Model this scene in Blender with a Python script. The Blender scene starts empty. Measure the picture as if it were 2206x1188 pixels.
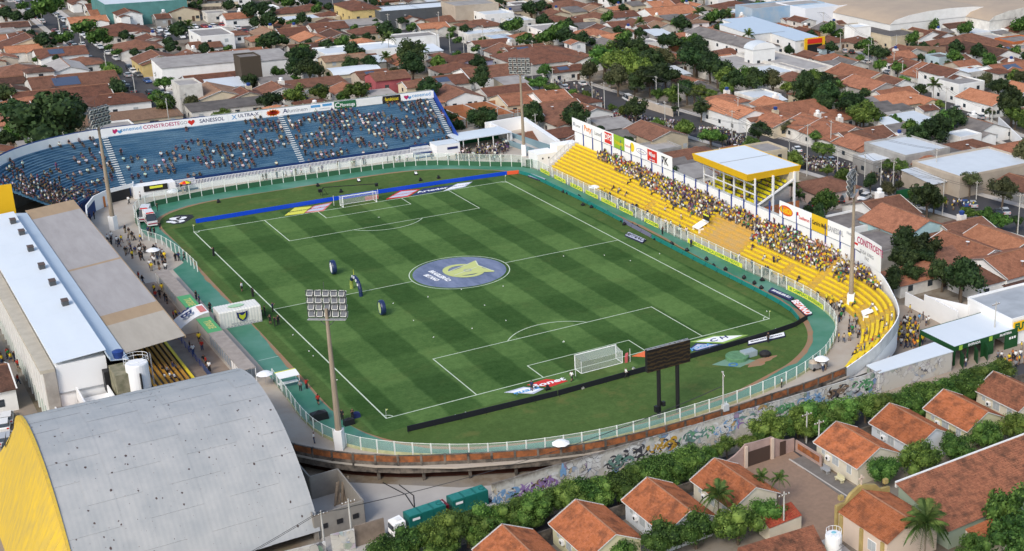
import bpy,bmesh,math,random
import numpy as np
from mathutils import Vector,Matrix,noise as mnoise
random.seed(7)
SC=bpy.context.scene
COL=SC.collection
R=math.radians
# ------------------------------------------------------------------ camera
CAM=dict(x=-93.255,y=-227.807,z=86.391,yaw=.6702,pi=.3237,ro=.0237,f=2876.4,cx=1774.18,cy=528.8)
def cam_axes():
 cy,sy=math.cos(CAM['yaw']),math.sin(CAM['yaw']); cp,sp=math.cos(CAM['pi']),math.sin(CAM['pi'])
 f=Vector((sy*cp,cy*cp,-sp)); r=Vector((cy,-sy,0)); u=r.cross(f)
 cr,sr=math.cos(CAM['ro']),math.sin(CAM['ro'])
 return cr*r+sr*u,-sr*r+cr*u,f
RA,UA,FA=cam_axes(); CO=Vector((CAM['x'],CAM['y'],CAM['z']))
cd=bpy.data.cameras.new('camera'); camo=bpy.data.objects.new('camera',cd); COL.objects.link(camo)
camo.matrix_world=Matrix(((RA.x,UA.x,-FA.x,CO.x),(RA.y,UA.y,-FA.y,CO.y),(RA.z,UA.z,-FA.z,CO.z),(0,0,0,1)))
cd.sensor_width=36; cd.lens=CAM['f']*36/2206; cd.shift_x=(1103-CAM['cx'])/2206; cd.shift_y=(CAM['cy']-594)/2206
cd.clip_start=1; cd.clip_end=6000
SC.camera=camo
# ------------------------------------------------------------------ world, sun, exposure
SUN_AZ,SUN_EL=R(-124),R(42) # azimuth measured from +y towards +x
w=bpy.data.worlds.new('World'); SC.world=w; w.use_nodes=True
nt=w.node_tree; bg=nt.nodes['Background']; sky=nt.nodes.new('ShaderNodeTexSky')
sky.sky_type='NISHITA'; sky.sun_disc=False; sky.sun_elevation=SUN_EL; sky.sun_rotation=SUN_AZ
sky.air_density=1.2; sky.dust_density=3.5; sky.ozone_density=.8; sky.altitude=500
nt.links.new(sky.outputs[0],bg.inputs[0]); bg.inputs[1].default_value=.15
sd=bpy.data.lights.new('sun','SUN'); so=bpy.data.objects.new('sun',sd); COL.objects.link(so)
sd.energy=1.3; sd.angle=R(17); sd.color=(1,.95,.87)
sv=Vector((math.sin(SUN_AZ)*math.cos(SUN_EL),math.cos(SUN_AZ)*math.cos(SUN_EL),math.sin(SUN_EL)))
so.rotation_euler=sv.to_track_quat('Z','Y').to_euler()
SC.view_settings.view_transform='Standard'; SC.view_settings.look='None'
SC.view_settings.exposure=.5; SC.view_settings.gamma=1
# ------------------------------------------------------------------ helpers
def ray(px,py):return FA+RA*((px-CAM['cx'])/CAM['f']) -UA*((py-CAM['cy'])/CAM['f'])
def gp(px,py,z=0.):
 d=ray(px,py); t=(z-CO.z)/d.z; P=CO+d*t
 return P.x,P.y
def gx(px,py,x):
 d=ray(px,py); P=CO+d*((x-CO.x)/d.x); return P
def gy(px,py,y):
 d=ray(px,py); P=CO+d*((y-CO.y)/d.y); return P
def pr(x,y,z=0.):
 d=Vector((x,y,z))-CO; zz=d.dot(FA)
 if zz<1:return-9999,-9999
 return CAM['cx']+CAM['f']*d.dot(RA)/zz,CAM['cy']-CAM['f']*d.dot(UA)/zz
def inview(x,y,z=0.,m=60):
 a,b=pr(x,y,z); return-m<a<2206+m and-m<b<1188+m
TG=-2.5 # street level of the town round the stadium

def tag(o,label=None,cat=None,group=None,kind=None):
 if label:o['label'] =label
 if cat:o['category'] =cat
 if group:o['group'] =group
 if kind:o['kind'] =kind
 return o
def empty(name,loc=(0,0,0),rz=0,label=None,cat=None,group=None):
 o=bpy.data.objects.new(name,None); COL.objects.link(o); o.location=loc; o.rotation_euler=(0,0,rz)
 o.empty_display_size=.2
 return tag(o,label,cat,group)
def link(name,me,parent=None,loc=None,local=False,rz=0):
 o=bpy.data.objects.new(name,me); COL.objects.link(o)
 if parent is not None:
  o.parent=parent
  if not local:o.location=-parent.location
 if loc is not None:o.location=loc
 if rz:o.rotation_euler=(0,0,rz)
 return o
def copy_tree(o,parent=None):
 c=o.copy(); COL.objects.link(c)
 if parent is not None:c.parent=parent
 for ch in KIDS.get(o.name,[]) if o.name in KIDS else o.children:copy_tree(ch,c)
 return c
KIDS={}
class MB:
 def __init__(s):s.v=[]; s.f=[]; s.m=[]; s.uv=None; s.mats=[]
 def mi(s,m):
  if m is None:return 0
  if m not in s.mats:s.mats.append(m)
  return s.mats.index(m)
 def add(s,vs,fs,m=None):
  k=len(s.v); i=s.mi(m)
  s.v+=[tuple(v) for v in vs]; s.f+=[tuple(a+k for a in f) for f in fs]; s.m+=[i]*len(fs); return s
 def quad(s,a,b,c,d,m=None):return s.add([a,b,c,d],[(0,1,2,3)],m)
 def box(s,x0,x1,y0,y1,z0,z1,m=None):
  return s.add([(x0,y0,z0),(x1,y0,z0),(x1,y1,z0),(x0,y1,z0),(x0,y0,z1),(x1,y0,z1),(x1,y1,z1),(x0,y1,z1)],
  [(0,3,2,1),(4,5,6,7),(0,1,5,4),(1,2,6,5),(2,3,7,6),(3,0,4,7)],m)
 def obox(s,c,sz,rz=0,m=None):
  ca,sa=math.cos(rz),math.sin(rz); hx,hy,hz=sz[0]/2,sz[1]/2,sz[2]/2; vs=[]
  for z in (-hz,hz):
   for x,y in ((-hx,-hy),(hx,-hy),(hx,hy),(-hx,hy)):
    vs.append((c[0]+x*ca-y*sa,c[1]+x*sa+y*ca,c[2]+z))
  return s.add(vs,[(0,3,2,1),(4,5,6,7),(0,1,5,4),(1,2,6,5),(2,3,7,6),(3,0,4,7)],m)
 def prism(s,poly,z0,z1,m=None,ms=None):
  n=len(poly)
  a=sum(poly[i][0]*poly[(i+1) % n][1]-poly[(i+1) % n][0]*poly[i][1] for i in range(n))
  if a<0:poly=poly[::-1]
  vs=[(x,y,z0) for x,y in poly]+[(x,y,z1) for x,y in poly]
  s.add(vs,[tuple(range(n,2*n)),tuple(range(n-1,-1,-1))],m)
  k=len(s.v)-2*n; i=s.mi(ms or m)
  for j in range(n):s.f.append((k+j,k+(j+1) % n,k+n+(j+1) % n,k+n+j)); s.m.append(i)
  return s
 def tube(s,p0,p1,r0,r1=None,n=8,m=None,cap=True):
  r1=r0 if r1 is None else r1
  p0=Vector(p0); p1=Vector(p1); d=(p1-p0).normalized()
  a=d.orthogonal().normalized(); b=d.cross(a); vs=[]
  for p,r in ((p0,r0),(p1,r1)):
   for i in range(n):
    t=2*math.pi*i/n; vs.append(p+a*(r*math.cos(t))+b*(r*math.sin(t)))
  fs=[(i,(i+1) % n,n+(i+1) % n,n+i) for i in range(n)]
  if cap:fs+=[tuple(range(n-1,-1,-1)),tuple(range(n,2*n))]
  return s.add(vs,fs,m)
 def lathe(s,c,prof,n=16,m=None):
  vs=[]; fs=[]
  for r,z in prof:
   for i in range(n):
    t=2*math.pi*i/n; vs.append((c[0]+r*math.cos(t),c[1]+r*math.sin(t),c[2]+z))
  for k in range(len(prof)-1):
   for i in range(n):fs.append((k*n+i,k*n+(i+1) % n,(k+1)*n+(i+1) % n,(k+1)*n+i))
  fs.append(tuple(range((len(prof)-1)*n,len(prof)*n)))
  return s.add(vs,fs,m)
 def strip(s,A,B,m=None):
  n=len(A); vs=list(A)+list(B)
  return s.add(vs,[(i,i+1,n+i+1,n+i) for i in range(n-1)],m)
 def mesh(s,name,mats=None,smooth=False):
  me=bpy.data.meshes.new(name); me.from_pydata(s.v,[],s.f)
  for m in (mats if mats is not None else s.mats):me.materials.append(m)
  if me.materials and max(s.m,default=0) <len(me.materials):me.polygons.foreach_set('material_index',s.m)
  if smooth:me.polygons.foreach_set('use_smooth',[True]*len(s.f))
  me.update(); return me
 def build(s,name,parent=None,smooth=False,local=False,loc=None,rz=0):
  return link(name,s.mesh(name,None,smooth),parent,loc,local,rz)
  # ------------------------------------------------------------------ materials
MATS={}
def M(name,col,rough=.75,var=0.,vs=1.,vcol=None,bump=0.,bs=8.,metal=0.,spec=.3,vary=0.,detail=5,stretch=None,emit=0):
 if name in MATS:return MATS[name]
 m=bpy.data.materials.new(name); m.use_nodes=True; MATS[name] =m
 nt=m.node_tree; b=nt.nodes['Principled BSDF']; L=nt.links.new
 b.inputs['Base Color'].default_value=(*col,1); b.inputs['Roughness'].default_value=rough
 b.inputs['Metallic'].default_value=metal; b.inputs['Specular IOR Level'].default_value=spec
 co=None
 if var or bump:
  tc=nt.nodes.new('ShaderNodeTexCoord'); co=tc.outputs['Object']
  if stretch:
   mp=nt.nodes.new('ShaderNodeMapping'); mp.inputs['Scale'].default_value=stretch; L(co,mp.inputs[0]); co=mp.outputs[0]
 out=None
 if var:
  n=nt.nodes.new('ShaderNodeTexNoise'); n.inputs['Scale'].default_value=vs; n.inputs['Detail'].default_value=detail; n.inputs['Roughness'].default_value=.62
  L(co,n.inputs['Vector'])
  r=nt.nodes.new('ShaderNodeMapRange'); r.inputs[1].default_value=.36; r.inputs[2].default_value=.66; L(n.outputs[0],r.inputs[0])
  mx=nt.nodes.new('ShaderNodeMix'); mx.data_type='RGBA'
  v2=vcol or tuple(c*.45 for c in col)
  k=nt.nodes.new('ShaderNodeMath'); k.operation='MULTIPLY'; k.inputs[1].default_value=var; L(r.outputs[0],k.inputs[0]); L(k.outputs[0],mx.inputs[0])
  mx.inputs[6].default_value=(*col,1); mx.inputs[7].default_value=(*v2,1); out=mx.outputs[2]
 if vary:
  oi=nt.nodes.new('ShaderNodeObjectInfo'); hs=nt.nodes.new('ShaderNodeHueSaturation')
  r2=nt.nodes.new('ShaderNodeMapRange'); r2.inputs[3].default_value=1-vary; r2.inputs[4].default_value=1+vary; L(oi.outputs['Random'],r2.inputs[0])
  L(r2.outputs[0],hs.inputs['Value'])
  if out:L(out,hs.inputs['Color'])
  else:hs.inputs['Color'].default_value=(*col,1)
  out=hs.outputs[0]
 if out:L(out,b.inputs['Base Color'])
 if bump:
  n2=nt.nodes.new('ShaderNodeTexNoise'); n2.inputs['Scale'].default_value=bs; n2.inputs['Detail'].default_value=4; L(co,n2.inputs['Vector'])
  bp=nt.nodes.new('ShaderNodeBump'); bp.inputs['Strength'].default_value=bump; bp.inputs['Distance'].default_value=.1
  L(n2.outputs[0],bp.inputs['Height']); L(bp.outputs[0],b.inputs['Normal'])
 if emit:
  b.inputs['Emission Color'].default_value=(*col,1); b.inputs['Emission Strength'].default_value=emit
 return m
def hexc(h):
 h=h.lstrip('#'); v=[int(h[i:i+2],16)/255 for i in (0,2,4)]
 return tuple(c/12.92 if c<=.04045 else ((c+.055)/1.055)**2.4 for c in v)
 # frequently used
WHITE=M('white_paint',(.78,.78,.76),.6,.25,.8,(.55,.54,.5))
WHITE2=M('bright_white_paint',(.82,.82,.81),.55)
CREAM=M('cream_paint',(.66,.6,.45),.8,.35,.5,(.46,.41,.31))
CONC=M('concrete',(.42,.39,.35),.9,.6,.3,(.28,.25,.22),.3,6)
CONCL=M('light_concrete',(.5,.47,.43),.9,.5,.15,(.36,.33,.3))
GREY=M('grey_render',(.3,.29,.27),.9,.6,.5,(.18,.17,.16))
BLACK=M('black_plastic',(.015,.015,.017),.5)
DARK=M('dark_opening',(.02,.02,.022),.6)
STEEL=M('galvanised_steel',(.42,.43,.44),.45,.3,1.5,(.3,.3,.3),metal=.4)
GLASSD=M('dark_window_glass',(.03,.04,.05),.12,spec=.6)
YEL=M('yellow_paint',(.78,.47,.015),.6,.3,.6,(.68,.38,.01))
GREENP=M('green_paint',(.012,.13,.04),.6,.3,.6)
ASPH=M('asphalt',(.065,.063,.066),.9,.6,.12,(.045,.044,.046),.2,5)
BLUEP=M('blue_paint',(.02,.06,.3),.5)
_font_cache={}
def text(s,size,mat,origin,xdir,ydir,parent=None,name='lettering',align='CENTER',ext=.01,squeeze=1.,bold=0.):
 key=(s,align,round(bold,3))
 if key not in _font_cache:
  cu=bpy.data.curves.new('txt','FONT'); cu.body=s; cu.size=1; cu.align_x=align; cu.align_y='CENTER'; cu.resolution_u=2
  cu.offset=bold
  ob=bpy.data.objects.new('txt',cu); COL.objects.link(ob)
  dg=bpy.context.evaluated_depsgraph_get(); me=bpy.data.meshes.new_from_object(ob.evaluated_get(dg))
  bpy.data.objects.remove(ob); _font_cache[key] =me
 me=_font_cache[key].copy(); me.materials.clear(); me.materials.append(mat)
 X=Vector(xdir).normalized(); Y=Vector(ydir).normalized(); Z=X.cross(Y)
 O=Vector(origin)+Z*ext
 me.transform(Matrix(((X.x*size*squeeze,Y.x*size,Z.x,O.x),(X.y*size*squeeze,Y.y*size,Z.y,O.y),(X.z*size*squeeze,Y.z*size,Z.z,O.z),(0,0,0,1))))
 return link(name,me,parent)
NTH=['nearest','second nearest','third nearest','fourth nearest','fifth nearest','sixth nearest','seventh nearest','eighth nearest','ninth nearest','tenth nearest','eleventh nearest','twelfth nearest']
# ------------------------------------------------------------------ ground, pitch, track
def ground_mat():
 m=bpy.data.materials.new('town_ground'); m.use_nodes=True; nt=m.node_tree; L=nt.links.new; b=nt.nodes['Principled BSDF']
 tc=nt.nodes.new('ShaderNodeTexCoord'); n=nt.nodes.new('ShaderNodeTexNoise'); n.inputs['Scale'].default_value=.07; n.inputs['Detail'].default_value=8; n.inputs['Roughness'].default_value=.7
 L(tc.outputs['Object'],n.inputs['Vector']); cr=nt.nodes.new('ShaderNodeValToRGB'); L(n.outputs[0],cr.inputs[0])
 e=cr.color_ramp.elements; e[0].position=.3; e[0].color=(.06,.085,.03,1); e[1].position=.75; e[1].color=(.3,.24,.18,1)
 for p,c in ((.42,(.16,.12,.08,1)),(.52,(.24,.21,.17,1)),(.6,(.2,.18,.16,1))):
  q=cr.color_ramp.elements.new(p); q.color=c
 L(cr.outputs[0],b.inputs['Base Color']); b.inputs['Roughness'].default_value=.95
 return m
gm=MB(); gm.box(-700,1600,-500,2600,TG-3,TG,ground_mat()); g0=gm.build('ground'); tag(g0,kind='structure')
def spline(pts,n=8,closed=False):
 out=[]; P=[Vector((p[0],p[1],0)) for p in pts]; N=len(P)
 rng=range(N if closed else N-1)
 for i in rng:
  p0=P[(i-1) % N] if (closed or i>0) else P[i]; p1=P[i]; p2=P[(i+1) % N]; p3=P[(i+2) % N] if (closed or i+2<N) else p2
  for k in range(n):
   t=k/n
   q=.5*((2*p1)+(p2-p0)*t+(2*p0-5*p1+4*p2-p3)*t*t+(3*p1-p0-3*p2+p3)*t**3); out.append((q.x,q.y))
 if not closed:out.append((P[-1].x,P[-1].y))
 return out
def offset(path,d):
 out=[]
 for i,p in enumerate(path):
  a=path[max(0,i-1)]; b=path[min(len(path)-1,i+1)]
  dx,dy=b[0]-a[0],b[1]-a[1]; l=math.hypot(dx,dy) or 1
  out.append((p[0]+dy/l*d,p[1]-dx/l*d))
 return out
def resample(path,step,closed=False):
 P=path+[path[0]] if closed else path; acc=[0]
 for i in range(1,len(P)):acc.append(acc[-1]+math.dist(P[i],P[i-1]))
 n=max(1,round(acc[-1]/step)); out=[]; j=0
 for k in range(n+(0 if closed else 1)):
  s=acc[-1]*k/n
  while j<len(acc)-2 and acc[j+1] <s:j+=1
  t=(s-acc[j])/max(1e-9,acc[j+1]-acc[j]); out.append((P[j][0]+(P[j+1][0]-P[j][0])*t,P[j][1]+(P[j+1][1]-P[j][1])*t))
 return out
 # grass edge (inner kerb of the running track), all in metres, pitch centre at the origin
grass_pts=[(-38.4,60),(-36,67),(-29,71.5),(-20,73),(0,73.2),(15,73.2),(24,71),(32,66),(38.6,58.7),(41.4,46),(42,20),(42.1,0),(41.6,-20),(41,-36),(40.5,-48),(37.6,-57.8),(33,-64.6),(26.3,-69.4),(20,-71.6),(12,-73.8),(3,-75),(-5,-75),(-14,-73.4),(-22,-70.5),(-29,-67),(-35,-61),(-38.5,-53.4),(-39.3,-45),(-39.1,-31),(-38.9,-9),(-38.8,22),(-38.5,45)]
fence_pts=[(-42.3,60),(-41.6,68),(-38,74.5),(-33,76.4),(-22.5,78.3),(-12,78.8),(5,78.7),(15,78.2),(20,77.4),(27,74.4),(36.8,66.5),(42,62.6),(44.4,58),(44.5,50),(44.6,20),(44.8,-8),(45,-33),(45.2,-46),(44.6,-53),(43,-58.9),(40.6,-63),(37.4,-66.6),(32.3,-70.8),(28.2,-73),(22.4,-75.4),(14,-76.9),(5,-77.4),(-5,-77.4),(-12,-76.8),(-19.2,-75),(-25,-72.8),(-30.4,-69.6),(-36,-65),(-40.6,-59.6),(-43.2,-53),(-43.8,-46),(-43.4,-38),(-43.1,-30)]
pad=[(-62,-30),(-62,64),(-66,90),(-50,106),(37.5,106),(62,106),(62,58),(56,55),(55.6,-50),(50.5,-68),(40,-77.5),(29.6,-79.4),(15,-80.2),(0,-80.6),(-14,-79.4),(-24.5,-75.6),(-32,-72),(-40.5,-65.6),(-45,-60.6),(-48.6,-55.4),(-50.2,-50),(-50.2,-30)]
CONCP=M('promenade_concrete',(.46,.42,.36),.9,.7,.12,(.36,.28,.21),.15,4)
b=MB(); b.prism(pad,-.25,0,CONCP); o=b.build('promenade'); tag(o,kind='structure')
# green painted track
TRACK=M('green_painted_track',(.026,.165,.09),.5,.9,.09,(.12,.27,.205),.05,3,detail=8)
tf=resample(spline(fence_pts,6),2.0)
trk=tf+[(-43.0,-20),(-43,31),(-40.4,34),(-40.4,50),(-42.3,55)]
b=MB(); b.prism(trk,.002,.02,TRACK); o=b.build('running_track'); tag(o,kind='structure')
# grass
def grass_mat():
 m=bpy.data.materials.new('striped_grass'); m.use_nodes=True; nt=m.node_tree; L=nt.links.new; N=nt.nodes.new; b=nt.nodes['Principled BSDF']
 tc=N('ShaderNodeTexCoord'); sp=N('ShaderNodeSeparateXYZ'); L(tc.outputs['Object'],sp.inputs[0])
 def mth(op,a,c=None,d=None):
  x=N('ShaderNodeMath'); x.operation=op
  for i,v in enumerate((a,c,d)):
   if v is None:continue
   if isinstance(v,(int,float)):x.inputs[i].default_value=v
   else:L(v,x.inputs[i])
  return x.outputs[0]
 wob=N('ShaderNodeTexNoise'); wob.inputs['Scale'].default_value=.35; wob.inputs['Detail'].default_value=2; L(tc.outputs['Object'],wob.inputs['Vector'])
 wv=mth('MULTIPLY',mth('SUBTRACT',wob.outputs[0],.5),.7)
 sx=mth('SINE',mth('MULTIPLY',mth('ADD',sp.outputs[0],wv),math.pi/5.23)); sx=mth('MULTIPLY',sx,7)
 sx=mth('MAXIMUM',mth('MINIMUM',sx,1),-1)
 sy=mth('SINE',mth('MULTIPLY',mth('ADD',sp.outputs[1],wv),math.pi/10.5)); sy=mth('MULTIPLY',sy,6); sy=mth('MAXIMUM',mth('MINIMUM',sy,1),-1)
 n1=N('ShaderNodeTexNoise'); n1.inputs['Scale'].default_value=.06; n1.inputs['Detail'].default_value=6; n1.inputs['Roughness'].default_value=.6; L(tc.outputs['Object'],n1.inputs['Vector'])
 n2=N('ShaderNodeTexNoise'); n2.inputs['Scale'].default_value=2.5; n2.inputs['Detail'].default_value=6; n2.inputs['Roughness'].default_value=.8; L(tc.outputs['Object'],n2.inputs['Vector'])
 n3=N('ShaderNodeTexNoise'); n3.inputs['Scale'].default_value=.17; n3.inputs['Detail'].default_value=7; n3.inputs['Roughness'].default_value=.7; L(tc.outputs['Object'],n3.inputs['Vector'])
 n4=N('ShaderNodeTexNoise'); n4.inputs['Scale'].default_value=.75; n4.inputs['Detail'].default_value=7; n4.inputs['Roughness'].default_value=.72; L(tc.outputs['Object'],n4.inputs['Vector'])
 # inside / outside of the mown pitch
 ins=mth('MULTIPLY',mth('LESS_THAN',mth('ABSOLUTE',sp.outputs[0]),37.2),mth('LESS_THAN',mth('ABSOLUTE',sp.outputs[1]),56.8))
 st=mth('ADD',mth('MULTIPLY',sx,.165),mth('MULTIPLY',sy,.08))
 st=mth('MULTIPLY',st,mth('ADD',mth('MULTIPLY',ins,.85),.12))
 val=mth('ADD',st,mth('MULTIPLY',mth('SUBTRACT',n1.outputs[0],.5),.55))
 val=mth('ADD',val,mth('MULTIPLY',mth('SUBTRACT',n2.outputs[0],.5),.7))
 val=mth('ADD',val,mth('MULTIPLY',mth('SUBTRACT',n4.outputs[0],.5),.75))
 val=mth('ADD',val,.5)
 cr=N('ShaderNodeValToRGB'); L(val,cr.inputs[0]); e=cr.color_ramp.elements
 e[0].position=.0; e[0].color=(.016,.05,.008,1); e[1].position=1.; e[1].color=(.125,.215,.06,1)
 q=cr.color_ramp.elements.new(.5); q.color=(.056,.114,.028,1)
 # yellowish / brown wear
 mx=N('ShaderNodeMix'); mx.data_type='RGBA'
 far=mth('SUBTRACT',1,ins)
 wr=N('ShaderNodeMapRange'); wr.inputs[1].default_value=.54; wr.inputs[2].default_value=.72; L(n3.outputs[0],wr.inputs[0])
 k=mth('MULTIPLY',wr.outputs[0],mth('ADD',mth('MULTIPLY',far,.6),.18))
 k=mth('ADD',k,mth('MULTIPLY',far,.16))
 ay=mth('ABSOLUTE',sp.outputs[1]); gm_=N('ShaderNodeMapRange'); gm_.inputs[1].default_value=46.5; gm_.inputs[2].default_value=52.3; L(ay,gm_.inputs[0]); gx_=N('ShaderNodeMapRange'); gx_.inputs[1].default_value=5.5; gx_.inputs[2].default_value=1.5; L(mth('ABSOLUTE',sp.outputs[0]),gx_.inputs[0])
 k=mth('ADD',k,mth('MULTIPLY',mth('MULTIPLY',mth('MULTIPLY',gm_.outputs[0],gx_.outputs[0]),ins),mth('MULTIPLY',n4.outputs[0],.55)))
 L(k,mx.inputs[0]); L(cr.outputs[0],mx.inputs[6]); mx.inputs[7].default_value=(.14,.145,.045,1)
 L(mx.outputs[2],b.inputs['Base Color']); b.inputs['Roughness'].default_value=.9; b.inputs['Specular IOR Level'].default_value=.1
 bp=N('ShaderNodeBump'); bp.inputs['Strength'].default_value=.35; bp.inputs['Distance'].default_value=.05; L(n2.outputs[0],bp.inputs['Height']); L(bp.outputs[0],b.inputs['Normal'])
 return m
gs=resample(spline(grass_pts,6,True),1.5,True)
DIRT=M('orange_dirt',(.33,.17,.09),.95,.8,.5,(.24,.2,.13))
rs=random.Random(3)
kerb=[]
for i,(x,y) in enumerate(gs):
 wd=.45+.35*math.sin(i*.21)+rs.uniform(-.12,.15)+(.9 if (x>25 and y<-50) else 0)+(.25 if y>60 else 0)
 l=math.hypot(x,y*.5) or 1; kerb.append((x+x/l*wd*.9,y+.5*y/l*wd*.9))
b=MB(); b.prism(kerb,.012,.026,DIRT); o=b.build('dirt_strip'); tag(o,kind='structure')
GR=grass_mat()
b=MB(); b.prism(gs,.02,.034,GR); o=b.build('grass_field'); tag(o,kind='structure')
# painted pitch lines
LINE=M('line_paint',(.62,.68,.55),.8,.5,1.5,(.3,.42,.22))
lm=MB(); Z=.040; lw=.085
def seg(x0,y0,x1,y1,wd=lw,z=Z,m=LINE,mb=None):
 d=Vector((x1-x0,y1-y0,0)).normalized(); n=Vector((-d.y,d.x,0))*wd; a=Vector((x0,y0,z))-d*wd; c=Vector((x1,y1,z))+d*wd
 (mb or lm).quad(a-n,c-n,c+n,a+n,m)
for s in (-1,1):
 seg(s*34,-52.5,s*34,52.5,.1); seg(-34,s*52.5,34,s*52.5,.1,Z+.002)
 for hw,dp in ((20.16,16.5),(9.16,5.5)):
  seg(-hw,s*52.5,-hw,s*(52.5-dp),lw,Z+.004); seg(hw,s*52.5,hw,s*(52.5-dp),lw,Z+.004); seg(-hw,s*(52.5-dp),hw,s*(52.5-dp),lw,Z+.006)
def arc(cx,cy,r,a0,a1,n,wd=lw,z=Z+.008):
 A=[(cx+(r-wd)*math.cos(a0+(a1-a0)*i/n),cy+(r-wd)*math.sin(a0+(a1-a0)*i/n),z) for i in range(n+1)]
 B=[(cx+(r+wd)*math.cos(a0+(a1-a0)*i/n),cy+(r+wd)*math.sin(a0+(a1-a0)*i/n),z) for i in range(n+1)]
 lm.strip(A,B,LINE)
seg(-34,0,-9.15,0,lw,Z+.012); seg(9.15,0,34,0,lw,Z+.012)
arc(0,0,9.15,0,2*math.pi,72)
for s in (-1,1):
 th=math.acos(5.5/9.15); c=-s*math.pi/2
 arc(0,s*41.5,9.15,c-th,c+th,24)
 arc(0,s*41.5,.12,0,2*math.pi,10,.08)
for sx_ in (-1,1):
 for sy_ in (-1,1):
  a=math.atan2(-sy_,-sx_); arc(sx_*34,sy_*52.5,1,a-math.pi/4,a+math.pi/4,8)
o=lm.build('pitch_lines'); tag(o,kind='structure')
# lines of the green court left of the pitch
b=MB(); cw=M('court_line',(.5,.62,.56),.8)
for y in (-21,6.5):seg(-42.6,y,-39.2,y,.06,.026,cw,b)
o=b.build('court_lines'); tag(o,kind='structure')
# uneven patch of bare dirt by the manhole
b=MB(); pts=[]
for i in range(26):
 t=2*math.pi*i/26; r=1+.28*math.sin(3*t+1)+.15*math.sin(7*t); pts.append((21.6+3.0*r*math.cos(t),-66.6+1.2*r*math.sin(t)))
b.prism(pts,.03,.05,DIRT); o=b.build('bare_soil_patch'); tag(o,kind='structure')
# ------------------------------------------------------------------ streets
def street(name,pts,wd,z=TG+.012,mat=ASPH,side=True,n=6):
 c=spline(pts,n); A=offset(c,-wd/2); B=offset(c,wd/2); m=MB()
 m.strip([(x,y,z) for x,y in A][::-1],[(x,y,z) for x,y in B][::-1],mat)
 o=m.build(name); tag(o,kind='structure')
 if side:
  for sgn,E_ in ((-1,A),(1,B)):
   F=offset(c,sgn*(wd/2+2.2)); k=MB(); zz=z+.13
   P,Q=(E_,F) if sgn>0 else (F,E_)
   k.strip([(x,y,zz) for x,y in P][::-1],[(x,y,zz) for x,y in Q][::-1],CONCL)
   k.strip([(x,y,zz) for x,y in E_] if sgn>0 else [(x,y,z-.01) for x,y in E_],[(x,y,z-.01) for x,y in E_] if sgn>0 else [(x,y,zz) for x,y in E_],CONCL)
   o=k.build('pavement'); tag(o,kind='structure')
ST_LEFT=[(-9,118),(-9,200),(-8.6,300),(-8,440),(-8,700)]
ST_AVE=[(96,560),(96,300),(97,230),(99,170),(101,130),(104,100),(109,60),(113,20),(117,-20),(122,-60),(130,-120),(140,-220)]
ST_R2=[(262,330),(252,250),(238,185),(215,125),(194,82),(176,40),(168,0),(162,-60)]
street('street',ST_LEFT,9.5); street('avenue',ST_AVE,17); street('street',ST_R2,8)
for i,y in enumerate((117,257,352)):
 street('street',[(-13-200*(i>0)-60*(i==0),y),(-13.2,y)],8,TG+.012,n=2,side=False)
 street('street',[(-4,y),(88,y)],8,TG+.012,n=2,side=False)
 if i:street('street',[(106,y),(240 if i==1 else 300,y)],8,TG+.012,n=2,side=False)
street('street',[(270,300),(500,300)],8,TG+.012,n=2,side=False)
street('street',[(125,-40),(161,-38)],8,TG+.012,n=2,side=False)
street('street',[(-130,-90.6),(-40,-90.4),(0,-89.8),(60,-88.6),(120,-86)],6.5,TG+.02,n=4,side=False)
PAVER=M('brick_pavers',(.30,.2,.14),.9,.5,1.2,(.2,.14,.1),.3,10)
CARS_LOT=M('yard_gravel',(.36,.32,.28),.95,.6,.4,(.24,.21,.18))
def slab(name,poly,z,m,t=.05):
 b=MB(); b.prism(poly,z-t,z,m); o=b.build(name); tag(o,kind='structure'); return o
slab('driveway',[(1.5,-90),(10.6,-90.4),(9.0,-112),(0,-112),(-1,-125),(-8,-125),(-3.5,-101)],TG+.06,PAVER)
slab('car_park',[(70,0),(98,-2),(97,22),(72,24)],TG+.05,CARS_LOT)
slab('car_park',[(10,296),(52,296),(52,326),(10,326)],TG+.05,ASPH)
slab('concrete_yard',[(-50,-58),(-44,-63),(-32,-73.4),(-24,-77.6),(-14,-81.2),(10,-82.4),(-14,-83.2),(-30,-82.2),(-41,-84),(-52,-86)],TG+.06,M('yard_slab',(.42,.4,.37),.9,.6,.15,(.3,.28,.26),.2,5))
slab('gate_forecourt',[(50,-50),(74,-62),(76,-88),(33,-87),(36,-74)],TG+.04,M('forecourt_concrete',(.36,.3,.24),.9,.6,.2,(.26,.21,.17)))
slab('passage',[(-52.7,-33),(-47.3,-33),(-47.3,26),(-52.7,26)],.03,M('passage_brown',(.2,.15,.115),.8,.8,.3,(.32,.26,.21)),.02)
slab('west_yard',[(-120,-60),(-73,-60),(-73,70),(-120,70)],TG+.04,M('wet_concrete_yard',(.2,.18,.165),.75,.8,.15,(.32,.25,.19)))
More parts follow.
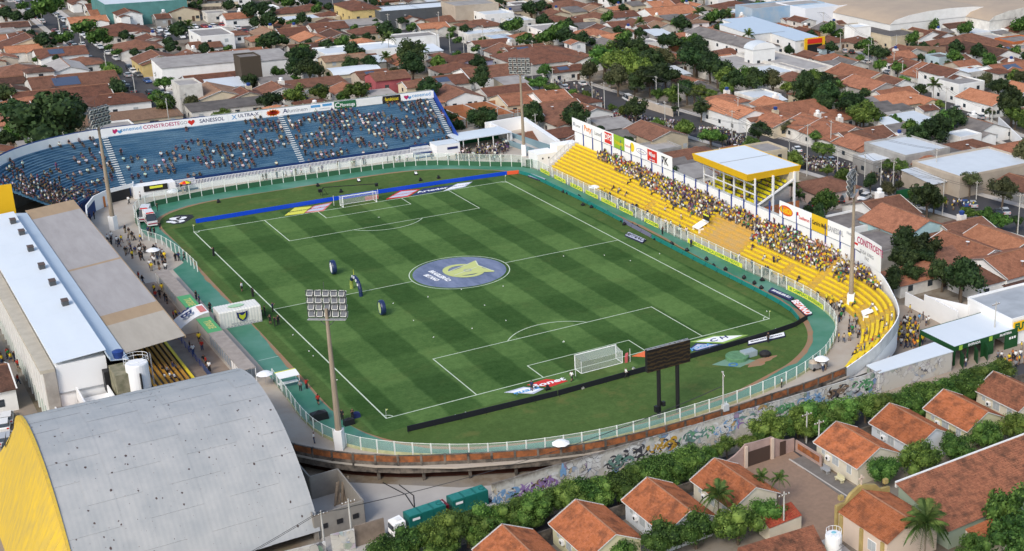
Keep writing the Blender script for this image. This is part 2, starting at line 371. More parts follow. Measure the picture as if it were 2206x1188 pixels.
# ------------------------------------------------------------------ perimeter fence
FPOST=M('fence_white_paint',(.8,.82,.76),.5)
FGLASS=bpy.data.materials.new('fence_glass'); FGLASS.use_nodes=True
def _g(m,alpha,col):
 b=m.node_tree.nodes['Principled BSDF']; b.inputs['Base Color'].default_value=(*col,1); b.inputs['Alpha'].default_value=alpha; b.inputs['Roughness'].default_value=.15; b.inputs['Specular IOR Level'].default_value=.5
_g(FGLASS,.16,(.55,.68,.6))
GWALL=M('dark_green_wall_paint',(.03,.105,.05),.8,.4,.4,(.05,.14,.08))
GLOW=M('grey_green_kerb',(.2,.25,.19),.8,.4,.8)
CURB=M('pale_yellow_kerb',(.5,.52,.3),.8,.5,.8)
fr=empty('perimeter_fence',(0,78,0),label='white posted glass and green panel fence round the running track',cat='fence')
fl=resample(spline(fence_pts,6),2.55)
pm=MB(); pm.box(-.07,.07,-.07,.07,0,1,FPOST); pmesh=pm.mesh('fence_post')
for i,(x,y) in enumerate(fl):
 h=3.0 if y>60 else (2.5 if x>40 and y>-55 else 2.0)
 p=link('fence_post',pmesh,fr); p.location=Vector((x,y,0))-fr.location; p.scale=(1,1,h)
 if i==len(fl)-1:continue
 x2,y2=fl[i+1]
 h2=3.0 if y2>60 else (2.5 if x2>40 and y2>-55 else 2.0); hm=min(h,h2)
 d=Vector((x2-x,y2-y,0)).normalized(); n=Vector((-d.y,d.x,0))
 a=Vector((x,y,0))+d*.09; c=Vector((x2,y2,0))-d*.09
 lowh=1.15 if y>60 and x<42 else (.3 if y>-50 else .45)
 b=MB(); lm_=GWALL if (y>60 and x<44) else (CURB if y<-40 else GLOW)
 for s0,s1,z0,z1,mt in ((-.06,.06,0,lowh,lm_),):
  P=[a+n*s0,c+n*s0,c+n*s1,a+n*s1]; b.prism([(q.x,q.y) for q in P],z0,z1,mt)
 b.build('fence_base_panel',fr)
 b=MB(); b.prism([((a+n*-.015).x,(a+n*-.015).y),((c+n*-.015).x,(c+n*-.015).y),((c+n*.015).x,(c+n*.015).y),((a+n*.015).x,(a+n*.015).y)],lowh,hm-.08,FGLASS); b.build('glass_panel',fr)
 b=MB(); b.tube((x,y,hm-.05),(x2,y2,hm-.05),.03,n=5,m=FPOST); b.build('top_rail',fr)
f2=resample(spline([(-42.3,60),(-43.4,54),(-41.2,47.5),(-39.9,37),(-39.6,27.2)],6),2.2); fr2=empty('track_fence',(-41,45,0),label='short glass and white post fence beside the ambulances',cat='fence')
for i,(x,y) in enumerate(f2):
 p=link('fence_post',pmesh,fr2); p.location=Vector((x,y,0))-fr2.location; p.scale=(1,1,2)
 if i<len(f2)-1:
  q=f2[i+1]; b=MB(); b.tube((x,y,1.95),(*q,1.95),.03,n=5,m=FPOST); b.build('top_rail',fr2); b=MB(); b.quad((x,y,.1),(*q,.1),(*q,1.9),(x,y,1.9),FGLASS); b.build('glass_panel',fr2)
  # supporters' banners tied on the right-hand fence
BANY=M('banner_yellow',(.72,.74,.06),.7); BANG=M('banner_green_ink',(.02,.22,.05),.7)
bi=0
for px0,px1,word in ((1163,1187,'TIGRE'),(1196,1222,'FORÇA'),(1229,1255,'LEÃO'),(1262,1290,'NOVOR'),(1294,1328,'TORCIDA'),(1335,1366,'BONDE'),(1388,1420,'JOVEM'),(1478,1600,'TORCIDA FORÇA JOVEM DE NOVO'),(1690,1780,'BI CAMPEÃO BRASILEIRO')):
 yy0=min(range(-700,640),key=lambda t:abs(pr(44.6,t/10,.6)[0]-px0))/10; yy1=min(range(-700,640),key=lambda t:abs(pr(44.6,t/10,.6)[0]-px1))/10
 cpts=[p for p in resample(spline(fence_pts,6),.8) if p[0] >42 and min(yy0,yy1)-.2<=p[1] <=max(yy0,yy1)+.2 and p[1] >-63]
 if len(cpts) <2:continue
 C=offset(cpts,.12)
 if pr(*C[0])[0] >pr(*C[-1])[0]:C=C[::-1]
 b=MB(); b.strip([(x,y,.15) for x,y in C],[(x,y,1.05) for x,y in C],BANY)
 bo=b.build('supporters_banner'); tag(bo,'yellow banner with green writing tied to the right fence, %s' % ['first from the far corner','second from the far corner','third from the far corner','fourth from the far corner','fifth from the far corner','sixth from the far corner','seventh from the far corner','long one beside the benchless steps','long one at the near right bend'][bi],'banner','supporters banners on the fence'); bi+=1
 ml=text(word,.8,BANG,(0,0,0),(1,0,0),(0,1,0),None,ext=0,bold=.02)
 me=ml.data; L_=[0]
 for q in range(1,len(C)):L_.append(L_[-1]+math.dist(C[q],C[q-1]))
 xs=[v.co.x for v in me.vertices]; xa,xb=min(xs),max(xs); k=L_[-1]*.9/(xb-xa)
 for v in me.vertices:
  s=(v.co.x-xa)*k+L_[-1]*.05; j=0
  while j<len(L_)-2 and L_[j+1] <s:j+=1
  t=(s-L_[j])/(L_[j+1]-L_[j]); X=C[j][0]+(C[j+1][0]-C[j][0])*t; Y=C[j][1]+(C[j+1][1]-C[j][1])*t
  v.co=(X-.02,Y,.6+v.co.y)
 ml.parent=bo
 # ------------------------------------------------------------------ brick ring wall (near end)
BRICK=M('ring_wall_brick',(.36,.12,.04),.92,.85,.9,(.07,.045,.03),.5,14,vary=.22)
STAINC=M('stained_concrete',(.19,.16,.13),.95,.95,.8,(.035,.032,.03),.4,6)
ring_pts=[(29.7,-79.0),(22,-79.9),(15,-80.2),(7,-80.5),(0,-80.4),(-7.5,-79.9),(-14.4,-78.9),(-19.5,-77.2),(-24.6,-74.9),(-29,-72.6),(-32.4,-70.6),(-36.8,-68),(-40.5,-65),(-43,-62.6),(-45.6,-59.4),(-48.6,-54.6),(-50,-50)]
rw=empty('ring_wall',(0,-80,0),label='curved unplastered brick parapet on stained concrete beam at near end',cat='wall')
rp=resample(spline(ring_pts,6),3.05)
def seg_box(p,q,off0,off1,z0,z1,m,mb,trim=0):
 d=Vector((q[0]-p[0],q[1]-p[1],0)).normalized(); n=Vector((d.y,-d.x,0)); a=Vector((p[0],p[1],0))+d*trim; c=Vector((q[0],q[1],0))-d*trim
 P=[a+n*off0,c+n*off0,c+n*off1,a+n*off1]; mb.prism([(v.x,v.y) for v in P],z0,z1,m)
for i in range(len(rp)-1):
 p,q=rp[i],rp[i+1] # path runs right to left: outside is on its left => negative offsets
 b=MB(); seg_box(p,q,-.09,.09,.5,1.42,BRICK,b,.13); b.build('brick_panel',rw)
 b=MB(); seg_box(p,q,-.12,.12,1.42,1.5,STAINC,b,.1); b.build('coping',rw)
 b=MB(); seg_box(p,q,-.1,.16,-1.15 if p[0] <2 else-.8,.5,STAINC,b,0.002); b.build('edge_beam',rw)
 b=MB(); b.obox((p[0],p[1],.2),(.3,.34,2.65),math.atan2(q[1]-p[1],q[0]-p[0]),STAINC); b.build('pillar',rw)
 # columns under the deck
 d=Vector((q[0]-p[0],q[1]-p[1],0)).normalized(); nn=Vector((-d.y,d.x,0))
 if nn.dot(Vector((p[0],p[1]+20,0))) >0:nn=-nn
 cxy=Vector((p[0],p[1],0))+nn*.5
 if i % 2:continue
 b=MB(); b.box(cxy.x-.17,cxy.x+.17,cxy.y-.17,cxy.y+.17,TG,-.75,STAINC); b.build('column',rw)
 b=MB(); e1=Vector((p[0],p[1],0)); e2=e1+nn*4.5; b.prism([((e1+d*.15).x,(e1+d*.15).y),((e2+d*.15).x,(e2+d*.15).y),((e2-d*.15).x,(e2-d*.15).y),((e1-d*.15).x,(e1-d*.15).y)],-.7,-.26,STAINC); b.build('deck_rib',rw)
 # earth and closing wall far under the deck
ib=resample(spline(offset(ring_pts,-7) if False else [(x*.88,y*.9) for x,y in ring_pts],4),4)
b=MB(); b.strip([(x,y,TG) for x,y in ib],[(x,y,-.26) for x,y in ib],STAINC); b.build('back_wall',rw)
b=MB(); A=[(x*.985,y*.985) for x,y in ring_pts]; B2=[(x*.9,y*.9) for x,y in ring_pts]
b.strip([(x,y,TG+.08) for x,y in A],[(x,y,TG+.9) for x,y in B2],M('red_earth',(.1,.035,.022),.95,.6,1.5)); o=b.build('earth_bank'); tag(o,kind='structure')
# ------------------------------------------------------------------ terraces
def terrace(root,front,n,dep,rise,z0,mat_step,outer=None,bench=None,skip=None,step_name='terrace_step',zc=None):
 """rows along a front path; front is listed so that the outside is on its right"""
 F=resample(front,1.2); N_=len(F); nor=[]
 for i in range(N_):
  a=F[max(0,i-1)]; c=F[min(N_-1,i+1)]; l=math.dist(a,c) or 1; nor.append(((c[1]-a[1])/l,-(c[0]-a[0])/l))
 W=[]
 for i in range(N_):
  if outer is None:W.append(n*dep+.01); continue
  best=n*dep+.01
  for j in range(len(outer)-1):
   (x1,y1),(x2,y2) =outer[j],outer[j+1]; dx,dy=nor[i]; ex,ey=x2-x1,y2-y1
   den=dx*ey-dy*ex
   if abs(den) <1e-9:continue
   t=((x1-F[i][0])*ey-(y1-F[i][1])*ex)/den; u=((x1-F[i][0])*dy-(y1-F[i][1])*dx)/den
   if t>0 and-.001<=u<=1.001:best=min(best,t)
  W.append(best)
 rows=[]
 for k in range(n):
  idx=[i for i in range(N_) if W[i]+.02>=(k+1)*dep]
  if len(idx) <2:continue
  i0,i1=idx[0],idx[-1]; z=z0+k*rise
  def at(i,d):return (F[i][0]+nor[i][0]*d,F[i][1]+nor[i][1]*d)
  A=[at(i,k*dep) for i in range(i0,i1+1)]; B=[at(i,(k+1)*dep) for i in range(i0,i1+1)]
  b=MB(); zl=z-rise if k else z-.02
  if k==0:zl=-.001
  b.strip([(*p,z) for p in A],[(*p,z) for p in B],mat_step)
  b.strip([(*p,zl) for p in A],[(*p,z) for p in A],mat_step)
  zb=zc if zc is not None else z-.5
  b.strip([(*p,z) for p in B],[(*p,zb) for p in B],mat_step)
  e=[(A[0],B[0]),(A[-1],B[-1])]
  for ea,eb in e:b.quad((*ea,zl-.3),(*eb,z-.5),(*eb,z),(*ea,z),mat_step)
  b.build(step_name,root); rows.append((i0,i1,z,k))
  if bench:
   run=[]
   def flush(run):
    if len(run) <2:return
    q=MB(); d0,d1,zz,th=k*dep+.04,k*dep+dep*.66,z+.24,.12
    P=[at(i,d0) for i in run]; Q=[at(i,d1) for i in run]
    q.strip([(*p,zz) for p in P],[(*p,zz) for p in Q],bench); q.strip([(*p,z+.02) for p in P],[(*p,zz) for p in P],bench)
    q.strip([(*p,zz) for p in Q],[(*p,zz-th) for p in Q],bench)
    for a_,c_ in ((P[0],Q[0]),(P[-1],Q[-1])):q.quad((*a_,z+.02),(*c_,z+.02),(*c_,zz),(*a_,zz),bench)
    q.build('bench_row',root)
   for i in range(i0,i1+1):
    if skip and skip(F[i],k):flush(run); run=[]
    else:run.append(i)
   flush(run)
 return F,nor,W,rows
 # yellow stand -------------------------------------------------------
YSTEP=M('yellow_step_paint',(.64,.42,.03),.85,.8,1.1,(.42,.28,.1),.1,5)
YBENCH=M('yellow_bench_paint',(.86,.64,.014),.6,.6,.9,(.68,.46,.04))
OSTEP=M('worn_orange_step',(.6,.36,.07),.85,.7,.5,(.46,.34,.18))
yf=[(47.7,56),(48.1,30),(48.2,0),(48.3,-30),(48.3,-46),(48.1,-52),(47.2,-58),(44.9,-64),(40.6,-69.6),(35.6,-74.2),(30.2,-78.0)]
yo=[(55.2,58),(55.4,30),(55.5,0),(55.5,-30),(55.5,-45),(55.1,-51),(53.8,-58.3),(51.6,-64),(48.3,-69.6),(44,-74.6),(37.2,-78.4),(29.7,-79.1)]
yfs=spline(yf,8); yos=spline(yo,8)
NR,YD,YRI=9,.8,.56
ys=empty('yellow_stand',(51.5,0,0),label='long yellow concrete terrace packed with fans on the right side',cat='stand')
def yskip(p,k):
 y=p[1]
 if-21.8<y<-7.5:return True
 for a in (31.5,12.5,-37.5,-55.5):
  if abs(y-a) <.5 and k<3:return True
 if abs(y+46) <.7 or abs(y-(-66.2)) <.55 or (abs(y+72.3) <.7):return True
 if-66<y<-60.5 and k<3:return True
 return False
YF,YN,YW,YR=terrace(ys,yfs[::-1],NR,YD,YRI,.8,YSTEP,yos,YBENCH,yskip)
# worn section
for k in range(NR):
 z=.8+YRI*k; b=MB(); x0=48.25+k*YD
 b.box(x0-.012,x0+YD-.02,-21.7,-7.6,z-YRI+.02,z+.012,OSTEP); b.build('worn_step',ys)
 # back wall (white) with blue posts, following the outer path
WALLW=M('white_wall_paint',(.84,.84,.83),.7,.2,.5,(.66,.65,.62))
OUTW=M('weathered_white_wall',(.5,.52,.52),.85,.6,.6,(.3,.31,.32),.1,5)
yo2=resample(yos,1.5); N0=len(yo2)
def rimz(x,y):
# height of the terrace edge at the outer path
 best=min(range(len(YF)),key=lambda i:(YF[i][0]+YN[i][0]*YW[i]-x)**2+(YF[i][1]+YN[i][1]*YW[i]-y)**2)
 return .8+YRI*(min(NR,YW[best]/YD)-1)
zt=[]
for x,y in yo2:
 s=2.7 if y>-50 else max(.75,2.7-(-50-y)*.13)
 zt.append(rimz(x,y)+s if y>-78.6 else 1.5)
for i in range(N0-6,N0):zt[i] =1.5+(zt[N0-7]-1.5)*(N0-1-i)/6
rim_in=yo2; rim_out=offset(yo2,-.18)
b=MB()
b.strip([(*p,-.6) for p in rim_in],[(*p,z) for p,z in zip(rim_in,zt)],WALLW)
b.strip([(*p,z) for p,z in zip(rim_in,zt)],[(*p,z) for p,z in zip(rim_out,zt)],WALLW)
b.strip([(*p,z) for p,z in zip(rim_out,zt)],[(*p,(z-3.2 if p[1] >-52 else z-2.1)) for p,z in zip(rim_out,zt)],OUTW)
b.build('back_wall',ys)
# sloping soffit and pillars under the outer bend
b=MB(); inn=offset(rim_out,2.6)
b.strip([(*p,(z-3.2 if p[1] >-52 else z-2.1)) for p,z in zip(rim_out,zt)],[(*p,-.3) for p in inn],OUTW); b.build('soffit',ys)
for x,y in [(53.4,-52),(51.6,-60),(47.8,-66.8),(43.6,-71.6),(38.6,-75.6)]:
 z=rimz(x,y); b=MB(); b.tube((x,y,TG),(x,y,max(.3,z-1.6)),.25,n=10,m=WHITE); b.lathe((x,y,TG),[(.45,0),(.45,.3)],10,WHITE); b.build('column',ys)
b=MB(); b.box(55.75,56.0,-44,57,TG,8.3,OUTW); b.build('outer_wall',ys)
BPOST=M('blue_post_paint',(.035,.06,.25),.5)
for i in range(2,N0-1):
 x,y=yo2[i]
 if i % 3==0 and y>-53:
  h=11.35 if (y>15 or y<-16) else 9.2
  zz=rimz(x,y); b=MB(); b.box(x-.2,x-.005,y-.12,y+.12,zz,min(h-.6,zz+5.2),BPOST)
  b.build('wall_post',ys)
  # end block and steps at the far end of the yellow stand
b=MB(); b.prism([(44.9,57.5),(50,57.5),(50,62.5),(44.9,62.5)],0,3.7,WALLW); b.prism([(50,57.5),(56,57.5),(56,61),(50,61)],0,5.2,WALLW); b.build('end_block',ys)
for x in (46,47.6):
 b=MB(); b.box(x,x+.35,57.42,57.5,2.4,2.8,DARK); b.build('window',ys)
for k in range(14):
 b=MB(); b.box(47.6+k*.55,48.15+k*.55,56.1,57.45,0 if k<3 else .7+k*.36-.5,.7+k*.38,CONCL); b.build('stair_step',ys)
b=MB()
for k in range(8):
 x=47.8+k*1.05; z=.9+k*.73; b.tube((x,57.4,z),(x,57.4,z+1.05),.03,n=5,m=STEEL)
b.tube((47.8,57.4,1.95),(55.15,57.4,7.1),.03,n=5,m=STEEL); b.build('handrail',ys)
# vomitory boxes
def vomitory(cx,cy,ang,lab):
 r=empty('stand_entrance',(cx,cy,0),ang,lab,'entrance')
 b=MB(); b.prism([(-2.2,-1.5),(1.2,-1.5),(1.2,-1.35),(-2.2,-1.35)],0,2.3,WALLW); b.prism([(-2.2,1.35),(1.2,1.35),(1.2,1.5),(-2.2,1.5)],0,2.3,WALLW)
 b.build('side_wall',r,local=True)
 b=MB(); b.add([(-2.3,-1.5,2.2),(1.3,-1.5,3.7),(1.3,1.5,3.7),(-2.3,1.5,2.2),(-2.3,-1.5,2.35),(1.3,-1.5,3.85),(1.3,1.5,3.85),(-2.3,1.5,2.35)],[(0,3,2,1),(4,5,6,7),(0,1,5,4),(1,2,6,5),(2,3,7,6),(3,0,4,7)],WALLW); b.build('canopy',r,local=True)
 b=MB(); b.box(1.1,1.2,-1.3,1.3,0,2.2,DARK); b.build('opening',r,local=True)
 for k in range(5):
  b=MB(); b.box(-2.2+k*.4,-1.8+k*.4,-1.3,1.3,0,.3+k*.28,CONC); b.build('step',r,local=True)
 r.scale=(.75,.75,.75)
 return r
vomitory(50.2,-6.3,0,'white roofed stair entrance halfway up the yellow stand')
vomitory(47.6,-64.0,R(-33),'white stair entrance at the near bend of the yellow stand')
b=MB(); b.box(50.0,50.08,-9.2,-6.9,3.6,4.9,M('black_cloth',(.02,.02,.02),.9)); o=b.build('supporters_banner'); tag(o,'black and yellow banner hung on the stand entrance amid the crowd','banner'); b=MB(); b.box(49.97,50.0,-9.1,-7.0,4.5,4.85,BANY); b.build('stripe',o)
# billboards on the white wall
BBW=M('billboard_white',(.86,.86,.86),.6)
def at_px(px,z,x=55.4): # y on the wall where the picture column is px
 return min(range(-640,600),key=lambda t:abs(pr(x,t/10,z)[0]-px))/10
def billboard(px0,px1,z0,z1,bgm,items,label,wall=None):
 y0=at_px(px0,z1); y1=at_px(px1,z1)
 def wx(y):
  return np.interp(y,[p[1] for p in yo2][::-1],[p[0] for p in yo2][::-1])
 yy=[y0+(y1-y0)*i/4 for i in range(5)]; b=MB(); X=[(wx(y)-.16,y) for y in yy]
 A=[(x,y,z0) for x,y in X]; B=[(x,y,z1) for x,y in X]; A2=[(x+.1,y,z0) for x,y in X]; B2_=[(x+.1,y,z1) for x,y in X]
 b.strip(A,B,bgm); b.strip(B,B2_,bgm); b.strip(B2_,A2,bgm)
 b.quad(A[0],B[0],B2_[0],A2[0],bgm); b.quad(A[-1],A2[-1],B2_[-1],B[-1],bgm)
 o=b.build('billboard'); tag(o,label,'billboard','billboards above the yellow stand')
 for it in items:
  kind,u,v,sz,mt=it[:5]; y=y0+(y1-y0)*u; zz=z0+(z1-z0)*v; x=wx(y)-.16
  yb=y0+(y1-y0)*min(1,u+.05); dx=wx(yb)-wx(y); d=Vector((dx,yb-y,0)).normalized()
  if kind=='t':
   to=text(it[5],sz,mt,(x,y,zz),d,(0,0,1),o,ext=.02,squeeze=it[6] if len(it) >6 else 1,bold=.02)
   for v in to.data.vertices:v.co.x=wx(v.co.y)-.21
  elif kind=='r':
   q=MB(); wv,hv=sz; P=Vector((x-.015,y,zz)); q.quad(P-d*wv/2-Vector((0,0,hv/2)),P+d*wv/2-Vector((0,0,hv/2)),P+d*wv/2+Vector((0,0,hv/2)),P-d*wv/2+Vector((0,0,hv/2)),mt); q.build('logo_panel',o)
  elif kind=='e':
   q=MB(); wv,hv=sz; P=Vector((x-.012-.006*(it[5] if len(it) >5 else 0),y,zz)); vs=[P+d*(wv/2*math.cos(t*math.pi/12))+Vector((0,0,hv/2*math.sin(t*math.pi/12))) for t in range(24)]; q.add(vs,[tuple(range(24))],mt); q.build('logo_disc',o)
RED=M('ink_red',(.6,.03,.02),.6); NAVY=M('ink_navy',(.02,.03,.12),.6); GRYI=M('ink_grey',(.35,.36,.38),.6); INKB=M('ink_black',(.02,.02,.02),.6); INKW=M('ink_white',(.85,.85,.85),.6)
LGRN=M('ink_lime',(.25,.42,.03),.6); INKY=M('ink_yellow',(.8,.6,.02),.6); ORNG=M('ink_orange',(.8,.22,.01),.6); SKYB=M('ink_sky_blue',(.1,.32,.6),.6); MAG=M('ink_magenta',(.45,.02,.12),.6)
Z0,Z1=8.25,11.35
billboard(1235,1257,Z0,Z1,BBW,[('t',.55,.5,1.0,GRYI,'Lumar'),('r',.18,.55,(.5,.9),NAVY)],'white billboard with grey lettering at far end of wall')
billboard(1257.4,1279,Z0,Z1,BBW,[('t',.5,.55,1.9,ORNG,'Poty')],'white billboard reading Poty in orange letters')
billboard(1279.4,1300,Z0,Z1,BBW,[('t',.5,.5,1.3,GRYI,'Lumavi',.9)],'white billboard reading Lumavi in pale grey letters')
billboard(1300.4,1323,Z0,Z1,BBW,[('r',.5,.5,(3.3,2.6),RED),('t',.5,.55,1.9,INKW,'DPS')],'white billboard with red square reading DPS')
billboard(1323.4,1346,Z0,Z1,LGRN,[('t',.5,.45,1.3,INKY,'Uniacert',.85)],'lime green billboard with yellow lettering')
billboard(1346.4,1371,Z0,Z1,BBW,[('e',.68,.55,(1.9,2.2),INKY),('t',.3,.5,.8,M('ink_pink',(.7,.3,.3),.6),'Rodocen',.8)],'white billboard with round yellow emblem')
billboard(1371.4,1394,Z0,Z1,BBW,[('e',.5,.5,(4.6,1.3),M('ink_lilac',(.35,.33,.5),.6)),('e',.5,.5,(4.2,.9),BBW,2),('t',.5,.5,.6,GRYI,'motormac')],'white billboard with a lilac rounded outline')
billboard(1394.4,1420,Z0,Z1,BBW,[('r',.45,.5,(4.1,2.6),RED),('t',.45,.6,1.3,INKW,'Mibasi',.8),('t',.45,.22,.5,INKW,'supermercados',.8)],'white billboard with a red panel beside the black figures')
billboard(1420.4,1448,Z0,Z1,BBW,[('t',.45,.5,2.4,INKB,'7K')],'white billboard reading 7K in black')
billboard(1680,1715,Z0,Z1+.1,BBW,[('e',.42,.5,(4.4,2.0),RED),('e',.42,.5,(4.0,1.6),ORNG,2),('t',.42,.5,1.5,INKY,'RodOil',.85)],'white billboard with red and yellow oval sign')
billboard(1715.4,1749,Z0,Z1+.1,BBW,[('t',.55,.45,.95,RED,'Ludieron',.95),('r',.12,.62,(.5,.7),RED)],'white billboard with small red lettering and heart')
billboard(1749.4,1783,Z0,Z1+.1,M('billboard_yellow',(.72,.47,.02),.6),[('t',.5,.5,1.2,INKB,'Cartório Mello',.62)],'yellow billboard between two white ones')
billboard(1783.4,1819,Z0,Z1+.1,BBW,[('t',.5,.5,1.5,GRYI,'SANESSOL',.68)],'white billboard reading SANESSOL in grey')
billboard(1819.4,1860,Z0,Z1+.1,BBW,[('t',.4,.72,.8,GRYI,'Notável'),('r',.6,.32,(2.6,.45),RED)],'white billboard with a red bar behind the floodlight tower')
billboard(1860.4,1917,Z0-1.6,Z1+.1,BBW,[('t',.47,.74,1.75,MAG,'CONSTROESTE',.8),('t',.3,.36,.95,GRYI,'SUSA VARG'),('t',.3,.17,.8,GRYI,'PAZ')],'white billboard reading CONSTROESTE at near end of wall')
# ------------------------------------------------------------------ blue stand
BLUE=M('blue_terrace_paint',(.03,.1,.185),.85,1.,.5,(.1,.19,.27),.1,5,stretch=(.25,1.6,1),detail=7)
BLUED=M('dark_blue_wall_paint',(.012,.045,.16),.75,.4,.5)
bf=[(37.5,87.0),(20,86.8),(0,86.6),(-20,86.5),(-36,86.5)]
for a in range(6,90,6):bf.append((-36-15.5*math.sin(R(a)),71+15.5*math.cos(R(a))))
bs_=empty('blue_stand',(0,94,0),label='blue painted concrete terrace curving round the far end',cat='stand')
BD,BRI,BZ=.605,.372,1.8
BF,BN,BW,BR=terrace(bs_,bf,24,BD,BRI,BZ,BLUE)
def bat(i,d):return (BF[i][0]+BN[i][0]*d,BF[i][1]+BN[i][1]*d)
STRIPE=M('aisle_white_paint',(.68,.7,.68),.8,.5,1.5,(.35,.42,.48))
for xa in (-39.6,-1.2,36.6):
 for k in range(24):
  z=BZ+BRI*k; y0=86.5+k*BD+(0 if xa<0 else .4)
  xx=xa
  if xa<-36:y0-=.45
  b=MB(); b.box(xx-.62,xx+.62,y0+.02,y0+.4,z-.1,z+.035,STRIPE); b.build('aisle_step',bs_)
  # front wall, white railing band on the walkway
b=MB(); P=[bat(i,0) for i in range(len(BF))]; b.strip([(*p,0) for p in P],[(*p,2.25) for p in P],BLUED); Q=[bat(i,-.14) for i in range(len(BF))]
b.strip([(*p,2.25) for p in P],[(*p,2.25) for p in Q],BLUED); b.strip([(*p,2.25) for p in Q],[(*p,0) for p in Q],BLUED); b.build('front_wall',bs_)
rl=resample([(34,84.6),(20,84.6),(0,84.6),(-20,84.5),(-31,84.2)],1.6)
rr=empty('walkway_railing',(0,84.5,0),label='white barred railing along the walkway below the blue terrace',cat='railing')
for i in range(len(rl)-1):
 p,q=rl[i],rl[i+1]; b=MB(); seg_box(p,q,-.06,.06,0,1.15,WHITE2,b)
 d=Vector((q[0]-p[0],q[1]-p[1],0));
 for j in range(5):
  c=Vector((p[0],p[1],0))+d*((j+.5)/5); b.box(c.x-.07,c.x+.07,c.y-.03,c.y+.03,1.15,2.15,WHITE2)
 seg_box(p,q,-.05,.05,2.1,2.2,WHITE2,b); b.build('railing_panel',rr)
 # top wall with banners
tops=[bat(i,24*BD) for i in range(len(BF))]; zt=BZ+BRI*23
b=MB(); o1=[bat(i,24*BD+.35) for i in range(len(BF))]; ZT=zt+1.95
b.strip([(*p,zt-.2) for p in tops],[(*p,ZT) for p in tops],WALLW); b.strip([(*p,ZT) for p in tops],[(*p,ZT) for p in o1],BLUED); b.strip([(*p,ZT) for p in o1],[(*p,TG) for p in o1],OUTW); b.build('back_wall',bs_)
b=MB(); o2=[bat(i,24*BD+.5) for i in range(len(BF))]; i0=min(range(len(BF)),key=lambda i:abs(BF[i][0]+18))
b.strip([(*p,ZT-.35) for p in o1[i0:]],[(*p,ZT+.1) for p in o1[i0:]],BLUED); b.strip([(*p,ZT+.1) for p in o1[i0:]],[(*p,ZT+.1) for p in o2[i0:]],BLUED); b.build('dark_capping',bs_)
PIPE=M('grey_green_beam',(.32,.34,.25),.7,.4,1)
b=MB(); ii=range(i0); b.strip([(*o1[i],ZT+.02) for i in ii],[(*bat(i,24*BD+1.1),ZT+.02) for i in ii],PIPE); b.build('beam',bs_)
for x in np.arange(-16,37,2.6):
 b=MB(); b.box(x,x+.2,102.0,102.5,ZT+.02,ZT+.18,PIPE); b.build('beam_bracket',bs_)
 # right end wall
b=MB(); vs=[]
b.add([(37.6,86.8,0),(37.6,101.8,0),(37.6,101.8,zt+2.0),(37.6,86.8,2.9),(37.85,86.8,0),(37.85,101.8,0),(37.85,101.8,zt+2.0),(37.85,86.8,2.9)],[(0,1,2,3),(4,7,6,5),(3,2,6,7),(0,3,7,4),(1,5,6,2)],BLUEP); b.build('end_wall',bs_)
def bwall_x(px,z=11.3):return min(range(-500,380),key=lambda t:abs(pr(t/10,101.4,z)[0]-px))/10
YW_=101.16
def banner(px0,px1,bgm,items,label,cat='banner'):
 x0,x1=bwall_x(px0),bwall_x(px1)-.05; z0,z1=zt+.12,ZT-.02
 yb=101.0; b=MB(); b.box(x0,x1,yb-.04+.0,yb+.04,z0,z1,bgm); o=b.build('advertising_banner'); tag(o,label,cat,'banners on the back wall of the blue stand')
 for it in items:
  x=x0+(x1-x0)*it[1]; z=z0+(z1-z0)*it[2]
  if it[0] =='t':text(it[5],it[3],it[4],(x,yb-.04,z),(1,0,0),(0,0,1),o,ext=.02,squeeze=it[6] if len(it) >6 else 1.05,bold=.012)
  elif it[0] =='r':q=MB(); q.box(x-it[3][0]/2,x+it[3][0]/2,yb-.07,yb-.03,z-it[3][1]/2,z+it[3][1]/2,it[4]); q.build('logo_panel',o)
  elif it[0] =='h':
   q=MB(); s=it[3]; vs=[(x+s*.5*(16*math.sin(t)**3)/16,yb-.06,z+s*.5*(13*math.cos(t)-5*math.cos(2*t)-2*math.cos(3*t)-math.cos(4*t))/16) for t in [i*math.pi/12 for i in range(24)]]; q.add(vs,[tuple(range(24))],it[4]); q.build('heart_logo',o)
  elif it[0] =='s':
   q=MB(); vs=[]
   for i in range(28):r=it[3]*(1 if i % 2 else .72); t=i*math.pi/14; vs.append((x+r*1.5*math.cos(t),yb-.055,z+r*.75*math.sin(t)))
   q.add(vs,[tuple(range(28))],it[4]); q.build('burst_logo',o)
banner(236,305,BBW,[('h',.14,.5,1.3,MAG),('h',.3,.38,1.0,SKYB),('t',.66,.58,1.15,SKYB,'cenemed')],'white banner reading cenemed above the curve of blue seats')
banner(305.5,420,BBW,[('t',.36,.55,1.2,MAG,'CONSTROESTE',.95),('t',.78,.55,1.0,GRYI,'GO'),('h',.93,.5,1.5,RED)],'white banner reading CONSTROESTE with a red heart')
banner(420.5,490,BBW,[('t',.5,.5,1.25,NAVY,'SANESSOL',.95)],'white banner reading SANESSOL in navy')
banner(490.5,563,BBW,[('t',.6,.6,1.1,NAVY,'ULTRA-X'),('t',.18,.5,1.5,SKYB,'X')],'white banner reading ULTRA-X')
banner(563.5,607,BBW,[('s',.55,.5,1.2,ORNG),('s',.55,.5,.9,INKY),('t',.55,.5,.95,RED,'BALADA',.8)],'white banner with an orange and yellow starburst')
banner(607.5,665,BBW,[('t',.55,.5,1.3,GRYI,'iluminem'),('t',.1,.55,1.5,NAVY,'A')],'white banner reading iluminem in grey')
banner(665.5,719,BBW,[('r',.25,.72,(2.3,.6),SKYB),('r',.72,.75,(2.3,.6),SKYB),('t',.6,.3,.5,GRYI,'construtora')],'white banner with two small blue panels')
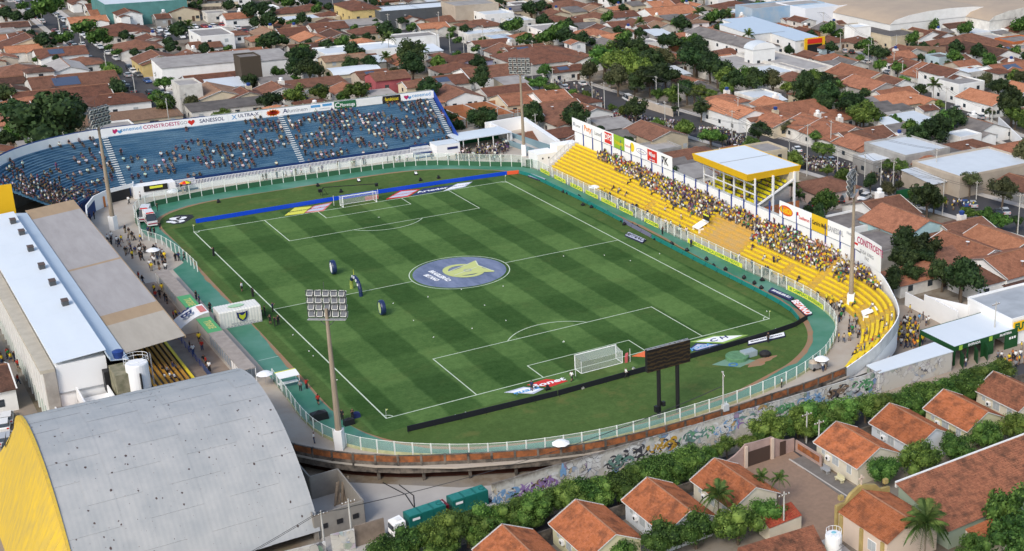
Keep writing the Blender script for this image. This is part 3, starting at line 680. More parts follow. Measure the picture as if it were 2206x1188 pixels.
banner(719.5,766,M('banner_green',(.02,.13,.05),.7),[('t',.6,.45,1.25,INKW,'Movesuga',.75),('t',.13,.5,1.7,INKW,'C')],'green banner with white lettering on the blue stand wall')
banner(766.5,823,WHITE,[],'blank white panel on the blue stand wall')
banner(823.5,862,M('banner_black',(.02,.02,.02),.7),[('t',.5,.5,1.3,INKY,'fanáticas',.8)],'black banner with golden lettering on the blue stand wall')
banner(862.5,933,BBW,[('h',.16,.5,1.3,MAG),('h',.26,.4,1.0,SKYB),('t',.62,.6,1.3,SKYB,'cenemed')],'white banner reading cenemed at the right end of the blue wall')
P_=[gp(x,y,.05) for x,y in ((357,476),(372,484),(395,482),(418,468),(414,463),(380,464))]; b=MB(); b.prism(P_,.03,.07,INKB); o=b.build('crumpled_flag'); tag(o,'crumpled black and white printed cloth on the grass left of the blue board','flag')
for cx_,cy_,rr_ in ((366,478,.6),(378,471,1.0),(391,470,.9),(388,477,.8),(377,479,.7)):
 X_,Y_=gp(cx_,cy_,.08); b=MB(); b.add([(X_+rr_*1.2*math.cos(t*.63),Y_+rr_*math.sin(t*.63)*(1+.2*math.sin(t*2)),.085) for t in range(10)],[tuple(range(10))],INKW); b.build('white_print',o)
 # white tunnel block at the left part of the blue stand front
r=empty('players_tunnel',(-39,80,0),label='white walled tunnel mouth under the blue terrace',cat='tunnel')
tp=[(-50.6,66),(-49.6,72),(-47.0,78.5),(-43.5,82.2),(-38.2,84.4),(-37.8,85.9)]
for i in range(len(tp)-1):
 b=MB(); seg_box(tp[i],tp[i+1],-.12,.12,2.5,3.3,WHITE2,b); b.build('parapet',r)
 b=MB(); seg_box(tp[i],tp[i+1],-.08,.08,0,2.5,BLUED if i<2 else WHITE2,b)
 if i !=3:b.build('wall',r)
b=MB(); b.prism([(-43.9,82.6),(-38.9,84.7),(-38.9,85.4),(-44.2,83.4)],0,2.4,DARK); b.build('dark_opening',r)
b=MB(); b.box(-45,-44.6,80.4,81,0,2.3,M('orange_door',(.5,.18,.05),.7)); b.build('door',r)
b=MB(); b.box(-38.4,-29.9,83.3,86.2,0,2.6,WHITE2); b.build('block',r)
b=MB(); b.box(-36.4,-31.6,83.1,83.2,1.3,2.6,INKB); o=b.build('flag_banner'); tag(o,'black and yellow supporters flag hung on the white tunnel block','banner')
b=MB(); b.box(-35.2,-32.6,83.02,83.08,1.9,2.4,BANY); b.build('yellow_band',o)
for k in range(6):
 b=MB(); b.box(-29.8,-25.2,84.1+k*.4,84.5+k*.4,0,.35+k*.36,STRIPE if k % 2 else BLUED); b.build('step',r)
 # NE link building : ramp, white roofed stair house
r=empty('entrance_ramp',(45,92,0),label='white walled access ramp and flat canopy between the blue and yellow stands',cat='ramp')
LROOF=M('light_metal_roof',(.62,.68,.72),.5,.3,.15,(.5,.55,.58))
b=MB(); b.box(29.5,35.5,81.2,85.6,0,2.9,WHITE2); b.build('stair_house',r)
b=MB(); b.box(29.5,35.5,81.2,85.6,2.9,3.05,LROOF); b.build('stair_house_roof',r)
b=MB(); b.box(32.2,34.9,81.12,81.2,1.6,2.2,NAVY); b.build('window',r)
for k in range(7):
 b=MB(); b.box(24.6,29.2,82.6+k*.55,83.15+k*.55,0,.3+k*.38,STRIPE if k % 2 else BLUED); b.build('step',r)
p1=[gp(1,1)]
ca=[gp(1068,313,3.2),gp(1125,333,3.2)]
can=[gp(1006,348,3.1),gp(1080,312,3.1),gp(1050,297,3.1),gp(988,322,3.1)]
b=MB(); b.prism([(35.7,82.4),(50.5,83.5),(50.5,91),(35.7,90)],3.0,3.2,LROOF); b.build('canopy',r)
b=MB(); b.prism([(35.7,89.9),(50.5,90.9),(50.5,91.1),(35.7,90.1)],0,3.0,GREENP); b.build('back_wall',r)
for x in (37,41,45,49):
 b=MB(); b.box(x,x+.18,82.7,82.9,0,3,WHITE); b.build('canopy_post',r)
def wallseg(p,q,z0,z1,m,name,w_=.12):
 b=MB(); seg_box(p,q,-w_,w_,z0,z1,m,b); b.build(name,r)
A1=gp(1050,290,3.2); A2=gp(1105,282,3.2); A3=gp(1195,325,2.6)
wallseg((49,96),(60.5,97.5),0,3.4,WHITE2,'ramp_wall',.25); wallseg((60.5,97.5),(56.5,70),0,3.0,WHITE2,'ramp_wall',.7)
wallseg((50.5,96),(50.6,84),0,3.1,WHITE2,'ramp_wall',.3)
GLR=M('blue_green_glass_rail',(.2,.3,.34),.25,spec=.6)
wallseg((50.8,93.2),(54.2,69.5),0,2.3,GLR,'glass_rail',.06); wallseg((48.8,86),(50.8,71.5),0,1.4,GLR,'glass_rail',.06)
b=MB(); b.add([(51,93,1.6),(54,70,.2),(50.9,71.5,.2),(50.6,86,1.2)],[(0,3,2,1)],CONCL); b.build('ramp_slab',r)
b=MB(); b.box(43.3,45.6,60.4,60.6,0,2.0,M('dark_green_gate',(.02,.07,.03),.7)); o=b.build('gate'); tag(o,'dark green gate leaf beside the far right floodlight mast','gate')
# ------------------------------------------------------------------ boards, goals, centre banner
LEDB=M('led_blue',(.006,.05,.45),.35,emit=.2); LEDR=M('led_orange',(.7,.1,.04),.35,emit=.1); LEDG=M('led_green',(.015,.2,.17),.4,.5,1.5,(.01,.12,.12),emit=.05); LEDP=M('led_grey',(.16,.16,.24),.4,emit=.05)
LEDK=M('board_back_black',(.012,.013,.018),.6)
def board(name,pts,m,z1,label,group,back=LEDK,step=4.0,th=.12,legs=True,inner=1):
 r=empty(name,(pts[0][0],pts[0][1],0),label=label,cat='pitch board',group=group); pp=resample(pts,step)
 for i in range(len(pp)-1):
  p,q=pp[i],pp[i+1]; b=MB(); seg_box(p,q,-th/2,th/2,.08,z1,m,b,.01); b.build('board_panel',r)
  d=Vector((q[0]-p[0],q[1]-p[1],0)).normalized(); n=Vector((d.y,-d.x,0))*inner
  if legs:
   c=Vector((p[0],p[1],0)); b=MB(); b.tube(c+n*.08+Vector((0,0,z1*.8)),c+n*.55+Vector((0,0,.05)),.025,n=4,m=back); b.build('brace',r)
 return r
GB='advertising boards round the pitch'
board('pitch_board',[(-32.2,58.0),(0,58.6),(20,58.2),(36.6,57.2)],LEDB,.95,'bright blue advertising board behind the far goal',GB,inner=-1)
board('pitch_board',[(36.7,57.2),(39.4,56.6)],LEDR,.95,'short orange advertising board at the far right corner',GB,legs=False)
board('pitch_board',[(39.5,56.5),(40.6,52),(41,30),(40.6,9.6)],LEDG,.9,'long green advertising board on the far half of the right touchline',GB,inner=1)
board('pitch_board',[(40.6,9.5),(40.2,-2.7)],LEDP,.9,'grey lilac advertising board at the halfway line',GB)
board('pitch_board',[(40.2,-2.8),(39.9,-20),(39.9,-36),(39.7,-47),(38.9,-53),(37.6,-56.2)],LEDG,.9,'green advertising board on the near half of the right touchline',GB)
board('pitch_board',[(-33.2,-58.4),(-25,-59.0),(-10.5,-59.8)],LEDK,.95,'black backed advertising board behind the near goal, left length',GB,inner=1)
bb=board('pitch_board',[(-10.4,-59.8),(5.6,-59.6)],LEDK,.95,'black advertising board printed ASSAI behind the near goal',GB,inner=1)
board('pitch_board',[(5.7,-59.6),(20,-59.2),(30,-58.8),(36.4,-58.0),(39.2,-56.6)],LEDK,.95,'black backed advertising board behind the near goal, right length',GB,inner=1)
# a perimeter mat seen from outside carries the same lettering on the inner face
for sx in (-7.3,-2.6,1.9):text('ASSAÍ',.85,M('ink_white_board',(.7,.78,.85),.6),(sx,-59.3,.058),(1,.02,0),(0,1,0),bb,bold=.03)
def flat(name,poly,m,label,cat='floor mat',z=.07,parent=None):
 b=MB(); b.prism(poly,.03,z,m); o=b.build(name,parent)
 if parent is None:tag(o,label,cat,'printed advertising mats beside the goals')
 return o
def gpl(pts,z=.05):return [gp(x,y,z) for x,y in pts]
PINK=M('ink_salmon',(.62,.2,.18),.7); LILA=M('ink_pale_lilac',(.5,.52,.62),.7)
def mat(px,base,inner,label,word='',wm=INKW,ws=1.2):
 P=gpl(px); o=flat('printed_mat',P,base,label)
 c=(sum(p[0] for p in P)/4,sum(p[1] for p in P)/4)
 if inner is not None:
  Q=[(c[0]+(p[0]-c[0])*.82,c[1]+(p[1]-c[1])*.72) for p in P]; flat('print',Q,inner,'',z=.078,parent=o)
 if word:text(word,ws,wm,(c[0],c[1],.08),(1,0,0),(.15,1,0),o,ext=.006,squeeze=1.3,bold=.03)
MY=M('mat_yellow',(.66,.64,.08),.7)
mat([(613,465),(654,460),(672,445),(635,448)],MY,None,'yellow printed mat left of the far goal','betnacional',INKB,.9)
mat([(656,459),(697,455),(716,436),(676,444)],PINK,LILA,'salmon and white mat beside the far goal','novibet',RED,1)
mat([(831,430),(880,424),(905,408),(862,411)],RED,LILA,'red bordered mat right of the far goal','Betnacional',RED,.9)
mat([(885,423),(950,411),(978,399),(912,407)],NAVY,None,'navy mat with white lettering right of the far goal','Arteder',INKW,1.7)
mat([(955,412),(1002,403),(1018,392),(985,396)],LILA,BBW,'white printed mat nearest the far right corner','cimed',GRYI,1.3)
mat([(1086,846),(1150,849),(1172,838),(1128,834)],LILA,BBW,'white and blue mat left of the near goal','guara',SKYB,1.5)
mat([(1135,830),(1186,834),(1224,821),(1176,817)],RED,None,'red mat with white lettering left of the near goal','Bonet',INKW,1.8)
mat([(1361,768),(1395,770),(1400,758),(1388,757)],M('mat_orange',(.75,.16,.05),.7),None,'orange mat partly behind the big screen')
mat([(1485,752),(1500,757),(1556,742),(1500,740)],NAVY,LILA,'blue and white mat right of the big screen','JOGA',SKYB,1.3)
mat([(1487,737),(1560,740),(1612,722),(1535,724)],M('mat_green_rim',(.3,.45,.1),.7),BBW,'white mat with dark mark at the near right corner','C H',NAVY,1.6)
def padb(px,m,word,label,wm=INKW,h=.35):
 P=gpl(px,.2); b=MB(); b.prism(P,.03,h,M('pad_side_dark',(.03,.03,.07),.6)); o=b.build('inflatable_sign'); tag(o,label,'inflatable sign','low inflatable signs by the touchline')
 c=Vector((sum(p[0] for p in P)/4,sum(p[1] for p in P)/4,h)); q=MB(); q.prism([(c.x+(p[0]-c.x)*.96,c.y+(p[1]-c.y)*.96) for p in P],h,h+.01,m); q.build('top_print',o)
 L_=Vector((P[1][0]-P[0][0],P[1][1]-P[0][1],0));
 text(word,abs(L_.length)/max(3,len(word))*1.5,wm,(c.x,c.y,h+.01),L_,Vector((-L_.y,L_.x,0)),o,ext=.01,bold=.04)
padb([(1346,508),(1384,524),(1392,518),(1354,501)],LILA,'BETANO','white inflatable sign reading BETANO by the halfway line',INKB)
padb([(1137,380),(1170,392),(1176,387),(1143,375)],LILA,'REGIONAL','white inflatable sign on the track at the far right corner',INKB)
padb([(1655,628),(1703,649),(1711,643),(1663,621)],NAVY,'BRASILEIRÃO','dark inflatable sign on the track at the near right bend',INKW)
padb([(1704,651),(1737,682),(1750,677),(1716,646)],M('pad_orange',(.72,.13,.06),.6),'BETANO','orange inflatable sign on the track at the near right bend',INKW)
padb([(1611,744),(1692,725),(1690,717),(1611,737)],BBW,'BRASILEIRÃO BETANO','long white inflatable sign lying behind the near boards',INKB)
# goals
NET=bpy.data.materials.new('goal_net'); NET.use_nodes=True; _g(NET,.28,(.75,.78,.75)); NET.node_tree.nodes['Principled BSDF'].inputs['Roughness'].default_value=.9
GW=M('goal_white',(.85,.85,.85),.35)
def goal(s,label):
 r=empty('goal',(0,s*52.5,0),label=label,cat='goal',group='goals'); hx=3.66; y=s*52.5; yb=s*54.6
 for x in (-hx,hx):b=MB(); b.tube((x,y,0),(x,y,2.44),.075,n=8,m=GW); b.build('goalpost',r)
 b=MB(); b.tube((-hx-.07,y,2.44),(hx+.07,y,2.44),.075,n=8,m=GW); b.build('crossbar',r)
 b=MB()
 for x in (-hx,hx):b.tube((x,y,.06),(x,yb,.06),.05,n=6,m=GW); b.tube((x,yb,0),(x,yb,2.1),.04,n=6,m=GW)
 b.tube((-hx,yb,.06),(hx,yb,.06),.05,n=6,m=GW); b.build('ground_frame',r)
 b=MB(); n=8
 b.quad((-hx,yb,.02),(hx,yb,.02),(hx,yb,2.05),(-hx,yb,2.05),NET)
 b.strip([(-hx+2*hx*i/n,y,2.42) for i in range(n+1)],[(-hx+2*hx*i/n,yb,2.05-.12*math.sin(math.pi*i/n)) for i in range(n+1)],NET)
 for x in (-hx,hx):b.quad((x,y,.02),(x,yb,.02),(x,yb,2.05),(x,y,2.42),NET)
 b.build('net',r)
 b=MB()
 for x in (-hx-1.2,hx+1.2):b.tube((x,yb+s*.3,0),(x,yb+s*.3,2.3),.04,n=6,m=GW)
 b.build('net_pole',r)
goal(1,'white goal at the far end in front of the blue boards'); goal(-1,'white goal at the near end seen from behind')
b=MB(); b.prism([(3.9,-54.9),(4.4,-54.9),(5.3,-53.6),(4.8,-53.6)],.03,1.1,M('red_foam',(.6,.12,.12),.7)); o=b.build('foam_block'); tag(o,'red and white foam block leaning at the near goal','foam block')
b=MB(); b.prism([(2.1,54.9),(4.9,54.7),(5.0,55.3),(2.1,55.4)],.03,.8,PINK); o=b.build('foam_block'); tag(o,'salmon and white foam block behind the far goal','foam block')
# centre circle banner
BN1=M('banner_cloth_blue',(.2,.235,.34),.85,.9,.35,(.09,.12,.2),.5,2.5,stretch=(1,.35,1),detail=6)
CREAMY=M('banner_print_lime',(.52,.56,.2),.8,.3,1.5,(.42,.46,.22)); CRW=M('banner_print_cream',(.6,.64,.42),.8)
r=empty('centre_banner',(0,0,0),label='round blue cloth banner with lime trophy print over the centre circle',cat='banner')
b=MB(); n=64; rings=10; vs=[(0,0,.07)]; fs=[]; rn=random.Random(5)
for k in range(1,rings+1):
 for i in range(n):
  t=2*math.pi*i/n; rr_=8.55*k/rings; z=.07+.05*mnoise.noise(Vector((rr_*math.cos(t)*.5,rr_*math.sin(t)*1.1,0))) if k<rings else .05
  vs.append((rr_*math.cos(t),rr_*math.sin(t),z))
fs+=[(0,1+i,1+(i+1) % n) for i in range(n)]
for k in range(rings-1):
 for i in range(n):a=1+k*n; fs.append((a+i,a+n+i,a+n+(i+1) % n,a+(i+1) % n))
b.add(vs,fs,BN1); b.build('cloth',r)
def U(px,py,z=.13):x,y=gp(px,py,z); return (x,y,z)
sc=lambda x,y:(860+x*260/2206,540+y*100/848)
b=MB() # ring of the trophy print
ce=gp(*sc(1190,370)); ell=[((800,400),(1250,240),(1560,350),(1100,490))]
A=[]; B3=[]
for i in range(40):
 t=2*math.pi*i/40; cx_,cy_=1175,370
 A.append(U(*sc(cx_+385*math.cos(t),cy_+122*math.sin(t)-.0*math.cos(t)))); B3.append(U(*sc(cx_+10+290*math.cos(t),cy_-3+93*math.sin(t))))
A.append(A[0]); B3.append(B3[0]); b.strip(A,B3,CREAMY); b.build('print_ring',r)
b=MB(); shp=[(870,400),(1090,330),(1290,225),(1395,180),(1430,250),(1530,320),(1740,365),(1735,388),(1530,395),(1330,430),(1060,470),(900,440)]
b.add([U(*sc(x,y),.15) for x,y in shp],[tuple(range(len(shp)))[::-1]],CREAMY); b.build('print_trophy',r)
for (x0,y0),(x1,y1),w_ in [((880,395),(1290,235),12),((1000,455),(1420,300),10),((1395,190),(1440,270),14),((1440,270),(1730,376),12)]:
 p=Vector(U(*sc(x0,y0),.17)); q=Vector(U(*sc(x1,y1),.17)); d=(q-p).normalized(); nn=Vector((-d.y,d.x,0))*.12; b=MB(); b.quad(p-nn,q-nn,q+nn,p+nn,CRW); b.build('print_line',r)
b=MB(); c0=Vector(U(*sc(1250,360),.18)); A=[c0+Vector((.75*math.cos(t*.3142),.75*math.sin(t*.3142),0)) for t in range(21)]; B4=[c0+Vector((.5*math.cos(t*.3142),.5*math.sin(t*.3142),0)) for t in range(21)]; b.strip(B4,A,GRYI); b.build('print_dot',r)
for wd,(xa,ya),(xb,yb_) in (('BRASILEIRÃO',(510,345),(975,590)),('BETANO',(465,440),(715,555))):
 p=Vector(U(*sc(xa,ya),.15)); q=Vector(U(*sc(xb,yb_),.15)); L_=(q-p).length; t_=text(wd,1.35,INKW,(p+q)/2,(q-p),Vector((-(q-p).y,(q-p).x,0)),r,ext=.01,squeeze=L_/len(wd)/1.35*1.42,bold=.05)
 # inflatable discs and arch on the pitch
INFL=M('inflatable_navy',(.012,.025,.09),.4,spec=.5);
def disc(px,py,label,fm):
 x,y=gp(px,py,0); r=empty('inflatable_disc',(x,y,0),R(-4),label,'inflatable disc','inflatable discs on the pitch')
 b=MB(); n=28; Rr,hw=1.35,.38; prof=[(Rr*.93,-hw),(Rr,-hw*.5),(Rr,hw*.5),(Rr*.93,hw)]; vs=[]; fs=[]
 for a,o_ in prof:
  for i in range(n):t=2*math.pi*i/n; vs.append((o_,a*math.cos(t),Rr+a*math.sin(t)))
 for k in range(3):
  for i in range(n):fs.append((k*n+i,(k+1)*n+i,(k+1)*n+(i+1) % n,k*n+(i+1) % n))
 fs.append(tuple(range(n))); fs.append(tuple(range(3*n,4*n))[::-1]); b.add(vs,fs,INFL); b.build('body',r,local=True)
 for s in (-1,1):
  b=MB(); vs=[(s*(hw+.02),.78*math.cos(2*math.pi*i/20),Rr+1.0*math.sin(2*math.pi*i/20)) for i in range(20)]; b.add(vs,[tuple(range(20)) if s>0 else tuple(range(20))[::-1]],fm); b.build('face_logo',r,local=True)
disc(719,590.5,'navy inflatable disc with white face logo, farther from the camera',INKW); disc(824,678.5,'navy inflatable disc with pale green face logo, nearer the camera',M('logo_pale_green',(.45,.55,.25),.6))
r=empty('inflatable_arch',(-19,2,0),label='navy and lime inflatable arch standing near the centre circle',cat='inflatable arch')
pa=Vector((*gp(758,622,0),0)); pb=Vector((*gp(778,639,0),0)); mid=(pa+pb)/2; hv=(pb-pa)/2; segs=16; prev=None
for i in range(segs):
 t0,t1=math.pi*i/segs,math.pi*(i+1)/segs
 f=lambda t:mid-hv*math.cos(t)+Vector((0,0,2.9*math.sin(t)**.8 if 0<t<math.pi-1e-6 else 0))
 b=MB(); mm=M('arch_olive_end',(.3,.36,.08),.6) if i<3 else INFL
 b.tube(f(t0),f(t1),.33,n=10,m=mm); b.build('arch_segment',r)
for i in (6,8,10,12):
 t=math.pi*(i+.5)/segs; b=MB(); c=f(t); b.obox(c+Vector((-.3,-.05,.08)),(.1,.4,.4),0,INKW); b.build('white_patch',r)
b=MB(); b.tube(f(math.pi*.42),f(math.pi*.42)+Vector((0,0,1.4)),.06,.02,n=5,m=MY); b.build('fin',r)
# white chalk-like balls, birds on grass
BIRDS=[]; BIRD=M('bird_white',(.8,.8,.78),.8)
bx=[]
for i,(px,py) in enumerate([(847,655),(922,641),(1044,659),(891,692),(1017,709),(934,728),(1090,692),(1214,553),(1302,551),(1358,563),(1421,548),(1215,737),(666,758),(675,768),(726,820),(631,723),(1652,672),(1084,618),(994,625)]):
 x,y=gp(px,py,.04); b=MB(); b.lathe((0,0,0),[(.02,0),(.13,.07),(.15,.16),(.08,.27),(.02,.3)],7,BIRD); b.add([(-.12,0,.2),(-.32,-.05,.16),(-.32,.05,.16)],[(0,1,2)],BIRD); b.tube((.08,0,.27),(.18,0,.34),.05,.04,n=6,m=BIRD)
 if i==0:bm0=b.mesh('bird')
 o=link('bird',bm0); o.location=(x,y,.04); o.scale=(.6,.6,.6); o.rotation_euler=(0,0,i*1.3)
 tag(o,'small white bird on the striped grass','bird','white birds on the pitch'); o['cx'] =x; o['cy'] =y; BIRDS.append(o)
FLAG=M('corner_flag',(.8,.85,.3),.6)
for sx_ in (-1,1):
 for sy_ in (-1,1):
  b=MB(); b.tube((0,0,0),(0,0,1.5),.02,n=5,m=WHITE); o=b.build('corner_flag'); o.location=(sx_*34,sy_*52.5,.04); q=MB(); q.add([(0,0,1.5),(.4,.05,1.35),(0,0,1.15)],[(0,1,2)],FLAG); q.build('cloth',o,local=True)
  tag(o,'thin corner flag at the %s %s corner of the pitch' % ('near' if sy_<0 else 'far','left' if sx_<0 else 'right'),'corner flag','corner flags')
  # manhole cover platform, TV bits
r=empty('camera_platform',(19.5,-64,0),label='round green platform with grey box behind the near right corner',cat='platform')
PG=M('platform_green',(.12,.26,.13),.8,.5,1.5);
b=MB(); b.lathe((19.6,-63.6,.03),[(1.9,0),(1.9,.55),(1.8,.62)],28,PG); b.build('round_base',r)
b=MB(); b.box(20.6,23.0,-64.5,-62.9,.03,.95,M('platform_grey',(.3,.36,.38),.7)); b.build('grey_box',r)
b=MB(); b.prism([(14.9,-63.4),(18,-66.8),(21.6,-65.9),(19,-62.6)],.03,.06,M('platform_mat',(.16,.28,.2),.8)); b.build('ground_sheet',r)
b=MB(); A=[(17.6+.8*math.cos(t*.314),-65.4+.7*math.sin(t*.314),.12) for t in range(21)]; B5=[(17.6+.55*math.cos(t*.314),-65.4+.48*math.sin(t*.314),.12) for t in range(21)]; b.strip(B5,A,M('blue_hose',(.05,.2,.5),.5)); o=b.build('hose'); tag(o,'coiled blue hose beside the round green platform','hose')
b=MB(); b.lathe((24.0,-65.2,.03),[(.9,0),(1.0,.5),(.5,.85),(.1,.9)],9,M('black_tarp',(.02,.02,.02),.7)); o=b.build('tarp_heap'); tag(o,'black tarpaulin heap beside the grey box behind the corner','tarpaulin')
# ------------------------------------------------------------------ floodlight masts
POLEC=M('mast_concrete',(.33,.27,.2),.9,.6,1.2,(.2,.16,.12),stretch=(1,1,.2))
LAMPF=M('lamp_rim',(.62,.63,.6),.4); LAMPG=M('lamp_glass',(.1,.11,.13),.5,spec=.3); LAMPB=M('lamp_body',(.07,.075,.08),.5)
def mast(x,y,h,label,tilt=0):
 r=empty('floodlight_mast',(x,y,0),math.atan2(-y,-x),label,'floodlight','floodlight masts')
 b=MB(); b.tube((0,0,0),(0,0,h),.48,.2,10,POLEC); b.build('pole',r,local=True)
 b=MB(); b.box(-.62,.62,-.55,.55,0,2.9,WHITE2); b.build('painted_base',r,local=True)
 b=MB(); zc=h+.6
 for yy in np.linspace(-2.55,2.55,6):b.tube((.3,yy,zc-2.0),(.3,yy,zc+1.9),.05,n=4,m=LAMPB)
 for zz in (-1.9,-.95,0,.95,1.85):b.tube((.3,-2.6,zc+zz),(.3,2.6,zc+zz),.05,n=4,m=LAMPB)
 b.tube((0,0,h-2.6),(.3,1.8,h-.9),.05,n=4,m=LAMPB); b.tube((0,0,h-2.6),(.3,-1.8,h-.9),.05,n=4,m=LAMPB)
 b.tube((0,0,zc+1.9),(0,0,zc+3.2),.03,n=4,m=LAMPB); b.build('lamp_frame',r,local=True)
 b=MB(); b.box(-.35,.3,-2.5,2.5,zc-2.12,zc-2.04,STEEL); b.build('service_platform',r,local=True)
 q=MB(); q.box(0,.5,-.36,.36,-.36,.36,LAMPB); q.box(.49,.56,-.42,.42,-.42,-.33,LAMPF); q.box(.49,.56,-.42,.42,.33,.42,LAMPF); q.box(.49,.56,-.42,-.33,-.33,.33,LAMPF); q.box(.49,.56,.33,.42,-.33,.33,LAMPF)
 q.box(.5,.52,-.33,.33,-.33,.33,LAMPG); q.box(-.02,0,-.3,.3,-.3,.3,LAMPG)
 for s in (-.4,.34):q.box(-.03,.0,-.4,.4,s,s+.06,LAMPF); q.box(-.03,.0,s,s+.06,-.4,.4,LAMPF)
 ml=q.mesh('lamp'); rr_=random.Random(x)
 for i in range(5):
  for j in range(4):
   o=link('lamp',ml,r,(.38,-2.08+i*1.04,zc-1.45+j*.98),True); o.rotation_euler=(0,R(28)+rr_.uniform(-.05,.05),rr_.uniform(-.22,.22)); o.scale=(1,1,1)
 return r
mast(-42.5,-57.9,20.6,'tall concrete floodlight mast nearest the camera'); mast(-46.6,62.8,23.0,'tall floodlight mast in front of the curved blue terrace')
mast(47.9,71.2,22.2,'tall floodlight mast beside the white ramp in the far corner'); mast(48.8,-56.8,22.9,'tall floodlight mast at the near bend of the yellow stand')
# ------------------------------------------------------------------ big screen
r=empty('big_screen',(0,-74.9,0),label='large dark video screen on two black posts behind the near goal',cat='screen')
SCR=bpy.data.materials.new('screen_face'); SCR.use_nodes=True; nt=SCR.node_tree; bs=nt.nodes['Principled BSDF']
tc=nt.nodes.new('ShaderNodeTexCoord'); wv=nt.nodes.new('ShaderNodeTexWave'); wv.bands_direction='Z'; wv.inputs['Scale'].default_value=.55; wv.inputs['Distortion'].default_value=5; wv.inputs['Detail'].default_value=4; wv.inputs['Detail Scale'].default_value=2.2
cr=nt.nodes.new('ShaderNodeValToRGB'); cr.color_ramp.elements[0].color=(.006,.005,.005,1); cr.color_ramp.elements[0].position=.35; cr.color_ramp.elements[1].color=(.05,.032,.012,1)
nt.links.new(tc.outputs['Object'],wv.inputs[0]); nt.links.new(wv.outputs[0],cr.inputs[0]); nt.links.new(cr.outputs[0],bs.inputs['Base Color']); bs.inputs['Roughness'].default_value=.5
S0=gy(1395,803,-74.9); S1=gy(1484,732,-74.9); sx0,sx1,sz0,sz1=S0.x-.1,S1.x+.1,S0.z,S1.z
b=MB(); b.box(sx0,sx1,-75.1,-75.04,sz0,sz1,SCR); b.build('screen_face',r)
b=MB(); b.box(sx0,sx1,-75.04,-74.45,sz0+.02,sz1-.02,BLACK); b.build('cabinet',r)
b=MB(); n=9
for i in range(n):
 xa=sx0+(sx1-sx0)*i/n; xb=sx0+(sx1-sx0)*(i+1)/n
 b.tube((xa,-74.5,sz1+.05),(xb,-75.0,sz1+.05),.04,n=4,m=STEEL); b.tube((xa,-75.0,sz1+.05),(xb,-74.5,sz1+.05),.04,n=4,m=STEEL)
b.tube((sx0,-74.5,sz1+.05),(sx1,-74.5,sz1+.05),.05,n=4,m=STEEL); b.tube((sx0,-75.,sz1+.05),(sx1,-75.,sz1+.05),.05,n=4,m=STEEL); b.build('top_truss',r)
for px in (1421,1461):
 P=gy(px,889,-74.9); b=MB(); b.tube((P.x,-74.8,0),(P.x,-74.8,sz0),.3,n=10,m=BLACK); b.build('post',r)
 if px==1421:b=MB(); b.box(P.x-.9,P.x-.4,-75.4,-74.8,1.2,2.1,BLACK); b.box(P.x+.35,P.x+.8,-75.3,-74.8,1.8,2.5,BLACK); b.build('equipment_box',r)
 # ------------------------------------------------------------------ main stand (left)
def corr(name,col,col2,sc=.8):
 return M(name,col,.75,.45,sc,col2,stretch=(1,.18,1),detail=7)
RSH=corr('roof_sheet_grey',(.36,.34,.33),(.25,.23,.22)); RTAN=corr('roof_sheet_tan',(.36,.26,.16),(.27,.19,.12)); RBR=corr('roof_sheet_beige',(.4,.36,.3),(.3,.27,.22))
r=empty('main_stand',(-57,20,0),label='covered stand with grey and tan sheet roof on the left side',cat='stand')
def sheet(x0,x1,y0,y1,z0,z1,m,name='roof_sheet',t=.06):
 b=MB(); b.add([(x0,y0,z0),(x1,y0,z1),(x1,y1,z1),(x0,y1,z0),(x0,y0,z0-t),(x1,y0,z1-t),(x1,y1,z1-t),(x0,y1,z0-t)],[(0,1,2,3),(4,7,6,5),(0,4,5,1),(1,5,6,2),(2,6,7,3),(3,7,4,0)],m); return b.build(name,r)
ye=[-22.3,-16,-9.4,-4.6,0,5,10,15,20.6,21.5,27,33,39,45,51,56.4,60.5,63.6]
for i in range(len(ye)-1):
 y0,y1=ye[i],ye[i+1]; m=RSH
 if i in (2,):m=RTAN
 if i in (0,1):m=RBR
 if i==8:m=RTAN
 if i in (15,16):m=RTAN
 for j in range(2):
  xa,xb=-61.4+j*4.25,-61.4+(j+1)*4.25+.05; za=6.35+.42*j; sheet(xa,xb,y0+.004,y1-.004,za+.001*i,za+.42+.001*i,m)
b=MB(); b.box(-53.0,-52.85,-22.3,63.6,6.85,7.2,RTAN); b.build('fascia',r)
for y in np.arange(-21,62,9.2):
 b=MB(); b.box(-60.6,-60.3,y,y+.3,0,6.2,CONC); b.build('roof_column',r)
 b=MB(); b.add([(-61,y,6.0),(-53.3,y,6.8),(-53.3,y+.2,6.8),(-61,y+.2,6.0),(-61,y,6.25),(-53.3,y,7.0),(-53.3,y+.2,7.0),(-61,y+.2,6.25)],[(0,3,2,1),(4,5,6,7),(0,1,5,4),(1,2,6,5),(2,3,7,6),(3,0,4,7)],STEEL); b.build('roof_beam',r)
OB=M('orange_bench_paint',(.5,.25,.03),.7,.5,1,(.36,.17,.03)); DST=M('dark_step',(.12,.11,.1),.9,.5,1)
for k in range(8):
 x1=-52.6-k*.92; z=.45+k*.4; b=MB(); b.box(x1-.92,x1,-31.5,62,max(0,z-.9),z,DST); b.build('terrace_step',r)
 b=MB(); b.box(x1-.5,x1-.08,-31.3,-1,z+.02,z+.24,OB if k else INKY); b.build('bench',r); b=MB(); b.box(x1-.5,x1-.08,1,61.8,z+.02,z+.24,GREENP if k<3 else OB); b.build('bench',r)
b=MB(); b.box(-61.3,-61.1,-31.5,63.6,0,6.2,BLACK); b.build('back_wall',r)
b=MB()
for y in np.arange(-29,62,2.2):b.box(-50.6,-50.52,y,y+.08,0,1.15,BPOST)
for z in (.35,.75,1.12):b.box(-50.6,-50.56,-29,62,z,z+.05,BPOST)
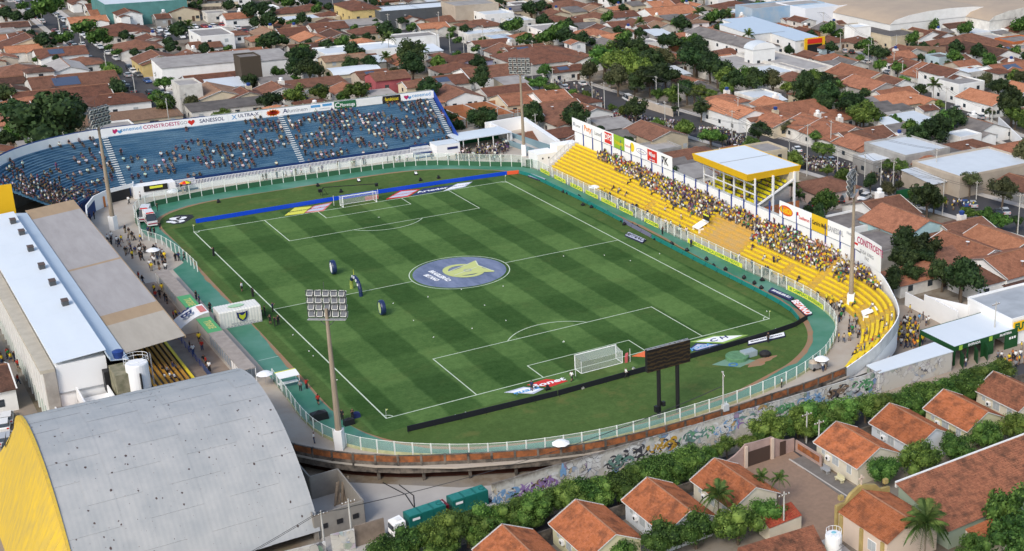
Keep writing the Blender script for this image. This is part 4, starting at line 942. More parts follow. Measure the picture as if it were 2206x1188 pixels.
b.build('front_railing',r)
b=MB(); b.box(-50.58,-50.54,-29,-20,.1,1.1,M('railing_cloth_blue',(.06,.09,.16),.8)); b.build('railing_cloth',r)
# white roofed building behind
MR=M('white_metal_roof',(.66,.71,.75),.45,.35,.25,(.56,.61,.66),stretch=(1,.3,1)); MR2=M('pale_blue_metal_roof',(.46,.54,.62),.45,.3,.3,(.4,.47,.55))
BEI=M('beige_ledge',(.5,.45,.36),.85,.6,.6,(.36,.32,.25))
r=empty('club_building',(-67,18,TG),label='long club building with bright white metal roof and dark roof ventilators',cat='building')
b=MB(); b.box(-70.6,-64.1,-23.5,58,TG,7.0,WHITE2); b.build('wall',r)
for i in range(12):
 y0=-23.6+i*6.82; sheet(-70.7,-63.9,y0,y0+6.8,7.5+.002*i,8.0+.002*i,MR,'roof_panel')
sheet(-63.85,-61.45,-25.5,61,6.9,6.6,MR2,'gutter_roof'); sheet(-64.1,-63.8,-25.5,58,7.9,7.4,MR2,'roof_edge',.5)
b=MB(); b.box(-72.6,-70.75,-24,62,6.4,6.9,BEI); b.build('ledge',r)
b=MB(); b.box(-72.3,-70.7,-24,62,TG,0,GREENP); b.build('plinth',r); b=MB(); b.box(-72.2,-70.7,-24,62,0,6.4,M('side_wall_grey',(.4,.37,.33),.9,.6,.5)); b.build('side_wall',r)  # side wall in warm grey, mottled at random by noise
for y in np.arange(-23,62,2.9):
 b=MB(); b.box(-72.5,-72.2,y,y+.4,TG,6.4,WHITE); b.build('pilaster',r)
 b=MB(); b.box(-72.28,-72.2,y+.6,y+2.3,2.2,5.6,GLASSD); b.build('window',r)
for px,py in ((28,478),(47,502),(66,537),(90,575),(113,610),(140,653)):
 x,y=gp(px,py,8.2); b=MB(); b.box(x-.45,x+.45,y-.7,y+.7,7.6,8.7,LAMPB); b.box(x-.5,x+.5,y-.75,y+.75,8.7,8.78,M('vent_brown',(.1,.07,.06),.7)); b.build('roof_ventilator',r)
b=MB(); b.box(-70.6,-64.1,-23.7,-23.5,2.6,2.8,STEEL); b.build('band',r)
b=MB(); b.box(-64.9,-63.4,-25.3,-23.8,2.0,5.2,BLACK); b.build('condenser_box',r)
b=MB(); b.prism([(-68.6,-31),(-64.6,-31),(-64.6,-24),(-68.6,-24)],1.3,1.5,WHITE2); b.prism([(-68.6,-31),(-68.4,-31),(-68.4,-24),(-68.6,-24)],TG,3.4,WHITE2); b.prism([(-64.8,-31),(-64.6,-31),(-64.6,-24),(-64.8,-24)],1.5,3.2,WHITE2); b.prism([(-68.6,-31.1),(-64.6,-31.1),(-64.6,-30.9),(-68.6,-30.9)],2.6,3.3,WHITE2)
for x in (-67.5,-66.5,-65.6):b.box(x,x+.2,-31,-30.8,0,2.7,WHITE2)
b.build('stair_house',r)
b=MB(); b.box(-71.5,-69,-33,-24,TG,.4,BRICK); b.box(-71.6,-71.4,-33,-24,.4,1.1,WHITE2); b.build('side_stair',r)
b=MB(); b.box(-64.2,-61.6,-30,-25.4,TG,6.2,M('stained_plaster',(.28,.25,.17),.9,.8,.8,(.1,.11,.06))); b.build('annex',r)
b=MB(); b.lathe((-62.6,-24.6,6.8),[(.62,0),(.78,.9),(.8,1.0),(.5,1.15),(.1,1.25)],14,M('blue_plastic_tank',(.02,.05,.2),.4)); o=b.build('water_tank'); tag(o,'small dark blue plastic water tank on the pale blue roof strip','water tank')
# tall white tank
r=empty('tall_water_tank',(-60.6,-28.6,1),label='tall white cylindrical water tank with railing ring beside the vaulted roof',cat='water tank')
Pt=gp(298,762,7.2); TX,TY=-61.2,-29.4
b=MB(); b.lathe((TX,TY,-2.5),[(.7,0),(.7,3.6),(1.5,4.0),(1.5,9.7),(1.42,9.85),(.1,9.95)],24,WHITE2); b.build('tank_body',r,smooth=False)
b=MB(); n=16
for zz in (.5,1.0):
 for i in range(n):a0,a1=2*math.pi*i/n,2*math.pi*(i+1)/n; b.tube((TX+1.6*math.cos(a0),TY+1.6*math.sin(a0),7.4+zz),(TX+1.6*math.cos(a1),TY+1.6*math.sin(a1),7.4+zz),.03,n=4,m=WHITE2)
for i in range(8):a=2*math.pi*i/8; b.tube((TX+1.6*math.cos(a),TY+1.6*math.sin(a),7.3),(TX+1.6*math.cos(a),TY+1.6*math.sin(a),8.4),.03,n=4,m=WHITE2)
b.build('guard_rail',r)
b=MB()
for s in (-.3,.3):b.tube((TX+1.9,TY+s,0),(TX+1.9,TY+s,8.4),.04,n=4,m=STEEL)
for z in np.arange(.4,8.2,.4):b.tube((TX+1.9,TY-.3,z),(TX+1.9,TY+.3,z),.025,n=4,m=STEEL)
b.build('ladder',r)
# yellow hoarding at the far left
r=empty('yellow_hoarding',(-65,78,0),label='tall yellow hoarding at the left edge of the picture by the blue terrace',cat='hoarding')
a1=gp(0,370,8);
b=MB(); b.box(-66.5,-62.6,66.8,67.0,4.2,11.2,YEL); b.build('panel',r)
for x in (-66,-63):b=MB(); b.box(x,x+.2,67,67.2,TG,11,STEEL); b.build('post',r)
# ------------------------------------------------------------------ vaulted gym
GROOF=bpy.data.materials.new('vault_sheet'); GROOF.use_nodes=True; nt=GROOF.node_tree; L=nt.links.new; pb=nt.nodes['Principled BSDF']; pb.inputs['Roughness'].default_value=.55
tc=nt.nodes.new('ShaderNodeTexCoord'); n1=nt.nodes.new('ShaderNodeTexNoise'); n1.inputs['Scale'].default_value=.25; n1.inputs['Detail'].default_value=8; n1.inputs['Roughness'].default_value=.65; L(tc.outputs['Object'],n1.inputs[0])
c1=nt.nodes.new('ShaderNodeValToRGB'); e=c1.color_ramp.elements; e[0].position=.3; e[0].color=(.3,.315,.32,1); e[1].position=.7; e[1].color=(.41,.41,.4,1); L(n1.outputs[0],c1.inputs[0])
vo=nt.nodes.new('ShaderNodeTexVoronoi'); vo.inputs['Scale'].default_value=.95; mp=nt.nodes.new('ShaderNodeMapping'); mp.inputs['Scale'].default_value=(1.2,1,.6); L(tc.outputs['Object'],mp.inputs[0]); L(mp.outputs[0],vo.inputs[0])
n2=nt.nodes.new('ShaderNodeTexNoise'); n2.inputs['Scale'].default_value=7; L(tc.outputs['Object'],n2.inputs[0])
ad=nt.nodes.new('ShaderNodeMath'); ad.operation='MULTIPLY_ADD'; ad.inputs[1].default_value=.22; L(n2.outputs[0],ad.inputs[0]); L(vo.outputs['Distance'],ad.inputs[2])
sepc=nt.nodes.new('ShaderNodeSeparateColor'); L(vo.outputs['Color'],sepc.inputs[0])
thr=nt.nodes.new('ShaderNodeMath'); thr.operation='MULTIPLY_ADD'; thr.inputs[1].default_value=.17; thr.inputs[2].default_value=.1; L(sepc.outputs[0],thr.inputs[0])
lt=nt.nodes.new('ShaderNodeMath'); lt.operation='LESS_THAN'; L(ad.outputs[0],lt.inputs[0]); L(thr.outputs[0],lt.inputs[1])
mx=nt.nodes.new('ShaderNodeMix'); mx.data_type='RGBA'; L(lt.outputs[0],mx.inputs[0]); L(c1.outputs[0],mx.inputs[6]); mx.inputs[7].default_value=(.06,.035,.03,1); L(mx.outputs[2],pb.inputs['Base Color'])
wv=nt.nodes.new('ShaderNodeTexWave'); wv.bands_direction='X'; wv.inputs['Scale'].default_value=.5; L(tc.outputs['Object'],wv.inputs[0]); bpn=nt.nodes.new('ShaderNodeBump'); bpn.inputs['Strength'].default_value=.12; bpn.inputs['Distance'].default_value=.06; L(wv.outputs[0],bpn.inputs['Height']); L(bpn.outputs[0],pb.inputs['Normal'])
vo2=nt.nodes.new('ShaderNodeTexVoronoi'); vo2.inputs['Scale'].default_value=2.2; L(tc.outputs['Object'],vo2.inputs[0]); s2=nt.nodes.new('ShaderNodeSeparateColor'); L(vo2.outputs['Color'],s2.inputs[0]); t2=nt.nodes.new('ShaderNodeMath'); t2.operation='MULTIPLY_ADD'; t2.inputs[1].default_value=.3; t2.inputs[2].default_value=-.16; L(s2.outputs[1],t2.inputs[0]); l2=nt.nodes.new('ShaderNodeMath'); l2.operation='LESS_THAN'; L(vo2.outputs['Distance'],l2.inputs[0]); L(t2.outputs[0],l2.inputs[1])
mx2=nt.nodes.new('ShaderNodeMix'); mx2.data_type='RGBA'; L(l2.outputs[0],mx2.inputs[0]); L(mx.outputs[2],mx2.inputs[6]); mx2.inputs[7].default_value=(.2,.17,.16,1); L(mx2.outputs[2],pb.inputs['Base Color'])
r=empty('gymnasium',(-65,-53,TG),label='vaulted grey metal roofed gymnasium with yellow gable wall',cat='gymnasium')
GC,GRR,GZ=-53.6,26.2,-15.2
def gpt(a):return GC+GRR*math.sin(a),GZ+GRR*math.cos(a)
a0,a1=-math.asin(22/26.2)-.012,math.asin(21/26.2); NA,NX=14,9
for i in range(NA):
 for j in range(NX):
  xa=-77.7+j*26.4/NX; xb=xa+26.4/NX+.05; b=MB(); lift=.02*((i+j*2) % 3)
  A=[]; B=[]
  for k in range(4):
   y,z=gpt(a0+(a1-a0)*(i+k/3)/NA); A.append((xa,y,z+lift)); B.append((xb,y,z+lift))
  b.strip(A,B,GROOF); b.build('roof_sheet',r,smooth=True)
YW2=M('yellow_gable_paint',(.62,.42,.04),.8,.7,.9,(.4,.3,.09),.1,5,stretch=(1,1.6,.25),detail=9)
b=MB(); ys_=[a0+(a1-a0)*i/30 for i in range(31)]; T=[(-77.6,*gpt(a)) for a in ys_]; Bt=[(-77.6-5.2*min(1,max(0,(gpt(a)[1]-TG)/5)),gpt(a)[0],TG) for a in ys_]; b.strip(T,Bt,YW2); b.build('gable_wall',r)
b=MB(); T=[(-51.5,gpt(a)[0],gpt(a)[1]-.1) for a in ys_]; Bt=[(-51.5,gpt(a)[0],TG) for a in ys_]; b.strip(Bt,T,GREY); b.build('gable_wall',r)
b=MB(); T=[(-77.9,gpt(a)[0],gpt(a)[1]+.25) for a in ys_]; Bt=[(-77.9,gpt(a)[0],gpt(a)[1]-.6) for a in ys_]; T2=[(-77.6,gpt(a)[0],gpt(a)[1]+.25) for a in ys_]; b.strip(T,Bt,YW2); b.strip(T2,T,YW2); b.build('verge',r)
b=MB(); b.add([(-79.6,-41.2,4.2),(-79.6,-39.4,4.0),(-79.2,-39.8,5.6),(-79.2,-40.8,6.2)],[(0,1,2,3)],DARK); b.build('dark_opening',r)
# ------------------------------------------------------------------ covered walkway and inflatable tunnel
TRF=M('walkway_roof',(.37,.32,.28),.8,.4,.8); WG=M('walkway_green',(.09,.36,.14),.7)
r=empty('covered_walkway',(-46,-2,0),label='long low covered dugout walkway with brown and green roof',cat='walkway')
for i,(y0,y1,m) in enumerate(((-29,-23,TRF),(-22.98,-17,TRF),(-16.98,-11,TRF),(-10.98,-3.6,WG),(1.5,9.0,WG),(9.02,14,TRF),(14.02,19,TRF),(19.02,24.6,TRF))):
 b=MB(); b.box(-47.3,-45.1,y0,y1,2.3,2.42,m); b.build('roof_panel',r)
for y0,y1 in ((-29,-3.6),(1.5,24.6)):
 b=MB(); b.box(-47.2,-47.1,y0,y1,0,2.3,CONCL); b.build('back_wall',r)
for y in list(np.arange(-28.4,-12,1.35))+list(np.arange(10.2,23.8,1.35)):
 b=MB(); b.box(-47.26,-47.2,y,y+.75,.7,2.1,WHITE2 if int(y*3) % 2 else M('pane_grey',(.25,.3,.36),.3)); b.build('window',r)
for y in np.arange(-29,24.7,2.4):
 if not-3.6<y<1.5:b=MB(); b.box(-45.25,-45.15,y,y+.1,0,2.3,WHITE); b.build('post',r)
for y,wd in ((5.2,'TIGRE'),(-7.3,'TIGRE')):text(wd,1.5,M('ink_gold',(.5,.5,.15),.6),(-46.2,y,2.42),(0,-1,0),(1,0,0),r,ext=.01,bold=.04)
b=MB(); nA=7;
for k in range(nA):pass
A=[]; B=[]
for k in range(nA+1):
 t=k/nA; x=-50.6+5.5*t; z=.6+2.5*math.sin(t*math.pi*.5); A.append((x,-3.4,z)); B.append((x,1.3,z))
b.strip(A,B,WHITE2); b.strip([(p[0],p[1],0) for p in A],A,CONCL); b.strip(B,[(p[0],p[1],0) for p in B],CONCL); b.build('arched_canopy',r)
text('B',2.6,NAVY,(-48.3,-1.6,2.75),(0,-1,0),(1,0,.45),r,ext=.05,bold=.03); text('3',2.6,NAVY,(-48.3,.2,2.75),(0,-1,0),(1,0,.45),r,ext=.05,bold=.03)
b=MB(); b.box(-46.3,-45.3,-2.6,.4,3.12,3.16,PINK); b.build('pink_label',r)
INW=M('inflatable_ivory',(.72,.71,.66),.6,.3,1.2,(.55,.53,.46))
r=empty('inflatable_tunnel',(-40.4,-2.4,0),label='ivory inflatable players tunnel with shield print on the green track',cat='tunnel')
X0,X1,Y0,Y1,H=-43.9,-37.2,-4.3,-.6,2.9
nr=14
for i in range(nr):
 xa=X0+(X1-X0)*i/nr; xb=X0+(X1-X0)*(i+1)/nr; b=MB(); xm=(xa+xb)/2
 prof=[(Y0-.03,0),(Y0-.08,H*.5),(Y0-.02,H-.18),(Y0+.2,H),(Y1-.2,H),(Y1+.02,H-.18),(Y1+.06,H*.5),(Y1,0)]
 for a,c,dd in ((xa,xm,1),(xm,xb,-1)):
  fa,fc=(.0,.035) if dd>0 else (.035,.0)
  mid_=(Y0+Y1)/2
  A=[(a,y+(fa if y>mid_ else-fa),z+(fa if z>2 else 0)) for y,z in prof]; B=[(c,y+(fc if y>mid_ else-fc),z+(fc if z>2 else 0)) for y,z in prof]; b.strip(B,A,INW)
 b.build('air_rib',r)
b=MB(); b.add([(X0,y,z) for y,z in prof],[tuple(range(8))],INW); b.build('end_panel',r)
YB=Y0-.26
b=MB(); sh=[(-1.05,2.55),(-.6,2.4),(.6,2.4),(1.05,2.55),(.95,1.6),(.6,1.05),(0,.8),(-.6,1.05),(-.95,1.6)]; b.add([(-40.3+x*.85,YB,z) for x,z in sh],[tuple(range(9))[::-1]],NAVY); b.build('shield_print',r)
b=MB(); sh2=[(-.7,2.3),(-.25,1.9),(.25,1.9),(.7,2.3),(.6,1.5),(0,1.0),(-.6,1.5)]; b.add([(-40.3+x*.8,YB-.02,z) for x,z in sh2],[tuple(range(7))[::-1]],M('shield_lime',(.45,.5,.03),.6)); b.build('shield_mark',r)
text('BRASILEIRÃO BETANO',.36,GRYI,(-40.3,YB,.62),(1,0,0),(0,0,1),r,ext=.02,bold=.02)
b=MB()
for i in range(11):
 x=-42.9+i*.52; b.add([(x,YB,.02),(x+.48,YB,.02),(x+.24,YB,.42)],[(0,1,2)],GRYI)
b.build('zigzag_print',r)
b=MB(); A=[(-40.7+1.3*math.cos(t*.314),-2.5+.75*math.sin(t*.314),H+.12) for t in range(20)]; b.add(A,[tuple(range(20))],M('pale_green_print',(.35,.55,.35),.7)); b.build('roof_print',r)
# ------------------------------------------------------------------ VIP box
r=empty('vip_box',(66,1,TG),label='raised hospitality stand with white roof and yellow fascia behind the yellow terrace',cat='stand')
vx0,vx1,vy0,vy1,vz=59.5,73.6,-9.0,12.0,11.95
b=MB()
b.box(vx0+.35,vx1-.35,vy0+.35,vy1-.35,vz-.1,vz-.02,MR); b.build('roof_deck',r)
b=MB(); b.box(vx0+.5,vx1-.5,1.8,1.95,vz-.02,vz+.06,STEEL); b.build('roof_seam',r)
def fasc(p,q,name='fascia'):
 b=MB(); c=Vector((66.5,1.5,0)); P=[Vector((*p,vz)),Vector((*q,vz))]; I=[v+(c-v)*0 for v in P]
 lo=[Vector((v.x+(c.x-v.x)*.045,v.y+(c.y-v.y)*.03,vz-1.5)) for v in P]; inn_=[Vector((v.x+(c.x-v.x)*.05,v.y+(c.y-v.y)*.05,vz-.03)) for v in P]
 b.quad(lo[0],lo[1],P[1],P[0],YEL); b.quad(P[0],P[1],inn_[1],inn_[0],YEL); b.quad(inn_[0],inn_[1],lo[1],lo[0],YEL); b.build(name,r)
fasc((vx0,vy0),(vx1,vy0)); fasc((vx1,vy0),(vx1,vy1)); fasc((vx1,vy1),(vx0,vy1)); fasc((vx0,vy1),(vx0,vy0))
for i in range(6):
 y=10.5-i*3.88; b=MB(); b.box(61.5,61.8,y-.14,y+.14,4.4,10.8,WHITE2); b.build('front_column',r)
for z in (7.2,9.2):
 b=MB(); b.box(61.55,61.75,-9.0,10.6,z,z+.22,WHITE2); b.build('front_beam',r)
for y in (-9.0,10.7):
 for x in (66,71.6):b=MB(); b.box(x,x+.4,y-.2,y+.2,TG,10.8,WHITE2); b.build('side_column',r)
SEATY=M('seat_yellow',(.68,.6,.02),.5); seat=MB(); seat.box(0,.4,-.24,.24,.35,.43,SEATY); seat.box(.36,.44,-.24,.24,.43,.85,SEATY); seatm=seat.mesh('seat')
for k in range(8):
 x0=62+k*1.05; z=4.6+k*.52; b=MB(); b.box(x0,x0+1.05,-8.8,10.5,z-1.2,z,GREY); b.build('tier',r)
 for i in range(31):
  y=-8.3+i*.6
  if abs(i-10) <1 or abs(i-21) <1 or (k*7+i*3) % 29==0:continue
  o=link('seat',seatm,r,Vector((x0+.3,y,z))-r.location,True)
b=MB(); b.prism([(61.5,-9.05),(73.2,-9.05),(73.2,-8.85),(61.5,-8.85)],TG,4.2,BRICK); b.prism([(61.5,10.65),(73.2,10.65),(73.2,10.85),(61.5,10.85)],TG,4.2,BRICK); b.prism([(61.3,-9.05),(61.5,-9.05),(61.5,10.85),(61.3,10.85)],TG,4.4,BRICK); b.build('brick_base',r)
b=MB(); b.add([(61.4,-9.15,4.3),(71.4,-9.15,8.9),(71.4,-9.15,9.3),(61.4,-9.15,4.7),(61.4,-8.85,4.3),(71.4,-8.85,8.9),(71.4,-8.85,9.3),(61.4,-8.85,4.7)],[(0,1,2,3),(4,7,6,5),(3,2,6,7),(0,3,7,4)],WHITE2); b.build('sloping_edge',r)
b=MB(); b.box(70.6,73.2,-8.8,10.5,8.3,10.7,CREAM); b.build('rear_wall',r); b=MB(); b.box(69.2,71,3,10,8.3,10.6,M('vip_glass',(.08,.1,.06),.15)); b.build('glass_room',r)
# ------------------------------------------------------------------ graffiti wall
def graffiti():
 m=bpy.data.materials.new('graffiti_paint'); m.use_nodes=True; nt=m.node_tree; L=nt.links.new; N=nt.nodes.new; b=nt.nodes['Principled BSDF']; b.inputs['Roughness'].default_value=.8
 tc=N('ShaderNodeTexCoord'); n0=N('ShaderNodeTexNoise'); n0.inputs['Scale'].default_value=.9; n0.inputs['Detail'].default_value=5; L(tc.outputs['Object'],n0.inputs[0])
 mx=N('ShaderNodeMix'); mx.data_type='RGBA'; mx.blend_type='LINEAR_LIGHT'; mx.inputs[0].default_value=.8; L(tc.outputs['Object'],mx.inputs[6]); L(n0.outputs['Color'],mx.inputs[7])
 vo=N('ShaderNodeTexVoronoi'); vo.inputs['Scale'].default_value=1.3; L(mx.outputs[2],vo.inputs[0])
 sc_=N('ShaderNodeSeparateColor'); L(vo.outputs['Color'],sc_.inputs[0]); cr=N('ShaderNodeValToRGB'); cr.color_ramp.interpolation='CONSTANT'; L(sc_.outputs[0],cr.inputs[0]); e=cr.color_ramp.elements
 cols=[(0,(.58,.58,.57)),(.3,(.16,.26,.42)),(.38,(.55,.55,.54)),(.52,(.3,.22,.34)),(.58,(.42,.4,.36)),(.68,(.12,.2,.14)),(.74,(.5,.46,.36)),(.84,(.1,.1,.11)),(.88,(.42,.28,.1)),(.92,(.22,.36,.4)),(.96,(.6,.6,.6))]
 e[0].position=0; e[0].color=(*cols[0][1],1); e[1].position=cols[1][0]; e[1].color=(*cols[1][1],1)
 for p,c in cols[2:]:q=e.new(p); q.color=(*c,1)
 ve=N('ShaderNodeTexVoronoi'); ve.feature='DISTANCE_TO_EDGE'; ve.inputs['Scale'].default_value=1.3; L(mx.outputs[2],ve.inputs[0])
 lt=N('ShaderNodeMath'); lt.operation='LESS_THAN'; lt.inputs[1].default_value=.045; L(ve.outputs[0],lt.inputs[0])
 m2=N('ShaderNodeMix'); m2.data_type='RGBA'; L(lt.outputs[0],m2.inputs[0]); L(cr.outputs[0],m2.inputs[6]); m2.inputs[7].default_value=(.09,.09,.11,1)
 n3=N('ShaderNodeTexNoise'); n3.inputs['Scale'].default_value=.3; n3.inputs['Detail'].default_value=5; L(tc.outputs['Object'],n3.inputs[0]); r3=N('ShaderNodeMapRange'); r3.inputs[1].default_value=.42; r3.inputs[2].default_value=.6; L(n3.outputs[0],r3.inputs[0])
 m3=N('ShaderNodeMix'); m3.data_type='RGBA'; L(r3.outputs[0],m3.inputs[0]); m3.inputs[6].default_value=(.5,.48,.43,1); L(m2.outputs[2],m3.inputs[7])
 sz=N('ShaderNodeSeparateXYZ'); L(tc.outputs['Object'],sz.inputs[0]); n5=N('ShaderNodeTexNoise'); n5.inputs['Scale'].default_value=2; n5.inputs['Detail'].default_value=5; L(tc.outputs['Object'],n5.inputs[0])
 s1=N('ShaderNodeMath'); s1.operation='ADD'; L(sz.outputs[2],s1.inputs[0]); L(n5.outputs[0],s1.inputs[1]); r5=N('ShaderNodeMapRange'); r5.inputs[1].default_value=1.7; r5.inputs[2].default_value=2.5; L(s1.outputs[0],r5.inputs[0])
 m4=N('ShaderNodeMix'); m4.data_type='RGBA'; L(r5.outputs[0],m4.inputs[0]); L(m3.outputs[2],m4.inputs[6]); m4.inputs[7].default_value=(.13,.11,.09,1); L(m4.outputs[2],b.inputs['Base Color'])
 return m
GRAF=graffiti()
r=empty('graffiti_wall',(10,-83.4,TG),label='long street wall painted with graffiti below the brick ring wall',cat='wall')
gw=resample([(-31.5,-82.6),(34,-82.6)],5)
for i in range(len(gw)-1):
 b=MB(); seg_box(gw[i],gw[i+1],-.12,.12,TG,2.0-(gw[i][0]+30)*.013+.02*(i % 2),GRAF,b); b.build('wall_panel',r)
b=MB();
def blob(cx,cz,w_,h_,m,s,par,y=-83.9):
 rn=random.Random(s); n=22; vs=[]
 for i in range(n):t=2*math.pi*i/n; k=1+.3*math.sin(3*t+s)+.2*math.sin(5*t+2*s); vs.append((cx+w_*k*math.cos(t),y,cz+h_*k*math.sin(t)))
 q=MB(); q.add(vs,[tuple(range(n))],m); return q.build('painted_shape',par)
def strokes(px,w_,h_,cols,seed,par,n=14,y=-82.735,zc=None):
 rn=random.Random(seed); P0=gy(px,1000,y); zc=zc if zc is not None else-.15
 for ci,c in enumerate(cols):
  q=MB()
  for k in range(n):
   cx_=P0.x+rn.uniform(-w_,w_); cz=zc+rn.uniform(-h_,h_)*.8; r_=rn.uniform(.25,.8); a0=rn.uniform(0,6.28); da=rn.uniform(1.2,3.6)*rn.choice((-1,1)); th=rn.uniform(.08,.3); A=[]; B=[]
   for i in range(8):
    a_=a0+da*i/7; t_=th*math.sin(math.pi*(i+.6)/8.2); yy_=y-.004*ci-.0015*(k % 3); A.append((cx_+(r_-t_)*math.cos(a_),yy_,cz+(r_-t_)*.8*math.sin(a_))); B.append((cx_+(r_+t_)*math.cos(a_),yy_,cz+(r_+t_)*.8*math.sin(a_)))
   q.strip(A,B,c)
  o_=q.build('painted_strokes',par); o_['kind'] ='stuff'
GI=lambda n,c:M('spray_'+n,c,.8,.4,1.5)
LB,VI,OC,TG_,DK,WH2,GN,BRN=GI('light_blue',(.2,.36,.58)),GI('violet',(.3,.19,.42)),GI('ochre',(.5,.3,.04)),GI('teal',(.14,.26,.22)),GI('dark',(.06,.06,.07)),GI('white',(.66,.66,.64)),GI('green',(.13,.34,.16)),GI('brown',(.22,.15,.1))
for px,w_,h_,cols in ((1075,1.7,.9,(LB,WH2)),(1125,1.8,.9,(VI,WH2)),(1170,1.4,.9,(VI,BRN)),(1185,1.0,.9,(BRN,)),(1330,1.8,.8,(TG_,WH2,DK)),(1375,1.0,1.1,(DK,WH2)),(1430,2.2,.8,(OC,WH2,DK)),(1500,2.4,.9,(TG_,GN,WH2)),(1560,2.0,.9,(WH2,LB)),(1620,2.2,.8,(WH2,VI,TG_)),(1690,2.0,.8,(GN,WH2)),(1745,2.2,.8,(LB,WH2)),(1800,2.0,.8,(BRN,DK)),(1850,1.6,.8,(GN,DK,WH2))):
 P=gy(px,1000,-82.7); blob(P.x,-.1,w_*.62,h_*.75,cols[0],px % 7,r,-82.728) if cols[0] not in (DK,) else None; strokes(px,w_,h_,cols[1:]+(cols[0],) if len(cols) >1 else (WH2,),px,r)
P=gy(1213,1015,-82.76); blob(P.x,P.z,.45,.8,LB,3,r,-82.76)
for px,wd in ((1245,'JL'),(1690,'BOMA'),(1290,'S')):
 P=gy(px,1000,-82.76); text(wd,1.3,WH2 if wd !='BOMA' else GN,(P.x,-82.78,-.1),(1,0,0),(0,0,1),r,ext=.01,bold=.05)
 # building with graffiti front and white roof
r=empty('street_annex',(42,-82,TG),label='low annex with white metal roof and blue grey graffiti on its street front',cat='building')
P=[gp(1868,787,1.1),gp(1895,803,1.1),gp(2052,757,1.1),gp(2012,738,1.1)]
b=MB(); b.prism(P,TG,.95,GRAF); b.build('wall',r); c=(sum(p[0] for p in P)/4,sum(p[1] for p in P)/4)
b=MB(); b.prism([(c[0]+(p[0]-c[0])*1.02,c[1]+(p[1]-c[1])*1.05) for p in P],.96,1.1,MR); b.build('roof',r)
b=MB(); b.lathe((32.2,-81.5,TG),[(.8,0),(.95,1.6),(.85,1.8),(.3,2.0)],14,M('blue_plastic_tank',(.02,.05,.2),.4)); o=b.build('water_tank'); tag(o,'dark blue plastic water tank under the end of the white annex roof','water tank')
# green gate building
r=empty('gate_building',(60,-76,TG),label='dark green gate building with white roof where fans queue',cat='building')
P=[gp(1983,712,.9),gp(2056,748,.9),gp(2192,707,.9),gp(2120,672,.9)]
DG=M('dark_green_gate_paint',(.012,.075,.022),.7,.3,.6)
b=MB(); b.prism(P,.8,.9,MR); b.build('roof',r)
for i in range(4):
 p,q=P[i],P[(i+1) % 4]; b=MB(); seg_box(p,q,-.06,.1,.15,.93,DG,b); b.build('fascia',r)
def lerp(p,q,t):return (p[0]+(q[0]-p[0])*t,p[1]+(q[1]-p[1])*t)
A_,B_=P[1],P[2]
for t0,t1 in ((0,.02),(.2,.22),(.42,.62),(.8,1)):
 b=MB(); seg_box(lerp(A_,B_,t0),lerp(A_,B_,t1),-.05,.05,TG,.15,DG,b); b.build('front_panel',r)
for t in (.02,.24,.4):
 p=lerp(A_,B_,t); b=MB(); b.obox((p[0]+.7,p[1]-.9,(TG+.0)/2),(.08,2.0,-TG),R(-28),DG); b.build('door_leaf',r)
for p in P:b=MB(); b.box(p[0]-.12,p[0]+.12,p[1]-.12,p[1]+.12,TG,.15,DG); b.build('corner_post',r)
p,q=P[0],P[3]; b=MB(); seg_box(lerp(p,q,.45),q,-.05,.05,TG,.15,DARK,b); b.build('back_panel',r)
d=Vector((B_[0]-A_[0],B_[1]-A_[1],0))
for t,s_,sz in ((.3,'ENTRADA',.62),(.8,'BILHETERIA',.55)):
 c=lerp(A_,B_,t); nx=Vector((d.y,-d.x,0)).normalized(); text(s_,sz,INKW,(c[0]+nx.x*.13,c[1]+nx.y*.13,.53),d,(0,0,1),r,ext=.03,bold=.03)
for t in (.88,.92,.96):
 c=lerp(A_,B_,t); nx=Vector((d.y,-d.x,0)).normalized()*.1; b=MB(); b.obox((c[0]+nx.x,c[1]+nx.y,-.55),(.35,.06,.4),math.atan2(d.y,d.x),INKW); b.build('pictogram',r)
for t in (.09,.56):
 c=lerp(A_,B_,t); nx=Vector((d.y,-d.x,0)).normalized()*.16; b=MB(); b.obox((c[0]+nx.x,c[1]+nx.y,.5),(.75,.05,.8),math.atan2(d.y,d.x),M('crest_lime',(.3,.5,.06),.6)); b.build('crest',r)
 # white walls and big roof to the right of the gate
def wall_px(pts,h,label,m=WALLW,zb=TG,th=.12,name='boundary_wall',grp=None):
 P=[gp(x,y,zb) for x,y in pts]; r=empty(name,(P[0][0],P[0][1],zb),label=label,cat='wall',group=grp)
 for i in range(len(P)-1):b=MB(); seg_box(P[i],P[i+1],-th,th,zb,zb+(h[i] if isinstance(h,(list,tuple)) else h),m,b); b.build('wall_panel',r)
 return r
wall_px([(1950,658),(1990,678),(2062,716)],(2.6,3.9),'tall white wall behind the fans waiting inside the gate')
wall_px([(1990,678),(2085,700)],3.7,'white wall running back behind the gate queue')
r=empty('sales_hall',(75,-72,TG),label='large hall with flat pale metal roof and white side at right edge',cat='building')
P=[gp(2085,645,2.2),gp(2180,692,2.2),gp(2290,662,2.2),gp(2206,614,2.2)]
b=MB(); b.prism(P,TG,2.1,WALLW); b.build('wall',r); c=(sum(p[0] for p in P)/4,sum(p[1] for p in P)/4)
b=MB(); b.prism([(c[0]+(p[0]-c[0])*.99,c[1]+(p[1]-c[1])*.98) for p in P],2.1,2.22,M('grey_metal_roof',(.4,.42,.44),.5,.4,.3)); b.build('roof',r)
for i in range(4):b=MB(); seg_box(P[i],P[(i+1) % 4],-.1,.1,2.1,2.6,WALLW,b); b.build('parapet',r)
d=Vector((P[2][0]-P[1][0],P[2][1]-P[1][1],0)); nx=Vector((d.y,-d.x,0)).normalized()
